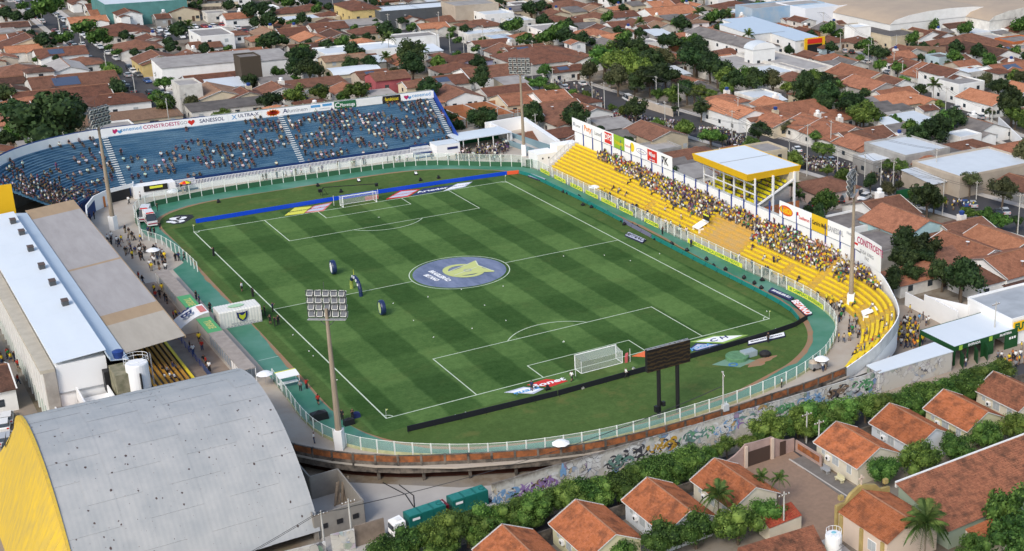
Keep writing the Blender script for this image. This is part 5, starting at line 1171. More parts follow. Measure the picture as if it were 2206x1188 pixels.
b=MB(); seg_box(lerp(P[1],P[2],.02),P[2],.12,.4,.1,1.9,YEL,b); b.build('yellow_sign',r)
c=lerp(P[1],P[2],.32); text('FUTEBOL',1.7,GREENP,(c[0]+nx.x*.42,c[1]+nx.y*.42,1.0),d,(0,0,1),r,ext=.03,bold=.05)
# ------------------------------------------------------------------ yard behind the gym: block rooms, trucks
BLK=M('grey_block_wall',(.27,.25,.22),.92,.5,.9,(.2,.18,.16),.2,8)
ZY=.9
Q={k:gp(x,y,ZY) for k,(x,y) in dict(a=(634,1003),b=(644,1001),c=(667,1027),d=(727,1010),e=(782,1078),f=(674,1112),g=(655,1061)).items()}
r=empty('block_wall_room',(*Q['f'],TG),label='roofless grey block walled room with stacked boards beside the vault',cat='wall')
for p,q in (('b','c'),('c','d'),('d','e'),('e','f'),('f','g')):
 b=MB(); seg_box(Q[p],Q[q],-.09,.09,TG,ZY,BLK,b); b.build('wall_panel',r)
W1=[gp(674,1112,ZY),gp(782,1078,ZY)]
for t in (.2,.5,.82):
 p=lerp(W1[0],W1[1],t); b=MB(); b.obox((p[0],p[1]-.12,-.9),(.75,.1,.65),math.atan2(W1[1][1]-W1[0][1],W1[1][0]-W1[0][0]),DARK); b.build('window',r)
r2=empty('rendered_wall',(*gp(763,1134,.3),TG),label='brown rendered wall in front of the white truck',cat='wall')
b=MB(); seg_box(gp(763,1134,.4),gp(826,1116,.4),-.1,.1,TG,.4,M("brown_render",(.24,.19,.15),.9,.6,.7),b); b.build("wall_panel",r2)
r3=empty('graffiti_stub_wall',(*gp(715,1160,.2),TG),label='short painted wall at the bottom edge beside the pole',cat='wall')
b=MB(); seg_box(gp(712,1152,.3),gp(762,1140,.3),-.1,.1,TG,.3,GRAF,b); b.build('wall_panel',r3)
b=MB(); seg_box(gp(480,1215,.0),gp(700,1160,.0),-.1,.1,TG,-.4,GRAF,b); b.build('wall_panel',r3)
XTRA=list(BIRDS); TIMB=M('old_board',(.24,.19,.14),.9,.5,3); rn=random.Random(2)
for i in range(7):
 x,y=gp(722+i*5,1092-i*2,TG); r=MB(); h=rn.uniform(2.2,3.4); a=Vector((x,y,TG)); c=Vector((x+rn.uniform(.3,.9),y+rn.uniform(.9,1.7),TG+h*.85)); nn=Vector((.14,0,0))
 r.add([a-nn,a+nn,c+nn,c-nn,a-nn+Vector((0,.05,.05)),a+nn+Vector((0,.05,.05)),c+nn+Vector((0,.05,.05)),c-nn+Vector((0,.05,.05))],[(0,1,2,3),(7,6,5,4),(0,4,5,1),(1,5,6,2),(2,6,7,3),(3,7,4,0)],TIMB)
 o=r.build('old_board'); o['cx'] =x; o['cy'] =y; o['auto'] =1; XTRA.append(o); tag(o,'weathered board leaning in the roofless block room','board','boards leaning in the block room')
 # trucks with teal generator containers
TEAL=M('teal_container',(.008,.13,.11),.5,.5,1.2,(.006,.09,.08)); TYRE=M('tyre_rubber',(.015,.015,.015),.8)
def container(r,x0,x1,zb,h=2.5,wy=2.4):
 b=MB(); b.box(x0,x1,-wy/2,wy/2,zb,zb+h,TEAL); b.build('container_body',r,local=True)
 n=3
 for i in range(n):
  a=x0+(x1-x0)*(i+.06)/n; c=x0+(x1-x0)*(i+.94)/n; b=MB(); b.box(a,c,-wy/2-.05,-wy/2-.002,zb+.15,zb+h-.15,TEAL); b.build('side_door',r,local=True)
  b=MB(); b.box(a+.02,c-.02,-wy/2+.1,wy/2-.1,zb+h+.002,zb+h+.07,M('teal_roof',(.02,.2,.175),.5,.4,1)); b.build('roof_panel',r,local=True)
 b=MB(); b.box(x0+.5,x0+1.7,-wy/2-.08,-wy/2-.055,zb+h-.8,zb+h-.4,INKW); b.build('sign_plate',r,local=True)
 b=MB(); b.box(x0+.2,x0+.5,-wy/2+.2,wy/2-.2,zb+h-.4,zb+h+.03,INKW); b.build('vent',r,local=True)
 b=MB(); b.lathe((x1-.6,0,zb+h),[(.55,0),(.55,.12),(.4,.13),(.38,.05),(.1,.05)],14,TEAL); b.build('exhaust_ring',r,local=True)
def truck(px0,py0,px1,py1,label,cab=WHITE2):
 a=Vector((*gp(px0,py0,TG),0)); c=Vector((*gp(px1,py1,TG),0)); ang=math.atan2((c-a).y,(c-a).x); r=empty('generator_truck',(a.x,a.y,TG),ang,label,'truck','generator trucks by the graffiti wall')
 b=MB(); b.box(1.9,9.6,-.5,.5,.75,1.05,BLACK); b.build('chassis',r,local=True)
 b=MB(); b.add([(0,-1.2,.6),(2.0,-1.2,.6),(2.0,1.2,.6),(0,1.2,.6),(.12,-1.18,2.9),(1.95,-1.18,3.15),(1.95,1.18,3.15),(.12,1.18,2.9)],[(0,3,2,1),(4,5,6,7),(0,1,5,4),(1,2,6,5),(2,3,7,6),(3,0,4,7)],cab); b.build('cab',r,local=True)
 b=MB(); b.add([(-.0,-1.05,1.75),(.07,-1.05,2.65),(.07,1.05,2.65),(-.0,1.05,1.75)],[(0,1,2,3)],GLASSD); b.build('windscreen',r,local=True)
 for s in (-1,1):b=MB(); b.box(.5,1.5,s*1.215-.01,s*1.215+.01,1.8,2.6,GLASSD); b.build('side_window',r,local=True)
 b=MB(); b.box(.8,1.5,-.45,.45,3.05,3.3,WHITE); b.build('roof_hatch',r,local=True)
 b=MB(); b.box(-.1,0.02,-1.2,1.2,.45,.9,BLACK); b.build('bumper',r,local=True)
 for x in (1.0,6.9,8.2):
  for s in (-1,1):b=MB(); b.tube((x,s*1.2,.5),(x,s*.85,.5),.5,n=12,m=TYRE); b.build('wheel',r,local=True)
 container(r,2.6,8.7,1.0)
 r.scale=(.8,.8,.8)
 return r
truck(844,1163,973,1119,'white cab truck carrying a teal generator container, in front'); truck(938,1127,1067,1085,'dark red cab truck carrying a teal container, behind the white one',M('dark_red_cab',(.14,.008,.014),.4))
for i,(p0,p1) in enumerate((((825,1040),(893,1095)),((860,1045),(893,1095)))):
 b=MB(); a=Vector((*gp(*p0,TG+.1),TG+.1)); c=Vector((*gp(*p1,TG+.1),TG+.1)); m_=(a+c)/2+Vector((.8,-.3,0)); b.tube(a,m_,.07,n=5,m=BLACK); b.tube(m_,c,.07,n=5,m=BLACK); o=b.build('power_cable'); tag(o,'thick black power cable on the yard slab, %s one' % ('left' if i==0 else 'right'),'cable','power cables')
 # ------------------------------------------------------------------ near tiled houses
def tile_mat(name,base,dark,light,dk=.5):
 m=bpy.data.materials.new(name); m.use_nodes=True; nt=m.node_tree; L=nt.links.new; N=nt.nodes.new; b=nt.nodes['Principled BSDF']; b.inputs['Roughness'].default_value=.85; b.inputs['Specular IOR Level'].default_value=.15
 tc=N('ShaderNodeTexCoord'); oi=N('ShaderNodeObjectInfo'); ad=N('ShaderNodeVectorMath'); ad.operation='ADD'; L(tc.outputs['Object'],ad.inputs[0])
 cx_=N('ShaderNodeCombineXYZ'); ml=N('ShaderNodeMath'); ml.operation='MULTIPLY'; ml.inputs[1].default_value=40; L(oi.outputs['Random'],ml.inputs[0]); L(ml.outputs[0],cx_.inputs[0]); L(cx_.outputs[0],ad.inputs[1])
 n1=N('ShaderNodeTexNoise'); n1.inputs['Scale'].default_value=.55; n1.inputs['Detail'].default_value=8; n1.inputs['Roughness'].default_value=.68; L(ad.outputs[0],n1.inputs[0])
 r1=N('ShaderNodeMapRange'); r1.inputs[1].default_value=.46; r1.inputs[2].default_value=.66; r1.inputs[4].default_value=dk; L(n1.outputs[0],r1.inputs[0])
 wn=N('ShaderNodeTexWhiteNoise'); sn=N('ShaderNodeVectorMath'); sn.operation='SNAP'; sn.inputs[1].default_value=(.22,.37,5); L(tc.outputs['Object'],sn.inputs[0]); L(sn.outputs[0],wn.inputs[0])
 m1=N('ShaderNodeMix'); m1.data_type='RGBA'; L(wn.outputs[0],m1.inputs[0]); m1.inputs[6].default_value=(*base,1); m1.inputs[7].default_value=(*light,1)
 m2=N('ShaderNodeMix'); m2.data_type='RGBA'; L(r1.outputs[0],m2.inputs[0]); L(m1.outputs[2],m2.inputs[6]); m2.inputs[7].default_value=(*dark,1)
 n4=N('ShaderNodeTexNoise'); n4.inputs['Scale'].default_value=5; n4.inputs['Detail'].default_value=3; L(ad.outputs[0],n4.inputs[0]); r4=N('ShaderNodeMapRange'); r4.inputs[1].default_value=.6; r4.inputs[2].default_value=.72; r4.inputs[4].default_value=.75; L(n4.outputs[0],r4.inputs[0])
 m3=N('ShaderNodeMix'); m3.data_type='RGBA'; L(r4.outputs[0],m3.inputs[0]); L(m2.outputs[2],m3.inputs[6]); m3.inputs[7].default_value=(*[c*.35 for c in base],1)
 hs=N('ShaderNodeHueSaturation'); r2=N('ShaderNodeMapRange'); r2.inputs[3].default_value=.8; r2.inputs[4].default_value=1.2; L(oi.outputs['Random'],r2.inputs[0]); L(r2.outputs[0],hs.inputs['Value']); L(m3.outputs[2],hs.inputs['Color'])
 L(hs.outputs[0],b.inputs['Base Color']); return m
TNEAR=tile_mat('orange_clay_tile',(.345,.115,.046),(.1,.045,.028),(.42,.15,.07),.8); TOLD=tile_mat('old_clay_tile',(.21,.085,.05),(.06,.035,.025),(.3,.125,.07),.8); TRED=tile_mat('red_clay_tile',(.3,.05,.03),(.12,.03,.02),(.38,.1,.05))
RIDGE=M('ridge_tile',(.34,.17,.1),.85,.4,2)
def tiled_plane(root,e0,e1,ridge0,ridge1,mat_,tw=.22,tl=.4,name='roof_tiles'):
 """corrugated stepped tiles between an eave line e0-e1 and a ridge line; one joined sheet"""
 e0,e1,r0,r1=map(Vector,(e0,e1,ridge0,ridge1)); Lw=(e1-e0).length; Ls=(r0-e0).length; n=(e1-e0).cross(r0-e0).normalized()
 if n.z<0:n=-n
 nu=max(2,int(Lw/tw))*4; nv=int(Ls/tl); V=[]
 for j in range(nv):
  for s in (0,1):
   v=(j+s)/nv; lift=.0 if s else .045
   for i in range(nu+1):
    u=i/nu; a=e0.lerp(e1,u); c=r0.lerp(r1,u); h=.055*abs(math.sin(math.pi*i/4)) if True else 0
    V.append(a.lerp(c,v)+n*(h+lift))
 F=[]; W_=nu+1
 for k in range(2*nv-1):
  for i in range(nu):a=k*W_+i; F.append((a,a+1,a+W_+1,a+W_))
 b=MB(); b.add(V,F,mat_); o=b.build(name,root); o['kind'] ='stuff'; return o
def window(r,x,y,z,axis,w_,h_,frame=WHITE,glass=GLASSD,local=False):
 b=MB(); t=.05
 if axis=='y':b.box(x-w_/2,x+w_/2,y-t,y+.02,z,z+h_,frame)
 else:b.box(x-t,x+.02,y-w_/2,y+w_/2,z,z+h_,frame)
 f=b.build('window',r,local=local); b=MB(); g=.08
 if axis=='y':b.box(x-w_/2+g,x-.03,y-t-.03,y-t,z+g,z+h_-g,glass); b.box(x+.03,x+w_/2-g,y-t-.03,y-t,z+g,z+h_-g,glass)
 else:b.box(x-t-.03,x-t,y-w_/2+g,y-.03,z+g,z+h_-g,glass); b.box(x-t-.03,x-t,y+.03,y+w_/2-g,z+g,z+h_-g,glass)
 p=link('pane',b.mesh('pane'),f,(0,0,0),True); return f
WGREY=M('window_grille_grey',(.42,.45,.46),.6,.3,3)
def near_house(x0,x1,y0,y1,eave,ridge,wallm,label,tile=None,ov=.45,ac=True):
 tile=tile or TNEAR; cx=(x0+x1)/2; r=empty('tiled_house',(cx,(y0+y1)/2,TG),label=label,cat='house',group='tile roofed houses along the hedge'); a0,a1,b0,b1=x0+ov,x1-ov,y0+.25,y1-.25
 b=MB(); zr=ridge-.15; zea=eave+(ridge-eave)*ov/(cx-x0)-.12
 b.add([(a0,b0,TG),(a1,b0,TG),(a1,b1,TG),(a0,b1,TG),(a0,b0,zea),(a1,b0,zea),(a1,b1,zea),(a0,b1,zea),(cx,b0,zr),(cx,b1,zr)],[(0,1,5,8,4),(1,2,6,5),(2,3,7,9,6),(3,0,4,7)],wallm); b.build('wall',r)
 tiled_plane(r,(x0,y0,eave),(x0,y1,eave),(cx,y0,ridge),(cx,y1,ridge),tile); tiled_plane(r,(x1,y0,eave),(x1,y1,eave),(cx,y0,ridge),(cx,y1,ridge),tile)
 for sx,xa in ((-1,x0),(1,x1)):
  b=MB(); b.add([(xa,y0,eave-.12),(cx,y0,ridge-.12),(cx,y1,ridge-.12),(xa,y1,eave-.12),(xa,y0,eave-.02),(cx,y0,ridge-.02),(cx,y1,ridge-.02),(xa,y1,eave-.02)],[(0,1,2,3),(4,5,6,7),(0,1,5,4),(1,2,6,5),(2,3,7,6),(3,0,4,7)],WHITE); b.build('eave_board',r)
  b=MB(); b.add([(xa,y1,eave+.0),(cx,y1,ridge+.0),(cx,y1+.14,ridge+.0),(xa,y1+.14,eave+.0),(xa,y1,eave+.14),(cx,y1,ridge+.14),(cx,y1+.14,ridge+.14),(xa,y1+.14,eave+.14)],[(0,1,2,3),(4,7,6,5),(0,4,5,1),(2,6,7,3),(4,5,6,7)],WHITE); b.build('verge',r)
 b=MB(); k=y0
 while k<y1-.2:b.tube((cx,k,ridge+.02),(cx,min(y1,k+.42),ridge+.05),.12,.1,6,RIDGE); k+=.4
 b.build('ridge_cap',r)['kind'] ='stuff'
 for y,w_,h_ in ((b1-1.6,.8,.7),(b1-4.3,1.5,1.3),(b0+1.9,1.1,1.3)):window(r,a0,y,-1.45 if h_>1 else-.9,'x',w_,h_,WHITE,WGREY)
 if ac:
  b=MB(); b.box(a0-.42,a0-.02,b1-3.2,b1-2.4,-1.2,-.6,WHITE2); ab=b.build('air_conditioner',r); b=MB(); b.tube((a0-.43,b1-2.8,-.9),(a0-.45,b1-2.8,-.9),.22,n=10,m=DARK); link('fan',b.mesh('fan'),ab,(0,0,0),True)
 return r
WY=M('pale_yellow_wall',(.6,.56,.36),.8,.4,.6,(.45,.42,.28)); WBL=M('bluish_white_wall',(.62,.65,.68),.8,.4,.6,(.45,.48,.5)); WCR=M('cream_white_wall',(.66,.6,.48),.8,.4,.6,(.46,.42,.33))
near_house(-39.0,-31.0,-103.2,-93.2,.25,2.35,WY,'orange tiled house cut by the bottom edge, left end of the row',TNEAR)
near_house(-28.9,-21.1,-103.1,-93.0,.25,2.35,WY,'orange tiled house with pale yellow walls nearest the trucks')
near_house(-18.7,-10.9,-103.6,-93.2,.25,2.35,WBL,'orange tiled house with bluish white walls, second from the trucks')
near_house(-8.7,-.9,-103.5,-93.8,.25,2.35,WCR,'orange tiled house just left of the brick paved driveway')
near_house(11.3,19.4,-104.3,-94.6,.25,2.35,WCR,'orange tiled house with cream wall and two benches by the driveway',TNEAR)
near_house(21.6,29.5,-104.5,-94.4,.25,2.35,WBL,'orange tiled white house behind the one with benches')
near_house(31.3,39.5,-104.9,-95.4,.25,2.35,WY,'orange tiled house with pale yellow walls at the right edge row')
near_house(42.2,50.4,-104.5,-95.0,.25,2.35,WCR,'half red half brown tiled house in the right hand corner',TOLD)
def shed(name,P,zlo,zhi,m,label,wall=None,cat='house',eave=None):
 """single slope tiled roof : P = (eave0, eave1, ridge1, ridge0) xy"""
 r=empty(name,(*P[0],TG),label=label,cat=cat)
 tiled_plane(r,(*P[0],zlo),(*P[1],zlo),(*P[3],zhi),(*P[2],zhi),m)
 b=MB(); c=(sum(p[0] for p in P)/4,sum(p[1] for p in P)/4); Q_=[(c[0]+(p[0]-c[0])*.97,c[1]+(p[1]-c[1])*.95) for p in P]; Zs=[zlo-.15,zlo-.15,zhi-.15,zhi-.15]
 b.add([(*p,TG) for p in Q_]+[(*p,z) for p,z in zip(Q_,Zs)],[(4,5,6,7),(0,1,5,4),(1,2,6,5),(2,3,7,6),(3,0,4,7)],wall or WY); b.build('wall',r); return r
 # church
CHY=M('chapel_yellow_trim',(.42,.32,.12),.85,.5,.8); CHW=M('chapel_pink_cream_wall',(.62,.5,.4),.8,.35,.6,(.5,.4,.32))
r=empty('chapel',(5,-118,TG),label='cream chapel with yellow pilasters, orange tiled roof and rooftop cross',cat='chapel')
cx0,cx1,cy0,cy1,ce,cr_=1.2,9.4,-122.6,-113.0,1.2,3.1; cxm=5.0
tiled_plane(r,(cx0-.2,cy0,ce),(cx0-.2,cy1,ce),(cxm,cy0,cr_),(cxm,cy1,cr_),TNEAR,.3,.5); tiled_plane(r,(cx1+.2,cy0,ce),(cx1+.2,cy1,ce),(cxm,cy0,cr_),(cxm,cy1,cr_),TNEAR,.3,.5)
b=MB(); b.add([(cx0,cy0+.2,TG),(cx1,cy0+.2,TG),(cx1,cy1,TG),(cx0,cy1,TG),(cx0,cy0+.2,ce-.05),(cx1,cy0+.2,ce-.05),(cx1,cy1,ce-.05),(cx0,cy1,ce-.05),(cxm,cy0+.2,cr_-.1),(cxm,cy1,cr_-.1)],[(0,1,5,8,4),(1,2,6,5),(2,3,7,9,6),(3,0,4,7),(4,8,9,7),(5,6,9,8)],CHW); b.build('wall',r)
b=MB(); b.tube((cxm,cy0,cr_+.06),(cxm,cy1,cr_+.06),.13,n=6,m=RIDGE); b.build('ridge_cap',r)
b=MB(); fy=cy1+.05; prof=[(cx0-.3,TG),(cx1+.3,TG),(cx1+.3,2.0),(cx1-1.2,2.1),(cx1-2.0,3.0),(cxm+.8,3.5),(cxm,3.7),(cxm-.8,3.5),(cx0+2.0,3.0),(cx0+1.2,2.1),(cx0-.3,2.0)]; n=len(prof)
b.add([(x,fy,z) for x,z in prof]+[(x,fy+.45,z) for x,z in prof],[tuple(range(n)),tuple(range(2*n-1,n-1,-1))]+[(i,n+i,n+(i+1) % n,(i+1) % n) for i in range(n)],CHY); b.build('facade',r)
b=MB(); b.box(cxm-.09,cxm+.09,fy+.15,fy+.3,3.7,5.1,CHW); b.box(cxm-.45,cxm+.45,fy+.15,fy+.3,4.5,4.68,CHW); b.build('cross',r)
for x in (cx0+.5,cx1-.3):b=MB(); b.box(x-.3,x+.3,fy,fy+.5,2.6,3.2,CHY); b.build('finial',r)
for y in (cy1-.6,cy1-4.6,cy1-8.6):b=MB(); b.box(cx0-.18,cx0+.02,y-.3,y+.3,TG,ce-.2,CHY); b.build('pilaster',r)
for y in (cy1-6.6,):window(r,cx0,y,-1.2,'x',1.6,1.5,WHITE,WGREY)
shed('long_tiled_hall',[(10.2,-123.6),(36,-123.2),(36,-113.2),(10.2,-113.4)],.2,2.5,TOLD,'long hall with weathered orange tiled roof at bottom right',M('sage_wall',(.3,.36,.28),.8),'hall')
b=MB(); b.box(10.4,36,-113.35,-113.1,1.8,2.65,WHITE); o=b.build('parapet_strip'); tag(o,'white parapet strip along the ridge of the long tiled hall','parapet')
Pn=[gp(1590,1200,.5),gp(1790,1200,.5),gp(1760,1131,2.0),gp(1600,1180,2.0)]
shed('low_tiled_house',[gp(1560,1290,.2),gp(1800,1225,.2),gp(1752,1131,1.7),gp(1590,1180,1.7)],.2,1.7,TOLD,'brown tiled roof at the bottom edge left of the white tank',WY)
shed('tiled_porch',[(12.0,-127.5),(17,-127.5),(17,-124.6),(12.0,-124.6)],-.3,.5,TNEAR,'small orange tiled porch below the long hall',WCR,'porch')
shed('tiled_lean_to',[(-6.5,-108.8),(-1.2,-108.6),(-1.2,-106.2),(-6.5,-106.4)],-.6,.3,TRED,'small red tiled lean-to beside the palms',WCR,'lean-to')
TK=gp(1796,1152,1.6)
r=empty('white_water_tank',(TK[0],TK[1],TG),label='white cylindrical water tank with railing at the bottom edge',cat='water tank')
b=MB(); b.lathe((TK[0],TK[1],TG),[(1.05,0),(1.05,4.0),(.95,4.2),(.1,4.3)],22,WHITE2); b.build('tank_body',r)
b=MB();
for i in range(12):a0,a1=2*math.pi*i/12,2*math.pi*(i+1)/12; b.tube((TK[0]+.95*math.cos(a0),TK[1]+.95*math.sin(a0),2.3),(TK[0]+.95*math.cos(a1),TK[1]+.95*math.sin(a1),2.3),.025,n=4,m=WHITE2); b.tube((TK[0]+.95*math.cos(a0),TK[1]+.95*math.sin(a0),1.7),(TK[0]+.95*math.cos(a0),TK[1]+.95*math.sin(a0),2.3),.025,n=4,m=WHITE2)
b.build('guard_rail',r)
b=MB(); b.lathe((TK[0],TK[1],1.82),[(.3,0),(.3,.1),(.05,.12)],12,M('hatch_blue',(.2,.5,.6),.5)); b.build('hatch',r)
text('TNA',.5,INKB,(TK[0]+.35,TK[1]-1.02,.55),(1,.3,0),(0,0,1),r,ext=.05); text('TRANSPORTE',.3,INKB,(TK[0]+.35,TK[1]-1.02,.1),(1,.3,0),(0,0,1),r,ext=.05)
# gate portico and garden walls by the driveway
PKW=M('pink_rendered_wall',(.42,.3,.26),.85,.4,.8)
r=empty('gate_portico',(5,-90.8,TG),label='pinkish curved gate wall with dark double gates at the driveway',cat='gate')
def arcw(x0,x1,z0,z1,y=-90.9,n=6,nm='wall_wing'):
 b=MB(); A=[]; B=[]
 for i in range(n+1):t=i/n; x=x0+(x1-x0)*t; A.append((x,y,TG)); B.append((x,y,z0+(z1-z0)*(t**2 if z1>z0 else 1-(1-t)**2)))
 b.strip(A,B,PKW); b.strip([(x,y+.25,z) for x,y,z in B],[(x,y+.25,TG) for x,y,_ in A],PKW); b.strip(B,[(x,y+.25,z) for x,y,z in B],PKW); b.build(nm,r)
arcw(-1.5,2.3,-.6,1.1); arcw(2.3,6.8,1.1,.9); arcw(6.8,10.8,.9,-.5)
for x in (2.3,6.8):b=MB(); b.box(x-.22,x+.22,-91.2,-90.6,TG,.8,CHW); b.build('gate_pillar',r)
b=MB(); b.box(2.6,6.4,-91.02,-90.95,TG,-.2,M('dark_brown_gate',(.07,.045,.035),.6)); b.build('gate_leaf',r); b=MB(); b.box(8.2,9.2,-91.0,-90.92,TG,-.3,M('dark_brown_gate',(0,0,0))); b.build('side_door',r)
b=MB(); b.box(10.9,11.1,-97,-91,TG,-.7,PKW); b.box(10.85,10.9,-96.6,-91.6,-1.9,-1.0,BRICK); b.build('side_wall',r)
b=MB(); b.box(-42,0,-92.4,-92.2,TG,-.9,STAINC); o=b.build('garden_wall'); tag(o,'low stained garden wall between the hedge and the tiled houses','wall')
b=MB(); b.box(20,56,-93.4,-93.2,TG,-.9,STAINC); o=b.build('garden_wall'); tag(o,'low stained garden wall behind the right hand tiled houses','wall')
slab('patio',[(8.7,-93),(11.2,-93),(11.2,-111.5),(7.8,-111.5)],TG+.12,M('dark_paved_patio',(.15,.135,.12),.9,.6,.9,(.22,.2,.18)),.1)
b=MB(); b.box(8.55,8.75,-111.5,-92.6,TG,TG+.16,CONCL); o=b.build('kerb'); tag(o,kind='structure')
for i,(y,m_,lb) in enumerate(((-98.6,STEEL,'grey concrete bench against the cream house wall'),(-101.8,WY,'pale yellow bench against the cream house wall'))):
 r=empty('garden_bench',(10.6,y,TG+.12),label=lb,cat='bench'); b=MB(); b.box(10.1,10.6,y-.8,y+.8,TG+.5,TG+.6,m_); b.build('seat',r); b=MB(); b.box(10.6,10.7,y-.8,y+.8,TG+.5,TG+1.1,m_); b.build('backrest',r)
 for s in (-.6,.6):b=MB(); b.box(10.15,10.65,y+s-.08,y+s+.08,TG+.12,TG+.5,m_); b.build('leg',r)
b=MB(); b.prism([(-2,-117.5),(.2,-117.5),(.8,-112.5),(-1.2,-112.5)],TG,TG+.15,CONCL); o=b.build('planter_slab'); tag(o,kind='structure')
def dist_path(x,y,P):
 best=1e9
 for i in range(len(P)-1):
  ax,ay=P[i]; bx,by=P[i+1]; dx,dy=bx-ax,by-ay; t=max(0,min(1,((x-ax)*dx+(y-ay)*dy)/(dx*dx+dy*dy))); best=min(best,math.hypot(x-ax-t*dx,y-ay-t*dy))
 return best
 # ------------------------------------------------------------------ trees
def leaf_mat(name,c0,c1,c2):
 m=bpy.data.materials.new(name); m.use_nodes=True; nt=m.node_tree; L=nt.links.new; N=nt.nodes.new; b=nt.nodes['Principled BSDF']; b.inputs['Roughness'].default_value=.7; b.inputs['Specular IOR Level'].default_value=.25
 tc=N('ShaderNodeTexCoord'); oi=N('ShaderNodeObjectInfo'); n1=N('ShaderNodeTexNoise'); n1.inputs['Scale'].default_value=2.6; n1.inputs['Detail'].default_value=4; L(tc.outputs['Object'],n1.inputs[0])
 ge=N('ShaderNodeNewGeometry'); ad=N('ShaderNodeMath'); ad.operation='MULTIPLY_ADD'; ad.inputs[1].default_value=.35; L(ge.outputs['Random Per Island'],ad.inputs[0]); L(n1.outputs[0],ad.inputs[2])
 cr=N('ShaderNodeValToRGB'); L(ad.outputs[0],cr.inputs[0]); e=cr.color_ramp.elements; e[0].position=.42; e[0].color=(*c0,1); e[1].position=.95; e[1].color=(*c2,1); q=e.new(.66); q.color=(*c1,1)
 hs=N('ShaderNodeHueSaturation'); r1=N('ShaderNodeMapRange'); r1.inputs[3].default_value=.6; r1.inputs[4].default_value=1.35; L(oi.outputs['Random'],r1.inputs[0]); L(r1.outputs[0],hs.inputs['Value'])
 r2=N('ShaderNodeMapRange'); r2.inputs[3].default_value=.472; r2.inputs[4].default_value=.525; mm=N('ShaderNodeMath'); mm.operation='FRACT'; m9=N('ShaderNodeMath'); m9.operation='MULTIPLY'; m9.inputs[1].default_value=7.3; L(oi.outputs['Random'],m9.inputs[0]); L(m9.outputs[0],mm.inputs[0]); L(mm.outputs[0],r2.inputs[0]); L(r2.outputs[0],hs.inputs['Hue'])
 L(cr.outputs[0],hs.inputs['Color']); L(hs.outputs[0],b.inputs['Base Color'])
 tr=N('ShaderNodeBsdfTranslucent'); L(hs.outputs[0],tr.inputs[0]); ms=N('ShaderNodeMixShader'); ms.inputs[0].default_value=.18; out=nt.nodes['Material Output']; L(b.outputs[0],ms.inputs[1]); L(tr.outputs[0],ms.inputs[2]); L(ms.outputs[0],out.inputs[0]); return m
LEAF=leaf_mat('foliage',(.018,.045,.008),(.065,.13,.022),(.18,.28,.06)); LEAFD=leaf_mat('dark_foliage',(.012,.028,.01),(.028,.055,.017),(.06,.1,.03)); LEAFB=leaf_mat('bright_foliage',(.03,.065,.01),(.09,.165,.028),(.21,.31,.07)); LEAFO=leaf_mat('olive_foliage',(.035,.045,.018),(.075,.085,.035),(.12,.125,.055))
BARK=M('bark',(.12,.09,.065),.95,.5,3)
def crown_mesh(seed,n,ls,mat,flat=.78,nl=16,name='crown'):
 rg=np.random.default_rng(seed); lob=[]
 for i in range(nl):
  t=rg.uniform(0,2*math.pi); ph=math.acos(rg.uniform(-.35,1)); rr=rg.uniform(.38,.8); lob.append((rr*math.sin(ph)*math.cos(t),rr*math.sin(ph)*math.sin(t),rr*math.cos(ph)*flat,rg.uniform(.2,.42)))
 lob.append((0,0,0,.55)); lob=np.array(lob); k=rg.integers(0,len(lob),n); w_=lob[k]
 d=rg.normal(size=(n,3)); d[:,2] +=.25; d/=np.linalg.norm(d,axis=1)[:,None]; P=w_[:,:3]+d*w_[:,3:4]*rg.uniform(.82,1.12,(n,1))
 # reject leaves buried in other lobes
 keep=np.ones(n,bool)
 for l in lob:keep &=(np.linalg.norm(P-l[:3],axis=1) >l[3]*.72)
 P=P[keep]; d=d[keep]; n=len(P); nn=d+rg.normal(size=(n,3))*.65; nn/=np.linalg.norm(nn,axis=1)[:,None]
 a=np.cross(nn,rg.normal(size=(n,3))); a/=np.linalg.norm(a,axis=1)[:,None]; c=np.cross(nn,a); s=(ls*rg.uniform(.6,1.35,n))[:,None]
 V=np.stack([P-a*s,P-c*s*.62,P+a*s,P+c*s*.62],1).reshape(-1,3)
 F=np.arange(4*n).reshape(n,4)
 # inner cores
 bm=bmesh.new()
 for l in lob:
  bmesh.ops.create_icosphere(bm,subdivisions=1,radius=l[3]*.74,matrix=Matrix.Translation(l[:3]))
 vs=[v.co[:] for v in bm.verts]; fs=[tuple(v.index+len(V) for v in f.verts) for f in bm.faces]; bm.free()
 me=bpy.data.meshes.new(name); me.from_pydata(V.tolist()+[tuple(v) for v in vs],[],F.tolist()+fs); me.materials.append(mat); me.update(); return me
trunk=MB(); trunk.tube((0,0,0),(.05,0,.55),.09,.06,7,BARK)
for a in range(4):trunk.tube((.05,0,.5),(.4*math.cos(a*1.6),.4*math.sin(a*1.6),1.1),.05,.015,5,BARK)
TRUNKM=trunk.mesh('trunk')
CM={}
def crown(kind,i):
 k=(kind,i)
 if k not in CM:
  mt=dict(g=LEAF,d=LEAFD,b=LEAFB,o=LEAFO,h=LEAF,k=LEAFB)[kind]
  if kind in 'hk':CM[k] =crown_mesh(100+i*7+ord(kind),5200,.042,mt,.8,26)
  else:CM[k] =crown_mesh(i*13+ord(kind),2300,.068,mt,.8,17)
 return CM[k]
TREES=[]; trn=random.Random(11)
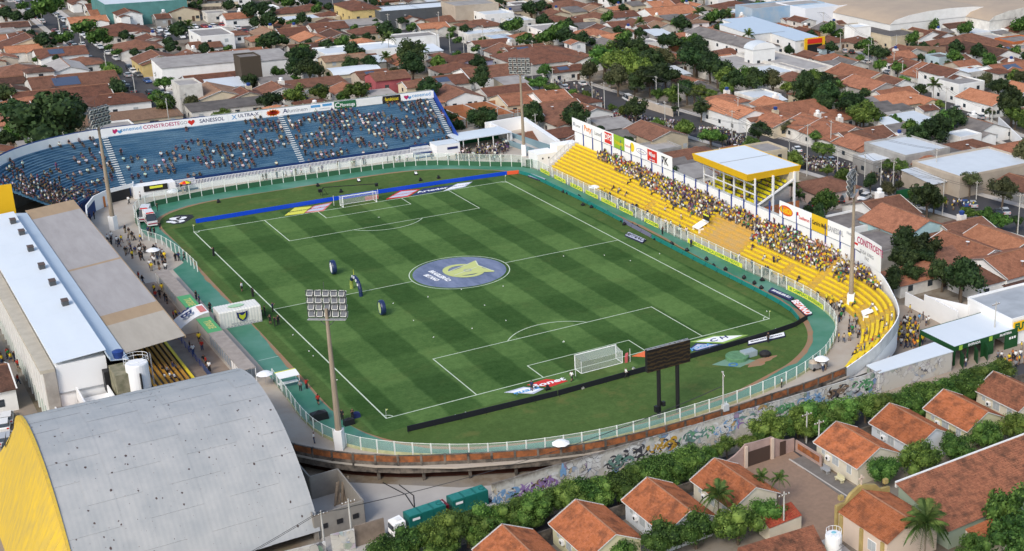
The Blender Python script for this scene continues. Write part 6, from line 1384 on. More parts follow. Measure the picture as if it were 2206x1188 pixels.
def tree(x,y,rad,kind='g',th=None,z=TG,label=None,group=None,sz=1.,nm='tree'):
 th=th if th is not None else rad*.55+.8
 r=empty(nm,(x,y,z),trn.uniform(0,6.28)); o=link('crown',crown(kind,trn.randrange(5 if kind not in 'hk' else 4)),r,(0,0,th+rad*.55),True); o.scale=(rad*trn.uniform(.92,1.2),rad*trn.uniform(.92,1.2),rad*trn.uniform(.85,1.15)*sz); o.rotation_euler=(0,0,trn.uniform(0,6))
 t=link('trunk',TRUNKM,r,(0,0,0),True); t.scale=(max(rad*.9,.8),max(rad*.9,.8),(th+rad*.6)/1.0)
 w_={'g':'mid green','d':'dark green','b':'bright green','o':'olive brown','h':'leafy green','k':'bright leafy'}[kind]; s_='small' if rad<2.1 else ('large' if rad>4.2 else 'rounded')
 tag(r,label or '%s %s tree' % (s_,w_),'tree',group or 'street and garden trees'); r['auto'] =0 if label else 1; TREES.append(r); OCC.append((x-rad*.6,x+rad*.6,y-rad*.6,y+rad*.6)); return r
OCC=[]
def ctree(c,cx,cy,dpx,kind='g'):
 ox,oy=CR[c]; px,py=ox+cx/3.96,oy+cy/3.96; R_=4.
 for _ in range(4):
  x,y=gp(px,py,TG+.8+R_*1.1); D=math.dist((x,y,0),tuple(CO)); R_=dpx/3.96/2/(2876/D)
 return tree(x,y,max(1.2,R_),kind)
CR={1:(0,0),2:(552,0),3:(1104,0),4:(1656,0),5:(0,300),7:(1104,300),8:(1656,300),11:(0,888),12:(552,888),13:(1104,888),14:(1656,888)}
for c,cx,cy,d,k in [(1,400,1050,570,'d'),(1,430,60,270,'g'),(1,730,240,200,'b'),(1,840,320,180,'b'),(1,560,330,150,'b'),(1,270,130,130,'d'),(1,140,145,130,'d'),(1,930,410,90,'g'),(1,1000,450,90,'g'),(1,1150,450,110,'d'),(1,1290,430,120,'d'),(1,1460,410,150,'d'),(1,1750,420,140,'d'),(1,1950,420,100,'g'),
(1,910,570,110,'g'),(1,960,620,160,'g'),(1,1400,710,140,'g'),(1,1340,830,150,'g'),(1,1410,890,190,'g'),(1,1630,880,130,'o'),(1,2090,640,150,'d'),(1,30,820,190,'d'),(1,20,1060,120,'d'),(1,2140,90,190,'d'),(1,1960,50,160,'d'),(1,1650,60,130,'d'),(1,700,440,90,'d'),(1,320,510,70,'g'),(1,480,500,90,'d'),(1,1400,620,110,'d'),(1,2110,650,130,'d'),
(2,60,70,180,'d'),(2,120,170,200,'d'),(2,50,350,130,'g'),(2,190,350,130,'g'),(2,340,490,220,'d'),(2,340,590,180,'d'),(2,330,820,190,'g'),(2,550,800,180,'g'),(2,100,860,200,'d'),(2,860,780,200,'g'),(2,640,640,90,'g'),(2,1320,470,260,'d'),(2,1330,560,260,'d'),(2,1550,530,140,'g'),(2,960,540,170,'d'),(2,830,320,90,'d'),(2,950,320,110,'d'),(2,1240,180,110,'b'),(2,1330,240,110,'g'),(2,1150,170,90,'g'),(2,1660,310,90,'g'),(2,1725,350,110,'b'),(2,1880,420,100,'b'),(2,2080,480,110,'g'),(2,1930,670,230,'d'),(2,1950,1030,220,'d'),(2,1720,1080,140,'d'),(2,2130,230,140,'d'),(2,1780,250,130,'d'),(2,620,60,120,'d'),(2,720,40,80,'g'),(2,270,30,120,'g'),(2,1020,190,90,'d'),(2,1950,20,110,'d'),(2,2080,20,120,'d'),(2,180,620,110,'g'),
(3,190,1010,190,'d'),(3,550,1000,260,'d'),(3,150,70,190,'d'),(3,250,50,160,'d'),(3,160,370,150,'d'),(3,450,310,240,'d'),(3,480,190,100,'d'),(3,820,150,150,'g'),(3,940,70,120,'d'),(3,960,330,190,'g'),(3,1010,400,140,'g'),(3,900,260,120,'d'),(3,790,470,240,'g'),(3,920,520,240,'g'),(3,1070,500,200,'g'),(3,1150,580,260,'d'),(3,900,660,260,'o'),(3,660,610,180,'o'),(3,1040,720,200,'d'),(3,1200,680,200,'d'),(3,1290,350,170,'d'),(3,1440,200,210,'d'),(3,1490,400,150,'d'),(3,1550,500,280,'d'),(3,1640,190,120,'d'),(3,1870,640,160,'b'),(3,2050,680,260,'b'),(3,1830,760,160,'b'),(3,1550,790,180,'b'),(3,1350,800,150,'g'),(3,1240,810,130,'g'),(3,1680,800,140,'b'),(3,1470,1100,190,'b'),(3,1690,1160,180,'b'),(3,1610,930,170,'d'),(3,2100,1120,220,'d'),(3,1940,1020,120,'d'),(3,280,610,150,'g'),(3,520,790,90,'b'),(3,620,820,110,'b'),(3,1390,930,70,'d'),(3,2080,70,150,'g'),(3,1230,250,120,'d'),
(4,10,80,110,'d'),(4,380,130,80,'d'),(4,890,130,80,'d'),(4,860,180,110,'g'),(4,970,170,100,'g'),(4,1060,190,100,'d'),(4,1745,140,150,'d'),(4,1320,220,90,'d'),(4,1210,240,80,'g'),(4,1450,220,100,'g'),(4,1660,280,90,'d'),(4,170,430,130,'d'),(4,850,380,170,'g'),(4,940,460,190,'d'),(4,760,400,100,'d'),(4,950,560,140,'b'),(4,1100,580,130,'g'),(4,780,500,80,'b'),(4,1320,400,140,'d'),(4,1440,410,120,'d'),(4,1580,490,150,'g'),(4,1970,430,130,'d'),(4,2110,450,150,'b'),(4,1880,540,180,'g'),(4,310,680,190,'d'),(4,460,640,100,'d'),(4,520,710,200,'d'),(4,160,750,160,'b'),(4,290,830,150,'g'),(4,480,880,200,'d'),(4,680,860,220,'g'),(4,830,800,130,'d'),(4,780,960,240,'g'),(4,970,1020,120,'d'),(4,1080,1030,130,'g'),(4,1210,1080,180,'g'),(4,1350,1100,160,'g'),(4,1480,1060,230,'g'),(4,2080,860,260,'d'),(4,2110,980,200,'g'),(4,2100,650,180,'g'),(4,1840,690,160,'o'),(4,160,1080,120,'o'),(4,400,1170,140,'g'),(4,260,1000,90,'g'),
(8,460,90,200,'b'),(8,110,140,150,'b'),(8,640,320,170,'g'),(8,1020,230,130,'b'),(8,1130,240,160,'g'),(8,1500,110,80,'d'),(8,1110,390,90,'o'),(8,1720,360,200,'o'),(8,2000,430,260,'o'),(8,1700,640,170,'g'),(8,430,660,210,'d'),(8,350,620,120,'d'),(8,1230,880,130,'d'),(8,1130,1010,240,'d'),(8,1300,1000,240,'d'),(8,1640,1170,320,'d'),(8,1990,700,160,'g'),(8,2120,700,120,'d')]:
 ctree(c,cx,cy,d,k)
for px,py,R_ in ((1948,572,3.2),(1990,548,3.4),(1925,615,2.6),(2072,612,4.0),(2030,600,2.8),(1965,600,2.6)):
 x,y=gp(px,py,TG+R_); tree(x,y,R_,'d')
for px,py,R_ in ((1270,150,5.2),(1300,135,5.6),(1335,145,6.),(1370,160,5.8),(1400,175,5.2),(1345,185,5.0),(1300,175,4.8),(1265,190,4.4),(1400,135,4.6),(1500,130,5.6),(1530,150,4.6),(1580,185,4.6),(1625,180,4.8),(1480,200,3.8),(1740,205,5.0),(1780,215,4.8),(1830,235,4.6),(1860,255,4.8),(2020,290,4.6),(2050,270,4.2),(2180,235,5.4),(2195,255,5.0),(960,262,3.0),(1040,262,4.2),(1150,255,3.8)):
 x,y=gp(px,py,TG+R_)
 if dist_path(x,y,ST_AVE) >9 and dist_path(x,y,ST_R2) >6:tree(x,y,R_,trn.choice('dddg'))
 # hedge-like row of street trees in front of the graffiti wall
hd=random.Random(4); HR='row of leafy street trees along the graffiti wall'
hp=resample([gp(830,1182,.2),gp(930,1158,.2),gp(1104,1102,.3),gp(1230,1062,.3),gp(1340,1040,.3),gp(1440,1000,.3),gp(1560,950,.4),gp(1700,908,.4),gp(1830,878,.5),gp(1960,858,.5),gp(2060,830,.5),gp(2150,800,.6)],2.35)
for i,(x,y) in enumerate(hp):
 R_=2.3+.6*hd.random(); x+=hd.uniform(-.2,.6); y-=.3
 if i in (19,30) or 19<i<24:R_=1.5
 tree(x+hd.uniform(-.3,.3),y+hd.uniform(-.4,.4),R_,'h' if hd.random() <.7 else 'k',th=1.15,group=HR,label='leafy street tree in the row below the graffiti wall'); TREES[-1]['auto'] =1
 if i not in (18,19,20,21,22,23,24,25,30) and hd.random() <.8:tree(x+hd.uniform(-1,1),y-1.5,hd.uniform(1.5,2.0),'h',th=.7,group=HR,label='low bushy tree at the front of the row below the graffiti wall'); TREES[-1]['auto'] =1
for px,py,R_,k,lb in ((1905,1012,2.6,'h','clipped leafy tree right of the chapel cross'),(1985,985,2.9,'h','clipped leafy tree above the long tiled hall, left'),(2060,962,2.8,'h','clipped leafy tree above the long tiled hall, middle'),(2130,935,2.7,'h','clipped leafy tree above the long tiled hall, right'),(2190,915,2.8,'h','clipped leafy tree at the right edge above the long hall'),
(1430,1160,3.0,'h','leafy tree at the bottom edge below the white house'),(1500,1140,2.8,'h','leafy tree left of the palm at the bottom'),(1590,1130,2.9,'h','leafy tree beneath the tall palm at the bottom'),(1650,1105,2.4,'k','leafy tree between palms and driveway'),(1330,1185,2.2,'h','small leafy tree at the bottom edge near the yellow house'),(2170,1090,3.6,'g','dark broad tree at the right edge beside the hall'),(2185,1150,3.4,'g','dark broad tree in the bottom right corner'),(2100,1185,2.6,'k','bright shrub tree at the bottom right'),(1700,1110,1.3,'d','small dark shrub tree beside the flag pole')):
 x,y=gp(px,py,TG+R_*1.0); tree(x,y,R_,k,th=.9,label=lb,group='garden trees near the camera')
 # ------------------------------------------------------------------ palms
PALM=leaf_mat('palm_leaf',(.025,.05,.012),(.055,.1,.02),(.13,.2,.05)); PTR=M('palm_trunk',(.24,.2,.15),.95,.5,3,stretch=(1,1,4))
def frond_mesh(seed,L_=1.,droop=.7,nl=22):
 rg=random.Random(seed); b=MB(); P=[]
 for i in range(9):
  t=i/8; P.append(Vector((L_*(t*.95-.12*t*t),0,L_*(.55*t-droop*t*t*1.15))))
 for i in range(8):b.tube(P[i],P[i+1],.012*(1-i/9)+.004,n=3,m=PALM,cap=False)
 for i in range(nl):
  t=.12+.86*i/nl; k=t*8; j=min(7,int(k)); p=P[j].lerp(P[j+1],k-j); ll=L_*.3*math.sin(math.pi*min(1,t*1.05))**.6+.04
  for s in (-1,1):
   d=Vector((.55,s*.9,-.32+rg.uniform(-.2,.15))).normalized()*ll; wd=Vector((.028*L_,0,.006)); b.add([p-wd,p+wd,p+d+wd*.2],[(0,1,2)],PALM)
 return b.mesh('frond')
FR=[frond_mesh(i,droop=d) for i,d in enumerate((.35,.6,.85,1.05))]
ptm=MB(); ptm.lathe((0,0,0),[(1.0,0),(.62,.06),(.5,.5),(.45,.9),(.5,.97),(.2,1.02)],9,PTR); PTM=ptm.mesh('trunk')
def palm(x,y,h,L_,label=None,n=17,z=TG,tr=.16):
 rg=random.Random(int(x*7+y)); r=empty('palm_tree',(x,y,z),rg.uniform(0,6)); t=link('trunk',PTM,r,(0,0,0),True); t.scale=(tr,tr,h)
 for i in range(n):
  q=i/n; f=link('frond',FR[min(3,int(q*4))],r,(0,0,h*1.0),True); s=L_*(1-.15*rg.random()); f.scale=(s,s,s); f.rotation_euler=(0,rg.uniform(-.15,.1)-(.75 if q<.25 else .3 if q<.5 else 0),i*2.39996)
 tag(r,label or 'tall palm tree','palm tree','palm trees'); r['auto'] =0 if label else 1; TREES.append(r); OCC.append((x-2,x+2,y-2,y+2)); return r
def cpalm(c,cx,cy,basey,L_):
 ox,oy=CR[c]; x,y=gp(ox+cx/3.96,oy+basey/3.96,TG)
 h=min(range(20,200),key=lambda q:abs(pr(x,y,TG+q/10)[1]-(oy+cy/3.96)))/10; palm(x,y,h,L_)
for a in [(1,1620,220,320,3.2),(2,1140,330,520,3.4),(2,1500,100,190,3.2),(2,1120,490,620,3.),(2,1430,430,560,3.),(3,1090,190,340,3.),(3,1590,110,270,3.4),(3,1840,130,260,3.6),(3,1720,320,430,3.4),(3,2010,300,480,3.4),(3,1430,300,370,2.6),(3,1610,880,1010,3.0),(4,1400,730,900,3.6),(4,520,770,920,2.8),(4,600,740,880,2.8),(4,400,800,920,2.4),(8,190,400,560,3.0),(8,250,490,630,2.4)]:cpalm(*a)
def npalm(px,py,bx,by,L_,label,n=18,tr=.2):
 x,y=gp(bx,by,TG); h=min(range(20,250),key=lambda q:abs(pr(x,y,TG+q/10)[1]-py))/10; palm(x,y,h,L_,label,n,tr=tr)
npalm(1540,1068,1548,1150,2.9,'tall palm at the bottom edge in front of the white walled house',18); npalm(1630,1030,1640,1082,1.7,'small palm left of the driveway, the left of two',13); npalm(1676,1032,1678,1095,1.8,'small palm left of the driveway, the right of two',13); npalm(1985,1130,1990,1230,3.9,'large palm in front of the chapel at the bottom right',24,.26)
# banana clump
r=empty('banana_plant',(*gp(2120,1150,TG),TG),label='bright banana plant clump below the long tiled hall',cat='plant'); BAN=M('banana_leaf',(.1,.22,.03),.6,.4,2)
rg=random.Random(9)
for i in range(16):
 a=i*2.4; b=MB(); ll=rg.uniform(1.6,2.6); tilt=rg.uniform(.5,1.2); P=[]
 for k in range(7):
  t=k/6; P.append(Vector((math.cos(a)*ll*t*math.sin(tilt+.4*t),math.sin(a)*ll*t*math.sin(tilt+.4*t),1.0+ll*t*math.cos(tilt+.5*t))))
 sd=Vector((-math.sin(a),math.cos(a),0)); A=[p+sd*.3*math.sin(math.pi*min(.97,k/6+.08)) for k,p in enumerate(P)]; B=[p-sd*.3*math.sin(math.pi*min(.97,k/6+.08)) for k,p in enumerate(P)]; b.strip(A,B,BAN); b.build('leaf',r,local=True)
 # ------------------------------------------------------------------ town houses
def rmat(n,c,d,dk=.7):
 g=sum(c)/3; c=tuple((q*.86+g*.14)*.92 for q in c); return tile_mat(n,c,d,tuple(min(.6,x*1.35) for x in c),dk)
RO=[rmat('roof_dark_brown',(.115,.055,.036),(.04,.027,.022)),rmat('roof_red_brown',(.16,.063,.036),(.06,.034,.026)),rmat('roof_brown',(.2,.085,.048),(.08,.044,.03)),rmat('roof_orange',(.33,.125,.06),(.15,.065,.04),.7),rmat('roof_bright_orange',(.44,.17,.075),(.26,.1,.05),.6),rmat('roof_tan',(.27,.155,.09),(.14,.085,.06),.6)]
RON=['dark brown','reddish brown','brown','orange','bright orange','tan']
FC=M('fibre_cement_roof',(.2,.18,.165),.9,.8,.35,(.1,.09,.085),stretch=(1,1,1),vary=.35); FCL=M('light_fibre_cement_roof',(.34,.32,.3),.85,.7,.35,(.22,.2,.19),vary=.2)
FLW=M('white_sheet_roof',(.58,.62,.65),.5,.4,.3,(.46,.49,.52),vary=.12)
WL=[(M('wall_off_white',(.68,.66,.61),.85,.6,.45,(.38,.36,.33),vary=.15),'off white'),(M('wall_white',(.8,.8,.78),.8,.4,.4,(.6,.59,.56),vary=.1),'white'),(M('wall_cream',(.58,.5,.36),.85,.5,.45,(.4,.34,.25),vary=.2),'cream'),(M('wall_beige',(.46,.39,.31),.85,.5,.45,(.32,.27,.22),vary=.2),'beige'),(M('wall_grey',(.36,.35,.33),.9,.6,.45,(.22,.21,.2),vary=.2),'grey'),(M('wall_brick',(.33,.14,.07),.9,.6,.6,(.2,.09,.05),vary=.2),'bare brick'),(M('wall_pale_pink',(.55,.42,.36),.85,.5,.45,(.4,.3,.26),vary=.15),'pale pink'),(M('wall_pale_blue',(.42,.52,.56),.85,.5,.45,(.3,.38,.42),vary=.15),'pale blue')]
HOUSES=[]; hrn=random.Random(21)
def house(cx,cy,wx,wy,h,kind,roof,wall,axis='y',label=None,rz=0,pitch=.32,z=TG,win=True,cat='house',name='house',group=None,ov=.4):
 h=h+(len(HOUSES)*.017) % .23; r=empty(name,(cx,cy,z),rz); hx,hy=wx/2*(.82 if wx>11 and kind in 'gh' else 1),wy/2; b=MB(); wm,wn=wall if isinstance(wall,tuple) else (wall,'')
 if kind in 'gh':
  rm,rn_=(RO[roof],RON[roof]) if isinstance(roof,int) else roof
  half=hx if axis=='y' else hy; rh=half*pitch; e=h-.02
  zr=h+rh; ovz=-ov*pitch
  if kind=='g':
   if axis=='y':
    b.add([(-hx,-hy,0),(hx,-hy,0),(hx,hy,0),(-hx,hy,0),(-hx,-hy,e),(hx,-hy,e),(hx,hy,e),(-hx,hy,e),(0,-hy,zr-.05),(0,hy,zr-.05)],[(0,1,5,8,4),(1,2,6,5),(2,3,7,9,6),(3,0,4,7)],wm)
    R1=[(-hx-ov,-hy-.25,h+ovz),(0,-hy-.25,zr),(0,hy+.25,zr),(-hx-ov,hy+.25,h+ovz)]; R2=[(hx+ov,-hy-.25,h+ovz),(hx+ov,hy+.25,h+ovz),(0,hy+.25,zr),(0,-hy-.25,zr)]
   else:
    b.add([(-hx,-hy,0),(hx,-hy,0),(hx,hy,0),(-hx,hy,0),(-hx,-hy,e),(hx,-hy,e),(hx,hy,e),(-hx,hy,e),(-hx,0,zr-.05),(hx,0,zr-.05)],[(0,1,5,4),(1,2,6,9,5),(2,3,7,6),(3,0,4,8,7)],wm)
    R1=[(-hx-.25,-hy-ov,h+ovz),(hx+.25,-hy-ov,h+ovz),(hx+.25,0,zr),(-hx-.25,0,zr)]; R2=[(-hx-.25,hy+ov,h+ovz),(-hx-.25,0,zr),(hx+.25,0,zr),(hx+.25,hy+ov,h+ovz)]
   q=MB()
   for P in (R1,R2):q.add(P+[(x,y,zz-.13) for x,y,zz in P],[(0,1,2,3),(7,6,5,4),(0,4,5,1),(1,5,6,2),(2,6,7,3),(3,7,4,0)],rm)
  else:
   m_=min(hx,hy); b.box(-hx,hx,-hy,hy,0,e,wm); X,Y=hx+ov,hy+ov; zr=h+m_*pitch
   if hx<hy:r0,r1=(0,-(hy-hx),zr),(0,hy-hx,zr)
   else:r0,r1=(-(hx-hy),0,zr),(hx-hy,0,zr)
   zz=h+ovz; q=MB(); V=[(-X,-Y,zz),(X,-Y,zz),(X,Y,zz),(-X,Y,zz),r0,r1,(-X,-Y,zz-.12),(X,-Y,zz-.12),(X,Y,zz-.12),(-X,Y,zz-.12)]
   F=([(0,1,4),(1,2,5,4),(2,3,5),(3,0,4,5)] if hx<hy else [(0,1,5,4),(1,2,5),(2,3,4,5),(3,0,4)])+[(0,6,7,1),(1,7,8,2),(2,8,9,3),(3,9,6,0)]; q.add(V,F,rm)
  b.build('wall',r,local=True); q.build('roof',r,local=True)
  if kind=='g' and hrn.random() <.7:
   q=MB(); t=.2; E1=WHITE if hrn.random() <.6 else WL[0][0]; zz=h+ovz+.03
   for s in (-1,1):
    if axis=='y':
     for u in (-1,1):q.add([(u*(hx+ov),s*(hy+.25),zz),(0,s*(hy+.25),zr+.03),(0,s*(hy+.25-t),zr+.03),(u*(hx+ov),s*(hy+.25-t),zz),(u*(hx+ov),s*(hy+.25),zz-.2),(0,s*(hy+.25),zr-.17)],[(0,1,2,3),(0,4,5,1)],E1)
    else:
     for u in (-1,1):q.add([(s*(hx+.25),u*(hy+ov),zz),(s*(hx+.25),0,zr+.03),(s*(hx+.25-t),0,zr+.03),(s*(hx+.25-t),u*(hy+ov),zz),(s*(hx+.25),u*(hy+ov),zz-.2),(s*(hx+.25),0,zr-.17)],[(0,1,2,3),(0,4,5,1)],E1)
   q.build('barge_board',r,local=True)
  if kind=='g' or hx !=hy:
   q=MB(); rA,rB=((0,-hy,zr+.03),(0,hy,zr+.03)) if kind=='g' and axis=='y' else ((-hx,0,zr+.03),(hx,0,zr+.03)) if kind=='g' else ((r0[0],r0[1],r0[2]+.03),(r1[0],r1[1],r1[2]+.03)); q.tube(rA,rB,.13,n=4,m=RIDGE); q.build('ridge_cap',r,local=True)
  if hrn.random() <.35:
   q=MB(); u=hrn.uniform(-.5,.5)*hx; v=-hrn.uniform(.2,.7)*hy; zz=h+(half-abs(u if axis=='y' else v))*pitch if kind=='g' else h+.3; q.tube((u,v,zz-.3),(u,v,zz+.9),.035,n=4,m=STEEL); q.lathe((u,v-.1,zz+.8),[(.08,0),(.42,.16),(.45,.2)],8,WHITE); q.build('satellite_dish',r,local=True)
  if kind=='g' and axis=='x' and hrn.random() <.2:
   q=MB(); P=[(-hx*.5,-hy*.8,h+hy*.2*pitch+.08),(hx*.1,-hy*.8,h+hy*.2*pitch+.08),(hx*.1,-hy*.2,h+hy*.8*pitch+.08),(-hx*.5,-hy*.2,h+hy*.8*pitch+.08)]; q.add(P,[(0,1,2,3)],M('solar_panel_blue',(.06,.08,.13),.2,spec=.6)); q.build('solar_panel',r,local=True)
  if min(hx,hy) >3.6 and hrn.random() <.6: # front wing with its own little gable
   sx_=hrn.choice((-1,1)); ww=hx*hrn.uniform(.34,.5); xc=sx_*(hx-ww)*.9; yb=-hy-hrn.uniform(1.2,2.6); wz=h-.25; rz_=wz+ww*pitch; q=MB()
   q.add([(xc-ww,yb,0),(xc+ww,yb,0),(xc+ww,-hy+.1,0),(xc-ww,-hy+.1,0),(xc-ww,yb,wz),(xc+ww,yb,wz),(xc+ww,-hy+.1,wz),(xc-ww,-hy+.1,wz),(xc,yb,rz_-.04)],[(0,1,5,8,4),(1,2,6,5),(3,0,4,7)],wm); q.build('wing_wall',r,local=True)
   q=MB(); yy_=-hy+(ww*.8 if axis=='x' or kind=='h' else .3)
   for u in (-1,1):P=[(xc+u*(ww+.3),yb-.25,wz-.1),(xc,yb-.25,rz_),(xc,yy_,rz_),(xc+u*(ww+.3),yy_,wz-.1)]; q.add(P+[(x_,y_,z_-.1) for x_,y_,z_ in P],[(0,1,2,3),(7,6,5,4),(0,4,5,1),(1,5,6,2),(2,6,7,3),(3,7,4,0)],rm)
   q.build('wing_roof',r,local=True)
  if hrn.random() <.16:
   q=MB(); q.box(hx*.2,hx*.2+1.5,hy*.3,hy*.3+1.5,h,zr+.5,wm); q.lathe((hx*.2+.75,hy*.3+.75,zr+.5),[(.5,0),(.62,.7),(.3,.9)],10,hrn.choice((WHITE2,MATS['blue_plastic_tank']))); q.build('roof_tank',r,local=True)
 elif kind=='f':
  rm,rn_=roof; b.box(-hx,hx,-hy,hy,0,h,wm); b.build('wall',r,local=True); q=MB(); q.box(-hx+.2,hx-.2,-hy+.2,hy-.2,h+.002,h+.1,rm); q.build('roof',r,local=True)
  q=MB(); t=.18
  for x0,x1,y0,y1 in ((-hx-.02,-hx+t,-hy,hy),(hx-t,hx+.02,-hy,hy),(-hx+t,hx-t,-hy-.02,-hy+t),(-hx+t,hx-t,hy-t,hy+.02)):q.box(x0,x1,y0,y1,h,h+.55,wm)
  q.build('parapet',r,local=True)
 elif kind=='v':
  rm,rn_=roof; b.box(-hx,hx,-hy,hy,0,h,wm); b.build('wall',r,local=True); q=MB(); n=8; A=[]; B=[]
  for i in range(n+1):
   t=math.pi*i/n
   if axis=='y':A.append((-(hx+.3)*math.cos(t),-hy-.2,h+hx*pitch*math.sin(t))); B.append((-(hx+.3)*math.cos(t),hy+.2,h+hx*pitch*math.sin(t)))
   else:A.append((-hx-.2,-(hy+.3)*math.cos(t),h+hy*pitch*math.sin(t))); B.append((hx+.2,-(hy+.3)*math.cos(t),h+hy*pitch*math.sin(t)))
  q.strip(A,B,rm); q.build('roof',r,local=True,smooth=True); [MB().add(G_,[tuple(range(n+1))],wm).build('gable',r,local=True) for G_ in (A,B)]
 else: # single slope
  rm,rn_=roof; b.add([(-hx,-hy,0),(hx,-hy,0),(hx,hy,0),(-hx,hy,0),(-hx,-hy,h-.1),(hx,-hy,h-.1),(hx,hy,h+.8),(-hx,hy,h+.8)],[(0,1,5,4),(1,2,6,5),(2,3,7,6),(3,0,4,7)],wm); b.build('wall',r,local=True)
  q=MB(); P=[(-hx-.2,-hy-.3,h-.08),(hx+.2,-hy-.3,h-.08),(hx+.2,hy+.2,h+.9),(-hx-.2,hy+.2,h+.9)]; q.add(P+[(x,y,zz-.08) for x,y,zz in P],[(0,1,2,3),(7,6,5,4),(0,4,5,1),(1,5,6,2),(2,6,7,3),(3,7,4,0)],rm); q.build('roof',r,local=True)
 if win:
  fl=1 if h<4.6 else 2
  for f in range(fl):
   zz=1.0+f*2.9
   for k in range(max(1,int(wx/4.5))):
    x=-hx+wx*(k+.5)/max(1,int(wx/4.5)); q=MB(); q.box(x-.6,x+.6,-hy-.05,-hy+.02,zz,zz+1.15,GLASSD if hrn.random() <.7 else WGREY); q.build('window',r,local=True)
   for k in range(max(1,int(wy/6))):
    y=-hy+wy*(k+.5)/max(1,int(wy/6)); q=MB(); q.box(-hx-.05,-hx+.02,y-.55,y+.55,zz,zz+1.1,GLASSD); q.build('window',r,local=True)
  if hrn.random() <.6:q=MB(); q.box(hx*.45,hx*.45+.95,-hy-.06,-hy+.02,0,2.1,M('door_brown',(.1,.06,.04),.7)); q.build('door',r,local=True)
 c=abs(math.cos(rz)); s_=abs(math.sin(rz)); OCC.append((cx-hx*c-hy*s_,cx+hx*c+hy*s_,cy-hy*c-hx*s_,cy+hy*c+hx*s_))
 if label:tag(r,label,cat,group)
 else:
  kn={'g':'gabled','h':'hip roofed','f':'flat roofed','s':'lean-to roofed','v':'vaulted'}[kind]; tag(r,'%s %s house with %s roof' % (wn,kn,rn_),cat,'town houses'); r['auto'] =1
 HOUSES.append(r); return r
W={n:(m,n) for m,n in WL}
ST={'white sheet':(FLW,'white sheet'),'grey':(FC,'grey'),'pale grey':(FCL,'pale grey'),'blue':(MR2,'pale blue')}
TEALW=(M('teal_wall',(.1,.26,.25),.7,.4,.4),'teal'); PINKR=(M('rose_wall',(.4,.1,.11),.8,.4,.6),'rose'); DKG=(M('dark_grey_cladding',(.09,.1,.11),.7,.3,.3),'dark grey'); DBR=(M('dark_brown_wall',(.07,.055,.04),.9),'dark brown'); YLW=(M('wall_yellow',(.6,.46,.2),.8,.4,.5),'yellow'); LBL=(M('light_aqua_gable',(.4,.58,.6),.8,.3,.4),'aqua')
TANV=(M('tan_vault_sheet',(.42,.33,.24),.7,.7,.12,(.34,.27,.21)),'tan')
def hb(c,cx,cy,wx,wy,h,kind,roof,wall,axis,label,rz=0,pitch=.32,cat='house',win=True,name='house'):
 ox,oy=CR[c]; x,y=gp(ox+cx/3.96,oy+cy/3.96,TG+h+.6); return house(x,y,wx,wy,h,kind,ST.get(roof,roof),W.get(wall,wall),axis,label,rz,pitch,win=win,cat=cat,name=name)
hb(1,1180,-20,29,26,8,'f','white sheet',TEALW,'y','teal walled warehouse with flat roof at the top left',cat='warehouse',name='warehouse',win=False)
hb(1,740,160,16,9,3.2,'g',4,'white','x','bright orange roofed house beside the cars in the upper left street')
hb(1,880,100,13,9,3.2,'g',3,'cream','x','orange roofed house below the teal warehouse'); hb(1,840,45,12,8,3.2,'g',1,'off white','x','red brown roofed house left of the teal warehouse front')
hb(1,1085,100,8,10,5.5,'g',1,'white','y','tall white gable house in front of the teal warehouse')
hb(1,1030,255,24,18,3.2,'h',1,'off white','x','broad red brown hip roof across from the car lot'); hb(1,1160,380,17,13,3.2,'h',2,'off white','x','brown hip roofed house below the broad red brown roof')
hb(1,1760,505,29,13,6.5,'g','x','white','x','placeholder',pitch=.1) if False else hb(1,1760,500,29,13,6.5,'s','pale grey','white','x','long two storey white hall with beige roof and blank side wall',cat='hall',win=False,name='hall')
hb(1,2105,470,6,7,10,'f','grey',DBR,'y','dark brown tower like block beside the long white hall',win=False); hb(2,60,470,14,14,6,'s','pale grey','white','x','white block with curved side right of the dark brown tower',win=False)
hb(1,1330,490,15,12,4,'g',2,YLW,'y','yellow gabled house with brown roof by the cross street'); hb(1,1590,700,6,9,7.5,'f','pale grey','off white','y','narrow white tower block in front of the long white hall',win=False)
hb(1,510,440,18,11,3.2,'g',1,'white','x','long red brown gable roof with white end walls'); hb(1,700,520,14,10,3,'h',2,'off white','y','brown hip roofed house beside the left street crossing')
hb(1,180,290,13,9,3.2,'h',1,'white','x','small red brown hip roof at the far left'); hb(1,250,360,22,13,3.4,'g',1,'cream','y','wide low cream gable at the far left')
hb(1,150,590,17,13,3.2,'h',2,'off white','x','orange brown hip roof at the left edge'); hb(1,560,560,12,16,4,'g',(FCL,'pale grey'),'white','y','white gabled shed with pale grey roof in the left block')
hb(1,620,690,28,16,3.4,'g',2,'off white','x','large weathered brown roof left of the street, upper of three'); hb(1,520,810,30,15,3.2,'g',1,'cream','x','large weathered brown roof left of the street, middle of three')
hb(1,960,840,21,11,3.6,'h',1,'white','x','red brown hip roof with long white wall at the street end'); hb(1,260,870,18,12,3.2,'h',3,'white','y','orange brown roof above the huge dark tree')
hb(1,640,890,11,14,3.2,'g',2,'off white','y','off white gable right of the huge dark tree'); hb(1,1080,990,26,9,2.6,'s',(RO[5],'tan'),'cream','x','long tan lean-to roof just behind the blue terrace'); hb(1,50,930,14,12,3.2,'g',1,'white','x','white walled house at the left edge beside the huge tree')
hb(1,1830,790,17,15,3.4,'g',5,'cream','y','broad tan roof with cream gable behind the blue terrace'); hb(1,1990,880,24,7,2.8,'s','grey','off white','x','long low grey shed roof with blue tank behind the terrace'); hb(1,2090,800,10,9,3.2,'g',1,'cream','y','small red roof right of the broad tan roof')
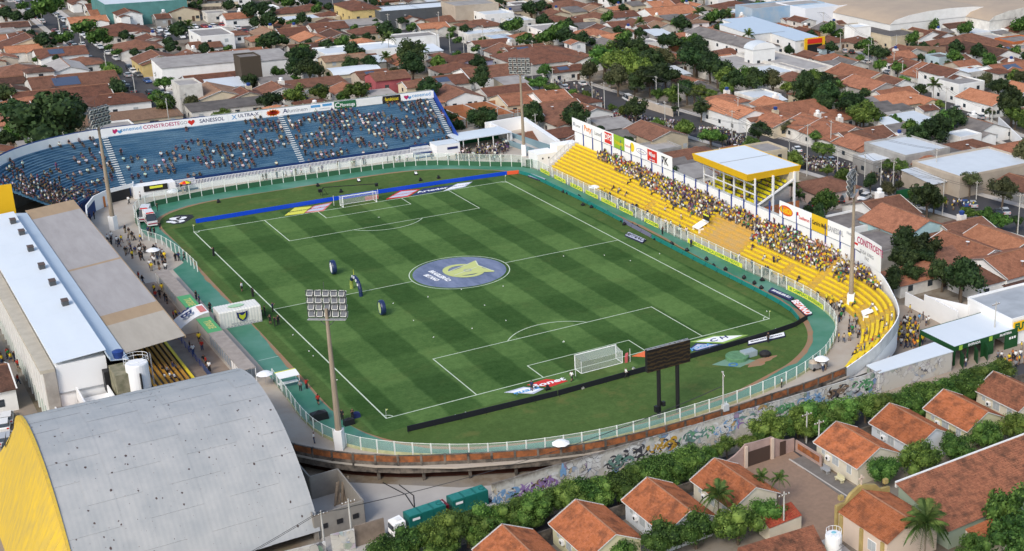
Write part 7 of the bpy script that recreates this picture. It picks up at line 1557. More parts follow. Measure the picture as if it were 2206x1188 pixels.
hb(1,1830,650,22,9,3.2,'g',1,'off white','x','red brown roof in front of the long white hall'); hb(1,1800,270,11,16,6,'f','pale grey','white','y','tall white flat block right of the car lot')
hb(1,1740,375,12,9,3.2,'g',2,'off white','x','brown roof below the palm of the car lot'); hb(1,2020,130,13,9,3.2,'g',3,'white','x','orange roof behind the car lot'); hb(1,1540,70,13,12,4,'g',1,'cream','y','cream gabled house right of the teal warehouse')
hb(2,860,40,14,20,7.5,'h',1,YLW,'y','two storey yellow house with windows at the top centre'); hb(2,1400,50,38,14,6.5,'f','white sheet',DKG,'x','long dark grey clad hall with white roof at the top centre',cat='hall',win=False,name='hall')
hb(2,1820,20,18,14,8.5,'f','pale grey','beige','y','tall beige block right of the dark grey hall',win=False); hb(2,2020,100,12,12,6,'f','white sheet','white','y','tall white block beside the beige one')
hb(2,1330,300,16,9,5.5,'f','pale grey','white','x','blank white box shaped building left of the avenue',win=False); hb(2,740,485,17,7,5.2,'g',5,'cream','x','two storey cream house with three dark windows')
hb(2,1120,640,13,9,6.5,'g',2,PINKR,'x','rose pink two storey house behind the blue stand'); hb(2,860,410,26,13,4,'f','white sheet','white','x','wide white roof with dark solar panels',win=False); hb(2,820,590,15,9,3.2,'v','white sheet','cream','x','curved white metal roof shed by the cream house',pitch=.3,win=False)
hb(2,180,760,15,11,3.2,'g',2,'off white','y','brown gable just behind the middle of the blue stand'); hb(2,460,700,20,8,3,'s',(RO[2],'brown'),'cream','x','long cream wall with narrow brown roof behind the blue stand'); hb(2,780,750,10,9,2.8,'g',3,'off white','y','small orange gable left of the rose pink house'); hb(2,980,620,12,8,4.5,'g',1,'beige','x','beige house with red roof left of the rose pink house')
hb(2,1390,710,17,11,3,'h',0,'cream','x','dark brown roof with satellite dishes right of the rose house'); hb(2,1600,680,16,11,3.2,'g',1,'off white','x','red brown roof left of the brick ruin'); hb(2,1700,790,14,14,3.2,'g',2,'white','y','brown gable house beside the brick ruin, upper left')
hb(2,1790,490,17,11,3.4,'h',1,(M('lilac_wall',(.4,.38,.5),.8),'lilac'),'x','hip roof with lilac front wall near the avenue'); hb(2,1980,610,22,14,3.4,'g',2,'white','x','broad brown roof beside the round dark tree'); hb(2,1690,570,16,11,3.2,'h',1,'off white','x','reddish hip roof below the lilac walled house')
for a in [(600,220,16,10,'g',1,'x'),(860,190,18,9,'s','pale grey','x'),(300,270,13,11,'g',1,'x'),(460,310,13,11,'g',4,'y'),(680,290,12,12,'g',0,'y'),(970,250,17,10,'h',1,'x'),(260,85,11,9,'h',1,'x'),(460,60,14,11,'h',1,'x'),(620,120,13,9,'h',1,'x'),(430,140,22,12,'f','white sheet','x'),(1290,150,9,10,'g',1,'y'),(1390,130,10,9,'h',1,'x'),(1620,160,16,10,'h',2,'x'),(1490,215,14,8,'g',4,'x'),(1730,120,10,9,'g',1,'y'),(1900,200,19,11,'h',2,'x'),(1960,260,18,9,'f','white sheet','x'),(2100,310,10,14,'f','blue','y'),(1990,360,16,9,'g',1,'x'),(2140,420,15,11,'g',2,'y'),(420,400,14,10,'g',0,'x'),(130,460,13,11,'g',1,'y'),(100,270,12,12,'g',5,'y'),(2110,760,18,9,'g',1,'x')]:
 hb(2,a[0],a[1],a[2],a[3],3.2,a[4],a[5],hrn.choice(['white','off white','cream','beige','off white']),a[6],None)
hb(3,330,230,14,14,5,'f','pale grey','white','y','white building with arched dark windows by a round tree'); hb(3,1870,320,15,42,6,'g',(FC,'grey'),'white','y','long white church nave with arched side windows and grey roof',pitch=.25,cat='church',name='church')
hb(3,2040,235,15,20,7,'s','blue','white','y','long hall with pale blue roof beyond the white church',cat='hall',name='hall',win=False)
hb(3,2110,400,9,5,8.5,'v','white sheet','white','y','white church facade block with rounded gable',pitch=.5,cat='church',name='chapel_tower')
hb(3,260,470,34,22,3.6,'h',1,'off white','x','very broad red brown roof left of the big green trees',cat='house'); hb(3,560,480,14,16,3.4,'g',2,'white','y','brown wing with white gable of the broad roof'); hb(3,100,420,18,12,3.4,'g',1,'off white','x','red brown roof behind the far right floodlight head')
hb(3,1950,560,20,34,4,'f','pale grey','off white','y','flat beige roof with white parapet arches right of the trees',win=False); hb(3,1320,90,26,13,3.2,'g',4,'white','x','bright orange long roof near the top edge')
hb(3,1900,920,13,19,4.2,'g',4,'white','y','white house with bright orange roof beyond the crowded avenue'); hb(3,2080,960,15,12,3.4,'g',2,'white','x','brown roofed house right of the bright orange one'); hb(3,1220,1110,13,15,4.2,'g',2,'cream','y','cream gabled house with solar panels right behind the billboards')
hb(7,1560,110,15,11,3.2,'h',2,'off white','x','low brown hip roof between billboards and hospitality box'); hb(7,1200,60,12,8,3.0,'f','pale grey','grey','x','grey flat annex behind the billboards',win=False); hb(7,1500,200,16,8,2.8,'s','grey','white','x','low grey shed with white side left of the hospitality box',win=False)
hb(3,80,830,18,12,3,'g',3,'cream','x','orange roofed house above the brick ruin'); hb(3,310,810,12,10,4,'g',3,'white','x','orange roofed white house with dark window by the ruin'); hb(3,370,920,16,14,3,'g',2,'off white','x','brown roof between two dark trees'); hb(3,650,940,13,9,3,'g',2,'white','y','brown roof with white edge beams near the crowd'); hb(3,540,830,13,12,3,'h',1,'off white','x','red roof beside the avenue crowd')
hb(3,160,1150,14,9,2.6,'h',2,'off white','x','low brown roof behind the white ramp'); hb(3,450,1110,9,9,3,'h',1,'off white','x','small brown hip roof left of the first billboard')
for a in [(100,300,11,9,'h',3,'x'),(380,160,15,9,'h',1,'x'),(540,160,12,9,'h',1,'x'),(700,130,15,10,'h',2,'x'),(650,280,20,12,'h',3,'x'),(760,240,10,8,'g',1,'y'),(640,340,12,13,'f','grey','y'),(840,380,16,13,'g',(FC,'grey'),'y'),(930,120,14,9,'g',1,'x'),(1270,220,11,10,'g',5,'y'),(1250,440,13,14,'g',3,'y'),(1330,470,13,14,'h',3,'y'),(1690,250,14,9,'h',3,'x'),(1460,310,12,12,'g',3,'x'),(1760,490,12,8,'g',4,'x'),(1830,440,16,10,'h',1,'x'),(1870,40,20,12,'h',1,'x'),(1990,130,15,12,'h',1,'x'),(480,40,22,16,'h',2,'x'),(1480,60,12,10,'g',3,'y'),(1560,50,12,10,'g',4,'y'),(1240,30,14,10,'g',4,'x'),(1400,10,14,9,'h',1,'x'),(440,580,15,7,'g',1,'x')]:
 hb(3,a[0],a[1],a[2],a[3],3.2,a[4],a[5],hrn.choice(['white','off white','cream','beige','off white']),a[6],None)
hb(4,470,20,34,20,9,'f','white sheet',(M('white_blue_wall',(.72,.74,.78),.6),'white'),'x','tall white warehouse with blue base line at the top right',cat='warehouse',name='warehouse',win=False)
hb(4,100,30,36,12,9,'f','pale grey',(M('blue_stained_wall',(.25,.4,.56),.8,.8,.12,(.45,.48,.5)),'blue'),'x','blue and grey streaked warehouse at the top right',cat='warehouse',name='warehouse',win=False)
hb(4,1120,60,62,60,7,'v',TANV,'white','y','vast tan vaulted warehouse roof at the top right',pitch=.13,cat='warehouse',name='warehouse',win=False); hb(4,1960,30,70,60,7,'v',TANV,'off white','y','second vast tan vaulted warehouse at the right corner',pitch=.13,cat='warehouse',name='warehouse',win=False)
hb(4,720,90,22,6,5.5,'v','white sheet','white','y','white arched warehouse front with small blue lettering',pitch=.3,cat='warehouse',name='warehouse',win=False); hb(4,1190,150,24,12,6.5,'f','pale grey','white','x','white warehouse front with bright blue door',cat='warehouse',name='warehouse',win=False); hb(4,1930,130,30,16,6,'f','pale grey','grey','x','grey flat annex of the right corner warehouse',cat='warehouse',name='warehouse',win=False)
HX,HY=gp(1748,122,TG); house(HX-1,HY+11,12,21,6.2,'s',ST['blue'],W['white'],'y','pale blue roofed shop hall with small round windows'); house(HX-2,HY+33,14,22,7,'s',ST['blue'],W['white'],'y','pale blue roofed hall, far half',win=False)
hb(4,950,250,16,32,4.4,'f','grey','cream','y','long cream single storey building with grey roof'); hb(4,760,220,8,6,7,'f','white sheet','white','y','white tower end of the long cream building',win=False)
hb(4,130,510,14,36,4.2,'f','pale grey','off white','y','long flat roofed grey and white building with square windows'); hb(4,30,590,18,14,4,'f','white sheet','off white','y','white flat roof at left of the palms')
hb(4,1310,290,16,12,3.2,'g',1,'white','y','red brown gable with white barge boards'); hb(4,1450,290,13,10,3.2,'g',0,'white','y','dark brown gable beside the black framed carport'); hb(4,1690,360,34,22,3.6,'h',2,'off white','x','very broad brown roof on the right'); hb(4,1600,400,22,12,3.2,'g',0,'white','x','dark roof in front of the very broad brown one')
hb(4,1850,430,18,22,4,'g',0,'white','y','dark brown roof with long white side wall'); hb(4,780,620,16,20,3.6,'g',3,'cream','y','bright orange gable with cream ridge wall'); hb(4,560,490,14,13,3.2,'h',3,'off white','x','orange brown hip roof near the yellow shop portal'); hb(4,860,710,15,16,3.6,'g',3,'grey','y','orange roof with grey gable wall'); hb(4,1120,830,22,14,3.4,'h',4,'cream','x','large bright orange roof above the three parked cars')
hb(4,1500,600,12,14,6.2,'g',1,'white','y','two storey white house with red roof beyond the right street'); hb(4,1620,680,11,12,5.6,'f','pale grey','white','y','white two storey block with black base stripe'); hb(4,1250,560,11,13,3.4,'g',1,'off white','y','narrow red roof behind the palm'); hb(4,1380,610,22,9,3.2,'g',3,'off white','y','orange roof left of the two storey white house')
hb(4,1870,830,14,16,3.6,'g',4,'white','y','orange roof with white columned carport at the right'); hb(4,1760,1060,16,14,3.2,'g',(FC,'grey'),'white','y','grey roofed white house at the street bend'); hb(4,560,980,18,9,2.8,'s',(RO[3],'orange'),'off white','x','long narrow orange roof among the trees'); hb(4,140,930,26,14,3.4,'g',3,'white','x','orange and brown roof beside the crowd, lower')
hb(4,60,880,12,12,3.6,'g',4,'white','y','bright orange wing beside the avenue'); hb(4,60,1010,13,13,3.2,'g',3,'cream','y','orange roof with cream gable by the avenue'); hb(4,420,1060,17,15,3.2,'g',3,'off white','y','pale orange roof in the right hand block, left'); hb(4,600,1110,20,14,3.2,'g',3,'off white','y','orange brown roof in the right hand block, middle'); hb(4,790,1150,19,13,3.0,'g',2,'off white','x','brown roof in the right hand block, lower')
hb(4,1060,1120,16,10,3,'s','grey','off white','x','dark grey flat roof behind the grey modern house',win=False); hb(4,2060,570,26,12,3.2,'g',3,'white','x','orange roof at the right edge with white front parapet'); hb(4,2120,330,14,10,3.6,'f','grey',(M('orange_shop_wall',(.45,.14,.05),.8),'orange'),'x','orange shop with black fascia at the right edge')
for a in [(210,170,14,9,'g',1,'x'),(340,160,13,9,'h',1,'x'),(560,240,15,14,'g',(FC,'grey'),'y'),(650,190,12,9,'g',1,'x'),(510,330,14,10,'h',1,'x'),(760,330,12,9,'h',2,'x'),(680,530,12,10,'g',(FC,'grey'),'y'),(500,560,17,10,'s','grey','x'),(200,640,13,10,'h',2,'x'),(620,680,14,10,'g',1,'x'),(1050,690,14,12,'g',2,'y'),(1060,780,17,8,'g',3,'x'),(1180,430,14,10,'g',1,'y'),(1080,470,15,10,'g',3,'x'),(1120,510,12,9,'h',1,'x'),(1600,220,18,10,'g',0,'x'),(1800,250,20,12,'f','white sheet','x'),(1960,210,16,12,'h',3,'x'),(2110,230,16,10,'h',1,'x'),(1880,310,11,9,'f','pale grey','y'),(900,230,14,8,'h',3,'x'),(100,160,20,8,'s','pale grey','x'),(1660,540,12,9,'g',3,'x'),(1740,590,12,8,'f','white sheet','x'),(860,880,14,10,'s','grey','x'),(1000,910,14,9,'s','grey','x')]:
 hb(4,a[0],a[1],a[2],a[3],3.2,a[4],a[5],hrn.choice(['white','off white','cream','beige','off white']),a[6],None)
hb(8,1180,50,15,16,5,'f','white sheet','grey','y','modern grey house with white flat roof and solar panels',win=False); hb(8,1000,130,15,8,3.4,'f','white sheet','grey','y','low grey garage wing with white roof'); hb(8,1290,150,12,13,3.2,'h',3,'beige','y','orange brown hip roof right of the modern grey house')
hb(8,1760,190,26,17,4.6,'f','white sheet','beige','x','wide beige building with white flat roof by the green fence',win=False); hb(8,1450,280,14,11,3.2,'s','white sheet','beige','x','white roofed carport wing of the wide beige building',win=False)
hb(8,1500,60,11,12,3.4,'f','grey','grey','y','grey flat house behind the modern one'); hb(8,1160,690,15,15,4,'g',3,LBL,'y','orange roof with pale aqua gable behind the billboards',pitch=.4,win=False); hb(8,960,570,13,14,3.2,'g',2,'white','x','brown roof adjoining the aqua gabled house')
hb(8,1650,740,14,10,3.2,'g',2,'off white','x','brown roof to the right of the aqua gable'); hb(8,1520,820,11,9,3,'h',2,'off white','x','small brown hip roof below the aqua gable'); hb(8,1000,850,16,12,3,'f','grey','grey','x','dark grey flat roof in front of the aqua gable',win=False); hb(8,720,680,13,10,2.8,'f','grey','white','x','dark flat roof beside the car park',win=False)
hb(8,1700,900,9,15,3.4,'g',3,'white','y','orange brown roof with white gable behind the near bend'); hb(8,1650,970,14,7,3.0,'s',(RO[2],'brown'),'white','x','brown lean-to roof with yellow door below'); hb(8,1990,850,13,14,3.4,'g',4,'off white','y','orange roof with off white gable near the right edge'); hb(8,2060,1030,18,13,3.2,'g',3,'white','x','orange roof at the right edge beside the sales hall')
hb(8,1290,1130,15,6,2.4,'s',(RO[3],'orange'),'off white','x','long low orange roof behind the white walls'); hb(8,1900,1120,15,8,3,'s',(RO[2],'brown'),'white','x','brown strip roof above a white wall at the right'); hb(8,480,370,15,11,3,'h',2,'pale pink','x','brown roof with pale pink wall above the car park'); hb(8,2040,80,18,12,3.2,'g',3,'cream','x','orange roof at the right edge behind the beige building'); hb(8,1700,40,16,10,3.2,'h',2,'off white','x','brown roof behind the beige building'); hb(8,780,15,11,9,3.4,'g',3,'off white','y','off white gable with small windows near the crowd')
hb(5,60,380,8,20,3,'s','grey','grey','x','grey shed by the yellow hoarding') if False else None
# low houses at the left edge below the main stand
x,y=gp(18,700,1.5); house(-79.5,-8,9,11,3.6,'g',0,W['white'],'x','white house with dark brown tiled roof left of the club building'); house(-80.5,10,8,9,3.6,'f',ST['pale grey'],W['cream'],'x','cream flat house at the left edge beside the club building')
# brick ruin
r=empty('brick_ruin',(55,128,TG),label='roofless unfinished orange brick compound behind the blue stand',cat='ruin'); BR2=(M('ruin_brick',(.4,.17,.08),.9,.6,.5,(.28,.12,.07),.3,6),'')[0]
x0,y0=gp(1005,262,TG); rx=[44,51,58,65,72]; ry0,ry1=113,131; OCC.append((42,76,111,133))
for x in rx:
 b=MB(); b.box(x-.12,x+.12,ry0,ry1,TG,TG+3.1,BR2); b.build('brick_wall',r); b=MB(); b.box(x-.16,x+.16,ry0,ry1,TG+3.1,TG+3.25,CONCL); b.build('ring_beam',r)
for y in (ry0,119,125,ry1):
 for i in range(4):b=MB(); b.box(rx[i]+.13,rx[i+1]-.13,y-.12,y+.12,TG,TG+(3.1 if y in (ry0,ry1) else 2.6),BR2 if y !=ry0 else GREY); b.build('brick_wall',r)
 # yellow shop portal
x,y=gp(1752,122,TG); r=empty('shop_portal',(x,y,TG),label='yellow and black shop portal with red sign on the pale blue hall',cat='shop front'); b=MB(); y-=.5; b.box(x-4.6,x+4.6,y-.3,y,TG,TG+7,YEL); b.build('frame',r); b=MB(); b.box(x-3.4,x+3.2,y-.45,y-.32,TG,TG+4.6,BLACK); b.build('opening',r); b=MB(); b.box(x-3.4,x+3.2,y-.45,y-.32,TG+4.9,TG+6.6,RED); b.build('sign',r)
# green sheet fence by the avenue
wall_px([(1930,432),(2043,412)],2.3,'dark green sheet fence beside the wide beige building',M('green_sheet_fence',(.01,.09,.03),.6,.3,1.),name='sheet_fence')
wall_px([(1355,222),(1450,252)],2.2,'cream wall beside the white cars on the avenue',W['beige'][0]); wall_px([(2150,275),(2206,330)],3.2,'tall white wall at the right edge by the street'); wall_px([(1952,132),(2036,134)],5.5,'tall brown unplastered wall among houses on the right',M('brown_rough_wall',(.22,.14,.1),.95,.6,.3)); wall_px([(860,33),(1100,33)],2.4,'grey wall in the distance') if False else None
wall_px([(345,33),(480,30)],3.0,'dark stained wall behind the car lot',STAINC)
# ------------------------------------------------------------------ infill blocks
def street_clear(x,y,m):
 if dist_path(x,y,ST_LEFT) <7.5+m or dist_path(x,y,ST_AVE) <11+m or dist_path(x,y,ST_R2) <6.5+m:return False
 for yy,xr in ((117,88),(257,240),(352,300)):
  if abs(y-yy) <4.5+m and x<xr:return False
 return True
def occupied(x0,x1,y0,y1,g=.3):
 for a,b_,c,d in OCC:
  if x0<b_-g and x1>a+g and y0<d-g and y1>c+g:return True
 return False
def in_stadium(x,y):return (-74<x<62 and-90<y<108) or (60<x<76 and-92<y<16) or (x<60 and y<-85) or (68<x<99 and-3<y<25)
OCC+=[(9,53,294,328),(69,98,-3,25)]
irn=random.Random(77); NH=0; cells=[]
yy=107
while yy<470:
 dy=13
 xx=-150+irn.uniform(0,6)
 while xx<470:
  wx=irn.uniform(8,11.5); cells.append((xx+wx/2,yy+dy/2,wx,dy)); xx+=wx+.3
 yy+=dy
yy=-90
while yy<107:
 xx=62+irn.uniform(0,6)
 while xx<330:wx=irn.uniform(9,12); cells.append((xx+wx/2,yy+6.5,wx,13)); xx+=wx+.3
 yy+=13
for cx,cy,wx,dy in cells:
 if in_stadium(cx,cy) or not inview(cx,cy,TG+2,45):continue
 hw=wx/2-.5; hl=irn.uniform(3.6,5.6); oy=irn.uniform(-1,1)
 if not street_clear(cx,cy,5):
  continue
 done=False
 for sh in (1,.75,.55):
  a,b_=hw*sh,hl*sh
  for dx_,dy_ in ((0,0),(-hw*.4,0),(hw*.4,0),(0,3),(0,-3)):
   if not occupied(cx+dx_-a,cx+dx_+a,cy+oy+dy_-b_,cy+oy+dy_+b_) and a>2.3:done=(cx+dx_,cy+oy+dy_,a,b_); break
  if done:break
 if not done:
  continue
 x,y,a,b_=done; t=irn.random()
 if t<.17:tree(x,y,irn.uniform(2.8,5.2),irn.choice('gddddgo')); continue
 if NH>=460:continue
 kind=irn.choices('ghfs',(5,3,2.2,2.6))[0]; rf=irn.choices(range(6),(2,3,3,2.2,1,.8))[0]
 if kind in 'fs':rf=irn.choice(list(ST.values())[:3])
 wl=irn.choices(WL,(4,3,2,1.5,1.2,.5,.5,.4))[0]
 house(x,y,2*a,2*b_,irn.choice([2.9,3.1,3.3,3.5]+([5.6] if irn.random() <.3 else [])),kind,rf,wl,'y' if irn.random() <.55 else 'x',pitch=irn.uniform(.26,.38)); NH+=1
 if irn.random() <.5 and b_>4:
  sx_=x+irn.uniform(-1,1)*a*.3; sy_=y+b_+2.2
  if not occupied(sx_-a*.6,sx_+a*.6,sy_-1.9,sy_+1.9) and street_clear(sx_,sy_,2):house(sx_,sy_,a*1.2,3.6,2.5,'s',irn.choice([ST['grey'],ST['pale grey'],(RO[2],'brown'),(RO[3],'orange')]),irn.choice(WL[:5]),'x',win=False,cat='shed',name='shed'); HOUSES[-1]['label'] =HOUSES[-1]['label'].replace('house','shed')
  # yard walls
nw=0; YWM=[W['white'][0],W['off white'][0],W['grey'][0],W['cream'][0],W['bare brick'][0]]
for h_ in list(HOUSES):
 if irn.random() <.55 and nw<260 and h_.name.startswith('house') and h_.location.y>100 or (h_.location.x>100 and irn.random() <.6 and nw<280):
  x,y=h_.location.x,h_.location.y; L_=irn.uniform(6,15); hor=irn.random() <.5; xa=x-irn.uniform(4,7) if not hor else x-L_/2; ya=y-irn.uniform(6,9) if hor else y-L_/2
  box_=(xa,xa+L_,ya,ya+.2) if hor else (xa,xa+.2,ya,ya+L_)
  if occupied(*box_,g=-.1) or not street_clear((box_[0]+box_[1])/2,(box_[2]+box_[3])/2,1.5):continue
  b=MB(); m_=irn.choice(YWM); hh=irn.uniform(1.9,2.8); b.box(*box_,TG,TG+hh,m_); b.box(box_[0]-.05,box_[1]+.05,box_[2]-.05,box_[3]+.05,TG+hh,TG+hh+.08,CONCL); o=b.build('yard_wall'); tag(o,'%s yard wall' % m_.name.replace('wall_','').replace('_',' '),'wall','yard walls between the houses'); o['auto'] =1; o['cx'] =(box_[0]+box_[1])/2; o['cy'] =(box_[2]+box_[3])/2; nw+=1; WALLS=globals().setdefault('WALLS',[]); WALLS.append(o)
  # street-side trees
for P,off,st in ((ST_LEFT,6.6,34),(ST_LEFT,-6.6,40),(ST_AVE,10.5,9),(ST_AVE,-10.5,11),(ST_R2,5.6,17),(ST_R2,-5.6,15)):
 for x,y in offset(resample(spline(P,6),st),off):
  x+=irn.uniform(-.5,.5); y+=irn.uniform(-4,4)
  if inview(x,y,0,20) and not occupied(x-1,x+1,y-1,y+1) and (y<460) and not in_stadium(x,y) and irn.random() <.72:tree(x,y,irn.uniform(1.5,2.9),irn.choice('ggdb'),th=1.6)
ng=0
for _ in range(1800):
 if ng>250:break
 x,y=irn.uniform(-60,380),irn.uniform(-60,440)
 if (x<62 and y<108) or in_stadium(x,y) or not inview(x,y,0,10) or not street_clear(x,y,1.0) or occupied(x-1.3,x+1.3,y-1.3,y+1.3):continue
 tree(x,y,irn.choice((1.6,2.1,2.8,3.6,4.4)),irn.choice('gddddo')); ng+=1
 # ------------------------------------------------------------------ cars
CARC={n:M('car_'+n.replace(' ','_'),c,.3,spec=.6) for n,c in {'white':(.72,.72,.71),'silver':(.42,.43,.44),'black':(.02,.02,.022),'dark grey':(.1,.105,.11),'red':(.3,.015,.012),'blue':(.04,.09,.25)}.items()}
def body_mesh(c,kind):
 b=MB(); L_,w_=(4.1,.84) if kind !='van' else (4.9,.95); hz={'hatch':1.48,'sedan':1.42,'pickup':1.7,'van':2.1}[kind]
 lo=[(-L_/2,.35),(-L_/2,.8),(-L_/2+.1,.95),(L_/2-1.1,1.0),(L_/2-.15,.78),(L_/2,.55),(L_/2,.3)]
 n=len(lo); b.add([(x,-w_,z) for x,z in lo]+[(x,w_,z) for x,z in lo],[tuple(range(n))[::-1],tuple(range(n,2*n))]+[(i,(i+1) % n,n+(i+1) % n,n+i) for i in range(n)],CARC[c])
 x0,x1,x2,x3={'hatch':(-1.95,-1.7,.35,1.05),'sedan':(-1.6,-1.0,.35,1.05),'pickup':(-.7,-.55,.6,1.2),'van':(-2.4,-2.3,1.0,1.9)}[kind]
 g=MB(); V=[]
 for s in (-1,1):V+=[(x0,s*(w_-.04),.93),(x3,s*(w_-.04),.98),(x2,s*(w_-.2),hz-.05),(x1,s*(w_-.2),hz-.05)]
 g.add(V,[(0,1,2,3),(7,6,5,4),(0,3,7,4),(1,5,6,2)],GLASSD); g2=MB(); g2.box(x1-.02,x2+.02,-(w_-.19),w_-.19,hz-.05,hz,CARC[c])
 for xx in ((x0+x3)/2,):g2.box(xx-.05,xx+.05,-w_+.06,-w_+.13,.95,hz-.1,CARC[c]); g2.box(xx-.05,xx+.05,w_-.13,w_-.06,.95,hz-.1,CARC[c])
 return b.mesh('body'),g.mesh('windows'),g2.mesh('roof')
wh=MB(); wh.tube((0,-.1,0),(0,.1,0),.31,n=12,m=TYRE); wh.tube((0,-.12,0),(0,.12,0),.17,n=8,m=STEEL); WHM=wh.mesh('wheel'); hl=MB(); hl.box(-.03,.03,-.17,.17,-.08,.08,INKW); HLM=hl.mesh('headlight'); tl=MB(); tl.box(-.03,.03,-.14,.14,-.1,.1,RED); TLM=tl.mesh('tail_light')
CB={}; CARS=[]; crn=random.Random(31)
def car(x,y,rz,c=None,kind=None,label=None,z=TG+.02,where='',auto=1):
 c=c or crn.choices(list(CARC),(9,4,2.2,2,.7,.5))[0]; kind=kind or crn.choices(('hatch','sedan','pickup'),(5,4,1))[0]
 if (c,kind) not in CB:CB[(c,kind)] =body_mesh(c,kind)
 r=empty('parked_car',(x,y,z),rz); a,g,t=CB[(c,kind)]; L_,w_=(4.1,.84) if kind !='van' else (4.9,.95)
 link('body',a,r,(0,0,0),True); link('windows',g,r,(0,0,0),True); link('roof',t,r,(0,0,0),True)
 for sx in (-1.28,1.3):
  for sy in (-1,1):link('wheel',WHM,r,(sx*(L_/4.1),sy*(w_-.08),.31),True)
 for s in (-1,1):link('headlight',HLM,r,(L_/2-.08,s*.6,.66),True); link('tail_light',TLM,r,(-L_/2,s*.62,.75),True)
 kn={'hatch':'hatchback','sedan':'saloon','pickup':'pickup','van':'van'}[kind]
 tag(r,label or '%s %s %s' % (c,kn,where or 'parked in the town'),'van' if kind=='van' else 'car','parked cars'); r['auto'] =0 if label else 1; CARS.append(r); return r
def carpx(px,py,ang,where,c=None,kind=None):x,y=gp(px,py,TG+.6); return car(x,y,R(ang),c,kind,where=where)
for y in np.arange(186,430,6.2):
 for sx,ang in ((-12.4,90),(-5.4,-90)):
  if abs(y-257) <6 or abs(y-352) <6 or crn.random() <(.35 if sx<-6 else .22):continue
  car(sx+crn.uniform(-.15,.15),y+crn.uniform(-.7,.7),R(ang+crn.uniform(-2,2)),where='parked along the upper left street')
for x,y in ((-8.8,205),(-8.3,236),(-9.6,300),(-8.2,340)):car(x,y,R(90),where='driving in the upper left street')
for i in range(3):
 for j in range(13):
  if crn.random() <.9:car(14+j*3.1+crn.uniform(-.3,.3),300+i*9.5+crn.uniform(-.5,.5),R(90+crn.choice((0,180))+crn.uniform(-6,6)),where='in the car lot at the upper left')
for px,py,a,c,k in ((1352,213,80,'white','van'),(1376,226,78,'white','hatch'),(1415,232,70,'white','pickup'),(1325,250,75,'red','hatch'),(1292,225,80,'dark grey','sedan'),(1268,210,85,'black','hatch'),(1215,188,85,'silver','hatch'),(1255,180,80,'white','sedan'),(1545,278,70,'silver','sedan'),(1560,284,70,'black','sedan')):carpx(px,py,a,'on the avenue near the crowd',c,k)
for px,py,a,c in ((1781,434,10,'white'),(1810,430,60,'black'),(1815,418,65,'silver'),(1862,425,200,'white'),(1858,437,200,'white'),(1756,440,20,'dark grey'),(1772,416,100,'dark grey'),(1703,448,90,'black')):carpx(px,py,a,'in the yard car park behind the billboards',c)
for px,py,c in ((1945,240,'white'),(1960,238,'white'),(1978,235,'black')):carpx(px,py,5,'on the grass below the orange roof',c)
for px,py,a,c in ((1974,182,80,'white'),(1980,191,80,'dark grey'),(2060,232,75,'silver'),(2096,248,75,'white'),(2112,252,75,'silver'),(1912,155,85,'white'),(1946,172,85,'silver'),(1835,112,60,'black'),(1820,110,60,'silver'),(1762,120,30,'white'),(1865,133,80,'white'),(2040,65,80,'white')):carpx(px,py,a,'along the right hand street',c)
for px,py,a,c in ((1975,430,60,'silver'),(2000,428,65,'dark grey'),(2078,438,60,'blue'),(2095,440,60,'silver'),(2150,458,60,'black'),(2165,455,60,'silver'),(1717,322,70,'white'),(1770,345,70,'silver'),(1850,362,70,'black'),(1790,345,70,'white')):carpx(px,py,a,'among trees along the near avenue',c)
for y in np.arange(180,350,7.5):
 for dx in (-6.4,6.6):
  if crn.random() <.6:
   car(99.2+dx-(y-170)*.011,y,R(90 if dx<0 else-90),where='parked on the far avenue')
for px,py,c in ((8,915,'white'),(15,900,'white'),(12,945,'silver'),(20,965,'black')):
 x,y=gp(px,py,TG+.6); car(x,y,R(80),c,where='at the left edge beside the gymnasium')
for px,py,c,k in ((145*1+551,99,'white','hatch'),(700,20,'white','sedan'),(800,95,'white','sedan')):carpx(px,py,0,'in a yard at the top centre',c,k)
# ambulances
AMB=CARC['white']; AMR=M('ambulance_red',(.35,.02,.06),.4)
def ambulance(p0,p1,label):
 a=Vector((*gp(*p0,0),0)); c=Vector((*gp(*p1,0),0)); ang=math.atan2((a-c).y,(a-c).x); ctr=(a+c)/2; r=empty('ambulance',(ctr.x,ctr.y,.03),ang,label,'ambulance','ambulances')
 b=MB(); b.prism([(-2.8,-1),(2.2,-1),(2.8,-.85),(2.8,.85),(2.2,1),(-2.8,1)],.4,1.15,AMB); b.build('lower_body',r,local=True)
 b=MB(); b.add([(-2.8,-1,1.15),(2.0,-1,1.15),(1.2,-.85,2.5),(-2.75,-.85,2.55),(-2.8,1,1.15),(2.0,1,1.15),(1.2,.85,2.5),(-2.75,.85,2.55)],[(0,1,2,3),(7,6,5,4),(3,2,6,7),(0,3,7,4)],AMB); b.build('upper_body',r,local=True)
 b=MB(); b.add([(2.02,-.9,1.2),(1.25,-.78,2.42),(1.25,.78,2.42),(2.02,.9,1.2)],[(0,1,2,3)],GLASSD); b.build('windscreen',r,local=True)
 for s in (-1,1):
  b=MB(); b.box(-2.7,2.1,s*1.005-.01,s*1.005+.01,.85,1.1,AMR); b.build('red_stripe',r,local=True)
  b=MB(); b.box(.6,1.4,s*.95-.04,s*.95+.04,1.35,1.95,GLASSD); b.build('side_window',r,local=True)
 b=MB(); b.box(.6,.9,-.7,.7,2.5,2.68,RED); b.build('light_bar',r,local=True)
 b=MB(); b.box(2.4,2.82,-.86,.86,.7,.95,AMR); b.build('bonnet_band',r,local=True)
 for sx in (-1.8,1.8):
  for s in (-1,1):w_=link('wheel',WHM,r,(sx,s*.92,.36),True); w_.scale=(1.15,1,1.15)
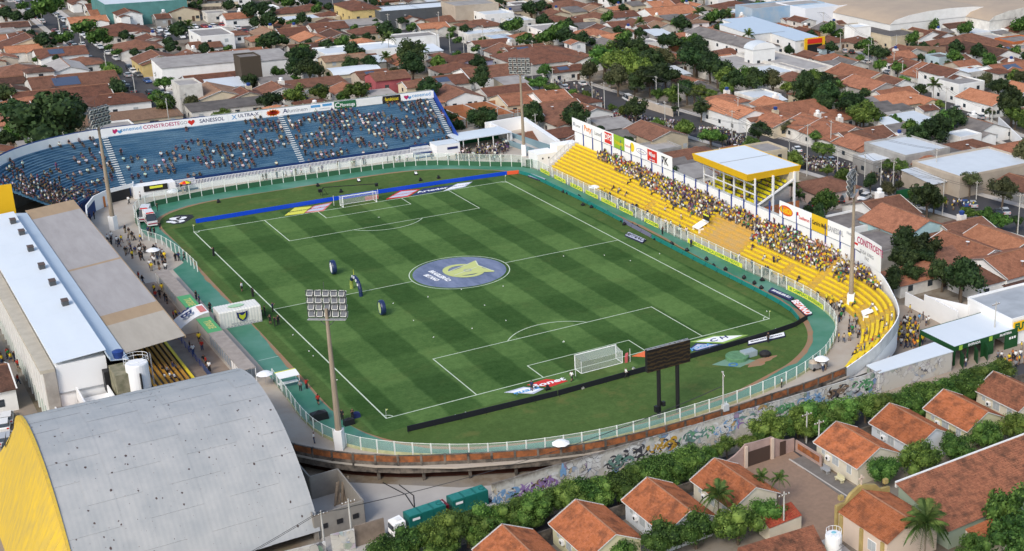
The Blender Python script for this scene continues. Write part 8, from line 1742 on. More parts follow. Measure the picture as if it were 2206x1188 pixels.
ambulance((306,492),(322,455),'white van ambulance behind, with tall roof'); ambulance((335,497),(315,470),'white and red ambulance parked on the green track, nearer the camera')
# ------------------------------------------------------------------ poles
PC=M('pole_concrete',(.5,.49,.45),.9,.4,2); prn=random.Random(8); POLES=[]
pm_=MB(); pm_.tube((0,0,0),(0,0,1),.14,.09,7,PC); PM_=pm_.mesh('shaft'); am=MB(); am.tube((0,0,0),(1.6,0,.55),.04,n=5,m=STEEL); am.obox((1.85,0,.6),(.6,.22,.12),0,STEEL); AM_=am.mesh('lamp_arm'); xm=MB(); xm.box(-.9,.9,-.06,.06,-.05,.05,TIMB)
for s in (-.75,-.3,.3,.75):xm.box(s-.04,s+.04,-.04,.04,.05,.2,WHITE2)
XM_=xm.mesh('crossarm')
def pole(x,y,h,lab=None,arm=True,rz=0,z=TG):
 r=empty('utility_pole',(x,y,z),rz); o=link('shaft',PM_,r,(0,0,0),True); o.scale=(1,1,h)
 link('crossarm',XM_,r,(0,0,h-.5),True)
 if arm:link('lamp_arm',AM_,r,(0,0,h-2),True)
 tag(r,lab or 'grey concrete utility pole','pole','utility poles'); r['auto'] =0 if lab else 1; POLES.append(r)
def ppx(bx,by,ty,lab=None,arm=True,rz=0):
 x,y=gp(bx,by,TG); h=min(range(30,200),key=lambda q:abs(pr(x,y,TG+q/10)[1]-ty))/10; pole(x,y,h,lab,arm,rz); return (x,y,h+TG)
PP={}
for i,a in enumerate([(1303,250,177),(1462,250,180),(1577,310,238),(1738,380,268),(1862,403,330),(1923,420,345),(2192,505,417),(1700,352,300),(1192,200,147),(1440,300,262),(405,245,200),(1233,20,6),(1870,145,95),(1943,180,130),(1980,65,22),(2103,430,390),(1897,400,345),(1845,405,372),(2137,265,235),(1570,268,238),(1605,268,235),(838,70,30),(970,115,68),(1000,120,80),(540,95,75),(130,75,30),(390,150,130),(1810,110,70),(1930,120,75)]):PP[i] =ppx(*a,arm=i % 2==0,rz=i)
ppx(1558,935,800,'tall utility pole with grey transformer beside the graffiti wall',False,1.2); ppx(700,1186,1100,'concrete pole at the bottom edge left of the trucks',False); ppx(760,1176,1075,'thin pole at the bottom edge by the brown wall',False)
ppx(1737,955,888,'concrete pole between driveway wall and hedge',False); ppx(1763,985,905,'concrete pole beside the cream tiled house',False); ppx(1688,1152,1060,'thin flag pole left of the driveway',False); ppx(2140,745,650,'tall brown pole in front of the green gate building',False); ppx(112,885,820,'white post beside the club building',False); ppx(75,820,720,'white lamp post left of the club building',True)
x,y=gp(1558,935,TG); tr=MB(); tr.box(x-.1,x+.8,y-.4,y+.3,1.2,2.2,M('transformer_grey',(.5,.52,.52),.5))
for s in (0,.3,.6):tr.tube((x+s,y,2.2),(x+s,y,2.6),.05,n=6,m=WHITE)
o=tr.build('transformer'); tag(o,'grey transformer box hung on the tall pole by the graffiti wall','transformer')
for px,py in ((1074,285,),(1118,290),(1155,300)):
 x,y=gp(px,py,TG); pole(x,y,7.0,'slim white street lamp behind the ramp, %s' % {1074:'left of three',1118:'middle of three',1155:'right of three'}[px],True,3.4)
WIRE=M('cable_black',(.05,.05,.05),.6)
def wire(a,c,sag=1.0,n=8,off=0,dz=-.3):
 b=MB(); A=Vector(a)+Vector((off,0,dz)); C=Vector(c)+Vector((off,0,dz)); P=[A.lerp(C,i/n)-Vector((0,0,sag*4*(i/n)*(1-i/n))) for i in range(n+1)]
 for i in range(n):b.tube(P[i],P[i+1],.035,n=3,m=WIRE,cap=False)
 o=b.build('overhead_cable'); o['cx'] =(A.x+C.x)/2; o['cy'] =(A.y+C.y)/2; o['auto'] =1; XTRA.append(o); tag(o,'thin overhead cable strung between utility poles','cable','overhead cables'); return o
for i,j in ((0,1),(1,2),(2,3),(3,4),(4,5),(5,6),(7,3),(1,7)):
 for off in (-.6,.6):wire(PP[i],PP[j],1.2,off=off)
x1,y1=gp(700,1186,TG); x2,y2=gp(760,1176,TG); x3,y3=gp(1558,935,TG)
for off in (-.3,.3):wire((x1,y1,3.2),(x2,y2,3.1),.1,off=off); wire((x2,y2,3.2),(x3,y3,5.5),1.6,14,off); wire((x1,y1,3.2),(-84,-96,6),.6,10,off)
for P_,off_,st_ in ((ST_LEFT,-5.4,38),(ST_AVE,10,34),(ST_AVE,-9.6,38),(ST_R2,5,30)):
 last=None
 for x,y in offset(resample(spline(P_,6),st_),off_):
  if inview(x,y,0,30) and y<430 and not in_stadium(x,y):pole(x,y,8.5,None,True,1.5); cur_=(x,y,8.5+TG); (last and [wire(last,cur_,1.0,6,off=o_) for o_ in (-.5,.5)]); last=cur_
  else:last=None
  # ------------------------------------------------------------------ people
SKIN=M('skin',(.26,.14,.09),.6); HAIR=M('hair',(.03,.02,.015),.8)
def person_geo(pose):
 J=dict(pel=(0,0,.93),che=(0,0,1.32),nec=(0,.0,1.5),hd0=(0,.02,1.58),hd1=(0,.02,1.7),sl=(-.19,0,1.42),sr=(.19,0,1.42),el=(-.26,.03,1.14),er=(.26,.03,1.14),wl=(-.27,.14,.92),wr=(.27,.14,.92),hl=(-.1,0,.88),hr=(.1,0,.88),kl=(-.12,.03,.5),kr=(.12,.03,.5),al=(-.13,0,.07),ar=(.13,0,.07),tl=(-.14,.16,.04),tr=(.14,.16,.04))
 if pose=='walk':J.update(kl=(-.1,.2,.52),al=(-.1,.26,.09),tl=(-.1,.42,.06),kr=(.1,-.04,.5),ar=(.1,-.32,.14),tr=(.1,-.2,.05),el=(-.27,-.08,1.15),wl=(-.25,-.16,.93),er=(.27,.1,1.15),wr=(.24,.28,1.0))
 if pose=='cam':J.update(el=(-.2,.25,1.3),wl=(-.06,.38,1.5),er=(.2,.25,1.3),wr=(.08,.38,1.48))
 if pose=='arms':J.update(el=(-.3,.05,1.62),wl=(-.3,.1,1.9),er=(.3,.05,1.6),wr=(.24,.1,1.88))
 if pose=='sit':
  for k,v in list(J.items()):
   if k[0] not in 'kat' and k not in ('tl','tr'):J[k] =(v[0],v[1],v[2]-.82)
  J.update(kl=(-.13,.42,.14),kr=(.13,.42,.14),al=(-.14,.45,-.26),ar=(.14,.45,-.26),tl=(-.14,.6,-.29),tr=(.14,.6,-.29),el=(-.25,.1,.34),wl=(-.16,.32,.2),er=(.25,.1,.34),wr=(.16,.32,.2))
 Rr=dict(pel=.15,che=.16,nec=.065,hd0=.09,hd1=.1,sl=.075,sr=.075,el=.052,er=.052,wl=.042,wr=.042,hl=.095,hr=.095,kl=.07,kr=.07,al=.05,ar=.05,tl=.045,tr=.045)
 E_=[('pel','che'),('che','nec'),('nec','hd0'),('hd0','hd1'),('che','sl'),('che','sr'),('sl','el'),('sr','er'),('el','wl'),('er','wr'),('pel','hl'),('pel','hr'),('hl','kl'),('hr','kr'),('kl','al'),('kr','ar'),('al','tl'),('ar','tr')]
 K=list(J); me=bpy.data.meshes.new('person'); me.from_pydata([J[k] for k in K],[(K.index(a),K.index(c)) for a,c in E_],[])
 ob=bpy.data.objects.new('tmp',me); COL.objects.link(ob); md=ob.modifiers.new('s','SKIN'); md.use_smooth_shade=False
 for i,k in enumerate(K):v=me.skin_vertices[0].data[i]; v.radius=(Rr[k],Rr[k]*(.7 if k in ('pel','che') else 1)); v.use_root=(k=='pel')
 dg=bpy.context.evaluated_depsgraph_get(); m2=bpy.data.meshes.new_from_object(ob.evaluated_get(dg)); bpy.data.objects.remove(ob)
 lab=[]
 for p in m2.polygons:
  c=p.center; best=None; bd=1e9
  for a,e in E_:
   A=Vector(J[a]); B=Vector(J[e]); t=max(0,min(1,(c-A).dot(B-A)/max(1e-9,(B-A).length_squared))); d=(c-A-(B-A)*t).length
   if d<bd:bd=d; best=(a,e,t)
  a,e,t=best
  if e in ('hd0','hd1'):q=3 if (c.z>J['hd1'][2]-.03 or c.y<J['hd0'][1]-.03) else 2
  elif a in ('el','er'):q=2
  elif e in ('el','er') or a=='che' or e=='che' or e in ('sl','sr'):q=0
  elif a in ('al','ar') or (a in ('kl','kr') and t>.9):q=4
  elif a in ('kl','kr'):q=5
  else:q=1
  lab.append(q)
 V=np.array([v.co[:] for v in m2.vertices]); F=[tuple(p.vertices) for p in m2.polygons]; return V,F,lab,m2
GEO={p:person_geo(p) for p in ('stand','walk','cam','arms','sit')}
SH={'white':(.72,.72,.7),'yellow':(.72,.52,.03),'black':(.02,.02,.022),'navy':(.02,.03,.09),'grey':(.22,.22,.23),'red':(.4,.03,.02),'green':(.03,.2,.06),'light blue':(.15,.35,.6),'orange':(.6,.2,.04),'purple':(.12,.06,.16),'beige':(.42,.34,.24)}
PANT={'black':(.025,.025,.028),'blue':(.04,.06,.12),'beige':(.3,.25,.18),'white':(.55,.55,.55)}
SHOE=M('shoe',(.05,.05,.05),.7)
PMESH={}; PEOPLE=[]; qrn=random.Random(55)
def person(x,y,z,rz,pose='stand',shirt=None,pant=None,label='person',group=None,cat='person'):
 shirt=shirt or 'white'; pant=pant or qrn.choice(list(PANT)[:3]); shorts=(hash_(x,y) % 3==0); k=(pose,shirt,pant,shorts)
 if k not in PMESH:
  me=GEO[pose][3].copy(); me.name='person'; me.materials.clear(); ms=M('shirt_'+shirt.replace(' ','_'),SH[shirt],.85); mp_=M('trousers_'+pant,PANT[pant],.85)
  for m_ in (ms,mp_,SKIN,HAIR,SHOE,SKIN if shorts else mp_):me.materials.append(m_)
  me.polygons.foreach_set('material_index',GEO[pose][2]); me.polygons.foreach_set('use_smooth',[True]*len(me.polygons)); PMESH[k] =me
 o=link('person',PMESH[k]); s=qrn.uniform(.94,1.05); o.location=(x,y,z); o.rotation_euler=(0,0,rz); o.scale=(s,s,s)
 tag(o,label.replace('{s}',shirt),cat,group); o['auto'] =1; PEOPLE.append(o); return o
def hash_(x,y):return int(abs(x)*131+abs(y)*57)
ALL=[] # stuff crowd accumulators (pose, x, y, z, rz, shirt, pant)
def cr(pose,x,y,z,rz,s,p='black'):ALL.append((pose,x,y,z,rz,s,p))
# pitch-side and staff
for px,py,s,po,w_ in ((461,552,'black','cam','standing alone on the far left touchline'),(522,628,'white','stand','with white helmet on the left touchline'),(545,640,'black','stand','beside the one in the white helmet'),(563,680,'yellow','walk','by the mouth of the inflatable tunnel'),(571,680,'black','stand','by the mouth of the inflatable tunnel'),(588,672,'navy','cam','on the touchline near the halfway line'),(583,698,'black','cam','in the camera group by the touchline'),(592,703,'black','cam','in the camera group by the touchline'),(600,700,'black','stand','in the camera group by the touchline'),
(423,645,'black','stand','beside the covered walkway on the green track'),(430,655,'navy','stand','beside the covered walkway on the green track'),(453,672,'black','stand','left of the inflatable tunnel'),(379,563,'black','stand','pair on the left green track'),(386,562,'navy','stand','pair on the left green track'),(398,562,'black','walk','pair on the left green track'),(648,842,'grey','stand','next to the white dugout table'),(661,838,'red','cam','crouched by the white dugout table'),(686,872,'red','walk','walking alone on the near left green track'),(738,905,'black','stand','behind the tall mast on the track'),(760,905,'black','cam','by the equipment near the near left corner'),
(340,455,'black','stand','beside the tall ambulance'),(320,505,'navy','stand','in front of the ambulance'),(326,508,'black','stand','in front of the ambulance'),(345,495,'black','walk','right of the nearer ambulance'),(333,507,'black','stand','in front of the ambulance'),(278,440,'white','walk','alone on the concrete below the curved terrace'),(303,430,'white','stand','by the flag hung on the white block'),(195,475,'navy','stand','beside the corner of the stand roof'),(204,472,'black','stand','beside the corner of the stand roof'),
(1118,357,'black','stand','at the foot of the far right mast'),(1168,363,'white','stand','beside the white end block'),(1427,505,'black','cam','on the green track at the halfway line'),(1435,500,'black','stand','on the green track at the halfway line'),(1489,532,'navy','stand','alone on the green track'),(1655,738,'black','stand','by the white inflatable sign behind the boards'),(1232,822,'white','walk','at the near boards left of the goal'),(1146,842,'navy','stand','standing on the mat left of the near goal'),(1349,815,'white','walk','bending over cables behind the near boards'),(1490,690,'black','stand','inside'),):
 if w_=='inside':continue
 x,y=gp(px,py,.03); person(x,y,.03,qrn.uniform(0,6.28),po,s,'black','person in {s} top '+w_,'staff around the pitch')
for px,py in ((1215,415),(1223,418),(1247,425),(1256,443),(1270,440),(1274,448),(1309,460),(1341,478),(1345,485),(1373,492),(1362,487),(1413,517),(1433,525),(1447,527),(1480,541),(1522,560),(1520,571),(1537,575),(1563,582),(1603,600),(1642,605),(1640,622),(1625,612)):
 x,y=gp(px,py,.05); b=MB(); b.lathe((0,0,0),[(.38,0),(.42,.35),(.2,.6),(.05,.75)],7,BLACK); b.box(-.5,.5,-.12,.12,0,.25,BLACK)
 o=link('camera_case',b.mesh('camera_case')); o.location=(x,y,.02); o.rotation_euler=(0,0,px); tag(o,'black covered camera gear on the right green track','equipment case','camera gear behind the right boards'); o['auto'] =1; PEOPLE.append(o)
for px,py,l in ((773,392,'white'),(896,377,'white'),(685,402,'black'),(735,415,'black'),(945,385,'black'),(471,437,'black'),(906,390,'grey'),(1180,930-90,'grey')):
 x,y=gp(px,py,.05); b=MB(); b.box(-.35,.35,-.25,.25,0,.35,BLACK); b.add([(-.3,-.3,.3),(.3,-.3,.3),(.22,.2,.75),(-.22,.2,.75)],[(0,1,2,3)],INKW if l=='white' else BLACK); b.tube((0,0,.2),(0,0,.8),.06,n=6,m=BLACK); o=b.build('pitch_monitor'); o.location=(x,y,.04); tag(o,'%s faced monitor on the grass behind the far boards' % l,'monitor','monitors on the grass'); o['auto'] =1; PEOPLE.append(o)
for i,(px,py) in enumerate(((912,917),(937,912),(961,906),(982,900),(1004,894),(1155,860),(1255,838),(1365,797),(1530,755),(1603,735),(1672,713))):
 x,y=gp(px,py,.05); b=MB(); b.box(-.22,.22,-.15,.15,0,.3,M('small_box_beige',(.5,.48,.42),.8)); b.box(-.08,.08,-.2,.2,.3,.42,STEEL); o=b.build('power_box'); o.location=(x,y,.04); tag(o,'small pale power box behind the near black boards','power box','power boxes behind the near boards'); o['auto'] =1; PEOPLE.append(o)
 # jib camera behind the far goal
x0,y0=gp(697,422,0); x1,y1=gp(812,410,0); r=empty('camera_crane',(x0,y0,0),label='black camera crane behind the far goal',cat='camera crane'); b=MB(); b.tube((x0,y0,1.9),(x1,y1,1.5),.09,n=5,m=BLACK); b.build('boom',r); b=MB()
for a in (0,2.1,4.2):b.tube((x0,y0,1.9),(x0+.9*math.cos(a),y0+.9*math.sin(a),.05),.05,n=4,m=BLACK)
b.build('tripod',r); b=MB(); b.box(x1-.3,x1+.3,y1-.25,y1+.25,.9,1.6,BLACK); b.build('camera_head',r); b=MB(); b.box(x0-1,x0-.3,y0-.3,y0+.3,.9,1.6,BLACK); b.build('counterweight',r)
# equipment by the near left corner
for px,py,w_,h_,lb in ((767,900,.6,.7,'dark blue crate stand near the near left corner flag'),(752,915,.75,.8,'black equipment desk beside the near left mast'),(688,903,1.2,1.0,'black tent like cover inside the near left fence')):
 x,y=gp(px,py,0); b=MB(); b.add([(-w_,-w_*.6,0),(w_,-w_*.6,0),(w_,w_*.6,0),(-w_,w_*.6,0),(-w_*.9,-w_*.5,h_),(w_*.9,-w_*.5,h_),(w_*.9,w_*.5,h_),(-w_*.9,w_*.5,h_),(0,0,h_*1.4)],[(0,1,5,4),(1,2,6,5),(2,3,7,6),(3,0,4,7),(4,5,8),(5,6,8),(6,7,8),(7,4,8)],BLACK if w_ !=.6 else NAVY); o=b.build('equipment_cover'); o.location=(x,y,.02); tag(o,lb,'equipment')
x,y=gp(622,833,0); r=empty('official_table',(x,y,0),label='white canopy table dugout at the near left fence',cat='dugout'); b=MB(); b.add([(-1.5,-1,1.9),(1.5,-1,1.9),(1.5,.9,2.15),(-1.5,.9,2.15),(-1.5,-1,1.98),(1.5,-1,1.98),(1.5,.9,2.23),(-1.5,.9,2.23)],[(0,3,2,1),(4,5,6,7),(0,1,5,4),(1,2,6,5),(2,3,7,6),(3,0,4,7)],WHITE2); b.build('canopy',r,local=True); b=MB(); b.box(-1.5,1.5,.9,1.3,2.1,2.2,MY); b.build('yellow_edge',r,local=True); b=MB(); b.box(-1.4,1.4,-.4,.4,.65,.75,WHITE2); b.build('table',r,local=True)
for sx in (-1.4,1.4):
 for sy in (-.9,.8):b=MB(); b.box(sx-.04,sx+.04,sy-.04,sy+.04,0,2,WHITE2); b.build('leg',r,local=True)
 # parasols
def parasol(px,py,cols,label,z=0.,R_=1.25):
 x,y=gp(px,py,z+2.1); r=empty('parasol',(x,y,z),label=label,cat='parasol',group='parasols'); n=8; b=MB(); b.tube((0,0,0),(0,0,2.4),.03,n=5,m=STEEL); b.build('pole',r,local=True)
 for i in range(n):a0,a1=2*math.pi*i/n,2*math.pi*(i+1)/n; b=MB(); P=[(R_*math.cos(a),R_*math.sin(a),1.95) for a in (a0,a1)]; Q_=[(R_*.55*math.cos(a),R_*.55*math.sin(a),2.28) for a in (a0,a1)]; b.add([P[0],P[1],Q_[1],Q_[0],(0,0,2.42)],[(0,1,2,3),(3,2,4)],cols[i % len(cols)]); b.build('canopy_panel',r,local=True)
parasol(398,393,(RED,INKY,LGRN,SKYB,ORNG),'rainbow parasol below the blue terrace'); parasol(371,411,(WHITE2,),'white parasol beside the blue striped steps'); parasol(329,538,(WHITE2,),'white parasol among people by the left fence'); parasol(570,804,(WHITE2,),'white parasol at the end of the covered walkway'); parasol(1280,402,(WHITE2,),'white parasol on the right walkway'); parasol(1770,772,(WHITE2,),'white parasol at the snack stall near the bend'); parasol(1208,953,(WHITE2,),'white parasol behind the near fence')
# people: concourses
def grp(pxs,shirts,where,group,z=0.,pose=('stand','walk','stand'),rz=None,indiv=True):
 for px,py in pxs:
  x,y=gp(px,py,z); s=qrn.choice(shirts); po=qrn.choice(pose); a=rz if rz is not None else qrn.uniform(0,6.28)
  if indiv:person(x,y,z,a,po,s,None,'person in {s} top '+where,group)
  else:cr(po,x,y,z,a,s)
def scatter(poly,n,sd,dmin=.5,z=0):
 rg=random.Random(sd); P=[]; xs=[p[0] for p in poly]; ys2=[p[1] for p in poly]; k=0
 W_=[]
 while len(P) <n and k<n*60:
  k+=1; px,py=rg.uniform(min(xs),max(xs)),rg.uniform(min(ys2),max(ys2)); ins=False
  for i in range(len(poly)):
   (ax,ay),(bx,by) =poly[i],poly[i-1]
   if (ay>py) !=(by>py) and px<(bx-ax)*(py-ay)/(by-ay)+ax:ins=not ins
  if not ins:continue
  w_=gp(px,py,z)
  if all((w_[0]-q[0])**2+(w_[1]-q[1])**2>dmin*dmin for q in W_):P.append((px,py)); W_.append(w_)
 return P
G1='people on the left concourse'
grp(scatter([(228,520),(270,500),(345,545),(375,585),(345,600),(300,570)],46,1),['black','navy','yellow','white','grey','black'],'on the crowded left concourse beside the fence',G1)
grp([(333,632),(336,645),(345,642),(357,650),(361,655),(350,630),(375,690),(380,686),(430,738),(436,755),(300,605),(308,612)],['red','black','yellow','black','red'],'in the passage behind the covered walkway',G1)
grp([(410,755),(417,764),(440,785),(452,800),(445,790)],['red','white','navy','black'],'by the blue railing of the main stand',G1)
G2='fans inside the gate'
grp(scatter([(1945,690),(1965,700),(1995,735),(1975,755),(1925,750),(1935,715)],46,2,.55,TG),['yellow','yellow','yellow','white','orange','black','grey'],'in the crowd of fans inside the gate',G2,TG)
grp([(1950,705),(1959,700),(1970,697),(1980,695),(1991,668),(2013,688),(1995,702),(1960,675),(1988,690),(2000,700)],['yellow','black','blue' if False else 'navy','light blue','white'],'near the white wall inside the gate',G2,TG)
grp(scatter([(2140,775),(2206,770),(2206,800),(2150,790)],14,3,.6,TG),['white','yellow','orange','black','grey'],'outside the green gate building','people outside the gate',TG)
grp([(2075,785),(2082,778),(2080,790),(2200,755)],['white','black','navy','yellow'],'at the open green gate door','people outside the gate',TG)
G3='people at the near bend of the yellow stand'
grp([(1808,672),(1803,668),(1812,664),(1817,680),(1808,695),(1812,690),(1830,700),(1842,695),(1845,700),(1833,712),(1836,720),(1828,722),(1843,718),(1807,737),(1818,738),(1830,735),(1820,660),(1852,722),(1848,728)],['white','grey','yellow','navy','black','green','beige'],'walking on the concrete at the near bend',G3)
grp([(1763,795),(1772,800),(1779,798),(1758,785),(1780,790)],['black','white','grey'],'at the snack stall near the bend',G3); grp([(1684,835),(677,955)],['white'],'behind the brick ring wall','people behind the ring wall')
x,y=gp(1760,795,0); r=empty('snack_stall',(x,y,0),label='cluttered grey snack stall by the fence at the near bend',cat='stall'); b=MB(); b.box(-1.3,1.0,-.6,.6,.3,1.2,STEEL); b.build('cart',r,local=True); b=MB(); b.lathe((-.6,.2,1.2),[(.8,0),(.7,.3),(.3,.45)],9,M('beige_cloth',(.45,.38,.3),.9)); b.build('covered_goods',r,local=True); b=MB(); b.box(.1,.9,-.4,.4,1.2,1.7,M('stall_orange_box',(.55,.25,.08),.8)); b.build('box',r,local=True)
for s in (-1,.8):b=MB(); b.tube((s,-.62,.3),(s,-.5,.3),.3,n=10,m=TYRE); b.build('wheel',r,local=True)
grp(scatter([(0,770),(60,765),(85,800),(80,850),(50,800),(0,785)],26,4,.6,TG),['yellow','black','red','black','white','green'],'queueing in the yard left of the club building','people in the west yard',TG)
grp([(40,828),(117,880),(125,880),(65,830)],['navy','red','yellow','black'],'standing apart in the west yard','people in the west yard',TG)
grp([(1200,1045),(1228,1048),(1245,1045),(1262,1035),(1625,920),(1638,925)],['black','navy','grey','yellow','white'],'on the pavement between hedge and graffiti wall','people by the graffiti wall',TG)
# main stand spectators (near end seats)
grp([(372,790),(360,800),(366,812),(355,815),(376,815),(370,822),(350,800)],['navy','black','white','grey'],'seated on the orange benches of the main stand','people in the main stand',1.9,('sit',),0-math.pi/2)
# yellow stand ---------------------------------------------------
ycand=[]; grg=random.Random(12)
NF=len(YF)
for (i0,i1,z,k) in YR:
 for i in range(i0,i1+1):
  x0,y0=YF[i]
  for sub in (0.,.42,.84) if i % 2 else (.26,.68):
   j=min(i+1,NF-1); bx=x0+(YF[j][0]-x0)*sub; by=y0+(YF[j][1]-y0)*sub
   X=bx+YN[i][0]*(k*YD+.3); Y=by+YN[i][1]*(k*YD+.3); kr=k; k_=k*13/NR
   y=Y
   # density by place on the stand
   if yskip((bx,by),k):dens=.6 if-22<by<-7 and k>5 else .0
   elif y>44:dens=.75 if k_>=12 and y<52 else 0
   elif y>30:dens=.85 if k_>=10-(44-y)*.15 else 0
   elif y>10:dens=.92 if k_>=8-(30-y)*.1 else .02
   elif y>-7:dens=.92 if k_>=4.5 else .04
   elif y>-22:dens=.55 if k_>10 else 0
   elif y>-46:dens=.95 if k_>=4.5+max(0,(-36-y)*.12) else .03
   elif y>-56:dens=.9 if k_>=6+(-46-y)*.2 else .04
   elif y>-61:dens=.55 if k_>=8.5 else .03
   elif y>-67:dens=.12 if k in (3,7) else .02
   else:dens=.06 if k_>5 else .1 if k_<3 and y<-66 else .02
   if grg.random() <dens*.5 and dens>.5:ycand.append((X+YN[i][0]*.38,Y+YN[i][1]*.38+grg.uniform(-.2,.2),z+.24,math.atan2(-YN[i][1],-YN[i][0])-math.pi/2,k))
   if grg.random() <dens:ycand.append((X+grg.uniform(-.05,.05),Y+grg.uniform(-.15,.15),z+.24,math.atan2(-YN[i][1],-YN[i][0])-math.pi/2,k))
ycand.sort(key=lambda c:(c[0]-CO.x)**2+(c[1]-CO.y)**2)
YS=['yellow']*6+['white']*5+['black']*3+['navy','grey','grey','purple','green','orange','red','beige','beige']
NIND=300-len(PEOPLE)+60
nind=0; ORD=['front','second','third','fourth','fifth','sixth','seventh','eighth','ninth','tenth','eleventh','twelfth','top']
for (X,Y,z,a,k) in ycand:
 s=grg.choice(YS); stand=grg.random() <.3
 a2=a+grg.uniform(-.4,.4); zz=z-.24 if stand else z
 if nind<70:person(X,Y,zz,a2,'stand' if stand else 'sit',s,None,'fan in {s} top on the %s row of the yellow stand bend' % ORD[k],'fans on the yellow stand'); nind+=1
 else:cr('arms' if grg.random() <.07 else 'stand' if stand else 'sit',X,Y,zz,a2,s,grg.choice(['black','blue','beige','white']))
 # walkway people in front of the yellow stand
for (a0,b0_,n) in ((30,12,16),(12,-6,12),(-22,-30,5),(-30,-50,16),(-50,-58,6)):
 for _ in range(n):
  y=grg.uniform(min(a0,b0_),max(a0,b0_)); cr(grg.choice(['stand','walk']),grg.uniform(45.4,47.6),y,0,grg.uniform(0,6),grg.choice(['black','yellow','navy','white','grey']))
  # hospitality box people
for _ in range(16):
 k=grg.randrange(8); cr('sit',62.35+k*1.05,grg.uniform(-7,10),5.0+k*.52,math.pi/2,grg.choice(['black','yellow','grey','orange']))
 # blue stand -----------------------------------------------------
NB=len(BF); BS=['black']*9+['white']*4+['navy']*3+['grey','purple','beige','grey']
taken=set(); seg_n=0; tot=0
def bput(i,k,st):
 if not (0<=i<NB) or (i,k) in taken:return
 taken.add((i,k)); x,y=BF[i]; d=k*BD+.3; X=x+BN[i][0]*d+grg.uniform(-.1,.1); Y=y+BN[i][1]*d; a=math.atan2(-BN[i][1],-BN[i][0])-math.pi/2
 if any(abs(X-q) <.8 for q in (-39.6,-1.2,36.6)) and i<NB*.8:return
 if Y<66:return
 z=BZ+BRI*k; pose='stand' if st<.14 else 'sit'; cr(pose,X,Y,z if pose=='stand' else z+.02,a+grg.uniform(-.3,.3),grg.choice(BS),grg.choice(['black','blue','black','beige']))
steps=[math.dist(BF[i],BF[i+1]) for i in range(NB-1)]
while tot<760:
 i=grg.randrange(NB); x=BF[i][0]; k=grg.choice(range(0,24))
 right=(x+38)/75
 p=.35+.75*max(0,right) if x>-37 else .5
 if k==23:p*=1.7 if x>5 else .7
 if k<4 and x>0:p*=.8
 if-36<x<-12 and (k>17 or k<4):p*=.35
 if x<-40 and (k>18):p*=.3
 if x>14 and k in (19,20,21):p*=.45
 if x<-50:p*=.0 if k>14 else 1
 if grg.random() >p:continue
 L_=grg.choice([1,1,2,2,3,3,4,6])
 for q in range(L_):bput(i+q,k,grg.random()); tot+=1
 if grg.random() <.35:
  for q in range(max(1,L_-2)):bput(i+q,k-1,grg.random()) if k>0 else None; tot+=1
  # dense crowd at the left end of the curve
for _ in range(250):
 i=grg.randrange(int(NB*.9),NB); k=int(grg.triangular(0,24,8)); x,y=BF[i]; d=k*BD+.3; X=x+BN[i][0]*d; Y=y+BN[i][1]*d; a=math.atan2(-BN[i][1],-BN[i][0])-math.pi/2
 if i>NB-8 or grg.random() <.3:cr('sit' if grg.random() <.7 else 'stand',X,Y,BZ+BRI*k,a,grg.choice(BS))
 # walkway below the blue stand, ramp, street crowds
for (poly,n,z,sd,sh) in (([(553,384),(690,368),(820,350),(940,342),(940,349),(820,358),(690,378),(553,393)],26,0,5,BS),([(985,332),(1095,312),(1098,330),(1010,345)],75,0,6,BS),([(960,345),(1080,335),(1090,350),(975,352)],34,0,7,BS),([(380,405),(440,385),(445,398),(395,418)],16,0,8,BS),
([(1290,258),(1340,245),(1400,262),(1478,272),(1500,285),(1440,300),(1380,285),(1300,275)],300,TG,9,BS+['white']*4),([(1500,280),(1560,285),(1640,318),(1700,335),(1760,350),(1840,365),(1850,378),(1760,372),(1720,360),(1620,330),(1520,300)],420,TG,10,BS+['white']*3),([(1850,362),(1960,370),(1960,395),(1880,392)],70,TG,11,BS+['white']*3),([(1165,160),(1290,205),(1310,235),(1260,230),(1180,185)],60,TG,12,BS),([(980,298),(1060,285),(1060,295),(985,305)],40,TG,13,BS),([(1165,270),(1205,262),(1205,285),(1170,290)],40,TG,14,BS),([(2000,435),(2060,440),(2110,450),(2040,455)],20,TG,15,['yellow','white','black']),([(1620,200),(1660,205),(1660,230)],6,TG,16,BS)):
 for px,py in scatter(poly,n,sd,.45,z):
  x,y=gp(px,py,z); cr(grg.choice(['stand','walk','stand']),x,y,z,grg.uniform(0,6.28),grg.choice(sh),grg.choice(['black','blue','beige']))
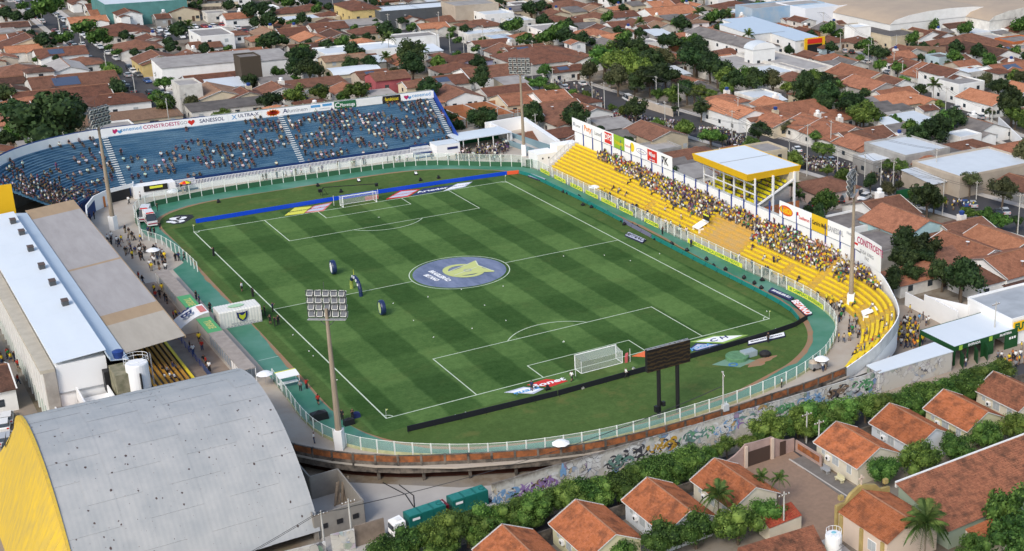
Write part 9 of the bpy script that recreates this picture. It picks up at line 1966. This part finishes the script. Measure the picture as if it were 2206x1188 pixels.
def crowd_obj(L_,name,label):
 V=[]; F=[]; Cc=[]; base=0; skin=(.2,.11,.075); rg=random.Random(3)
 for (pose,x,y,z,a,s,p) in L_:
  v,f,lab,_=GEO[pose]; c_,s_=math.cos(a),math.sin(a); k=rg.uniform(.92,1.05)
  X=v[:,0]*c_-v[:,1]*s_; Y=v[:,0]*s_+v[:,1]*c_; V.append(np.stack([X*k+x,Y*k+y,v[:,2]*k+z],1)); F+=[tuple(q+base for q in g) for g in f]; base+=len(v)
  sk=tuple(q*rg.uniform(.6,1.5) for q in skin); hr=rg.choice([(.03,.02,.015)]*4+[(.5,.5,.48),(.6,.45,.05),(.02,.02,.05)]); sc_=tuple(q*rg.uniform(.8,1.1) for q in SH[s]); pc=PANT[p]; sho=rg.random() <.25
  P=[sc_,pc,sk,hr,(.05,.05,.05),sk if sho else pc]; Cc+=[P[q] for q in lab]
 me=bpy.data.meshes.new(name); me.from_pydata(np.concatenate(V).tolist(),[],F); at=me.attributes.new('tint','FLOAT_COLOR','FACE'); at.data.foreach_set('color',np.concatenate([np.array(Cc),np.ones((len(Cc),1))],1).ravel().astype(np.float32))
 m=bpy.data.materials.new('crowd_clothing'); m.use_nodes=True; n=m.node_tree.nodes.new('ShaderNodeAttribute'); n.attribute_name='tint'; m.node_tree.links.new(n.outputs['Color'],m.node_tree.nodes['Principled BSDF'].inputs['Base Color']); m.node_tree.nodes['Principled BSDF'].inputs['Roughness'].default_value=.85; me.materials.append(m)
 o=link(name,me); tag(o,label,'crowd',kind='stuff'); return o
crowd_obj(ALL,'crowd','dense crowd of spectators filling terraces, ramp and the avenue beyond')
print('PEOPLE',len(PEOPLE),'CROWD',len(ALL),'HOUSES',len(HOUSES),'TREES',len(TREES),'CARS',len(CARS))
# ------------------------------------------------------------------ labels: say where each look-alike stands
LM=[('the teal warehouse',18,372),('the huge dark round tree',-45,128),('the long white hall',20,215),('the rose pink house',52,150),('the cream house with three windows',38,178),('the dark grey clad hall',110,330),('the yellow two storey house',88,350),('the brick ruin',58,122),('the broad red brown roof',112,215),('the white church',215,190),('the big clump of green trees',140,165),('the pale blue hall',240,170),('the tan warehouses',330,260),('the long cream building',262,185),('the very broad brown roof',275,125),('the large bright orange roof',165,70),('the hospitality box',66,2),('the wide beige building',140,5),('the aqua gable',90,-28),('the near bend',70,-48),('the car lot',30,312),('the upper left street',-9,230),('the crowded avenue',108,60),('the two storey white house',195,55),('the modern grey house',130,22),('the sales hall',78,-72),('the chapel',5,-118),('the driveway',5,-100),('the club building',-70,0),('the ramp',55,92),('the right hand street',195,90)]
LMP=[(n,pr(x,y,TG),(x,y)) for n,x,y in LM]
def cn(n):return ['','second ','third ','fourth ','fifth ','sixth ','seventh ','eighth ','ninth ','tenth '][n] if n<10 else '%dth ' % (n+1)
def world_xy(o):
 if 'cx' in o.keys():return o['cx'],o['cy']
 return o.location.x,o.location.y
def rel(o,town=True):
 x,y=world_xy(o); p=pr(x,y,o.location.z); best=min(LMP,key=lambda l:math.dist(l[2],(x,y))); dx,dy=p[0]-best[1][0],p[1]-best[1][1]
 if math.dist(best[2],(x,y)) <6:return 'beside '+best[0]
 if abs(dx) >2.2*abs(dy):return ('right of ' if dx>0 else 'left of ')+best[0]
 return ('below ' if dy>0 else 'above ')+best[0]
PEOPLE+=XTRA
autos=[o for o in TREES+HOUSES+CARS+POLES+globals().get('WALLS',[]) if o.get('auto')]
for o in autos:
 lb=o['label']
 if not any(k in lb for k in ('graffiti wall','upper left street','car lot','avenue','street','left edge','car park','orange roof')) or o in HOUSES:o['label'] =lb.replace(' parked in the town','')+' '+rel(o)
groups={}
for o in autos+PEOPLE:groups.setdefault(o['label'],[]).append(o)
for lb,L_ in groups.items():
 if len(L_) >1:
  L_.sort(key=lambda o:(world_xy(o)[0]-CO.x)**2+(world_xy(o)[1]-CO.y)**2)
  for i,o in enumerate(L_):o['label'] =lb+', '+cn(i)+'nearest the camera'
for o in autos+PEOPLE+TREES+HOUSES+CARS+POLES:
 for k in ('auto','cx','cy'):
  if k in o.keys():del o[k]
  # houses beyond the three hundred largest in view become one far-off mass
def dcam(o):return (o.location.x-CO.x)**2+(o.location.y-CO.y)**2+(o.location.z-CO.z)**2
HS=sorted([o for o in HOUSES if o['category'] =='house'],key=dcam)
FAR=HS[285:]
if FAR:
 acc=MB()
 for o in FAR:
  mw=Matrix.Translation(o.location) @ Matrix.Rotation(o.rotation_euler.z,4,'Z')
  for ch in list(o.children):
   me=ch.data; vs=[mw @ v.co for v in me.vertices]
   k=len(acc.v); acc.v+=[tuple(v) for v in vs]
   for p in me.polygons:acc.f.append(tuple(q+k for q in p.vertices)); acc.m.append(acc.mi(me.materials[p.material_index]))
   bpy.data.objects.remove(ch)
  bpy.data.objects.remove(o)
 o=acc.build('distant_houses'); tag(o,'dense mass of small distant houses at the top of the view','houses',kind='stuff')
TS=sorted([o for o in TREES if o.name.startswith('tree')],key=dcam)[298:]
if TS:
 lo={k:crown_mesh(900+i,420,.12,LEAFD if k=='d' else LEAF,.8,9) for i,k in enumerate('dg')}; V=[]; F=[]; off=0; mi=[]
 cache={k:(np.array([v.co[:] for v in m.vertices]),[tuple(p.vertices) for p in m.polygons]) for k,m in lo.items()}
 for o in TS:
  ch={c.name.split('.')[0]:c for c in o.children}; k='d' if 'dark' in o['label'] else 'g'; v,f=cache[k]; s_=ch['crown'].scale; V.append(v*np.array(s_[:])+np.array((o.location.x,o.location.y,o.location.z+ch['crown'].location.z))); F+=[tuple(q+off for q in g) for g in f]; mi+=[0 if k=='d' else 1]*len(f); off+=len(v)
  for c in list(o.children):bpy.data.objects.remove(c)
  bpy.data.objects.remove(o)
 me=bpy.data.meshes.new('distant_trees'); me.from_pydata(np.concatenate(V).tolist(),[],F); me.materials.append(LEAFD); me.materials.append(LEAF); me.polygons.foreach_set('material_index',mi); o=link('distant_trees',me); tag(o,'far scattered crowns of small trees among the distant roofs','trees',kind='stuff')
def clip_words(s):
 w=s.split(); w=w if len(w) <=16 else [q for q in w if q !='the']; return ' '.join(w[:16])
for o in list(SC.objects):
 if 'label' in o.keys():o['label'] =clip_words(o['label'])
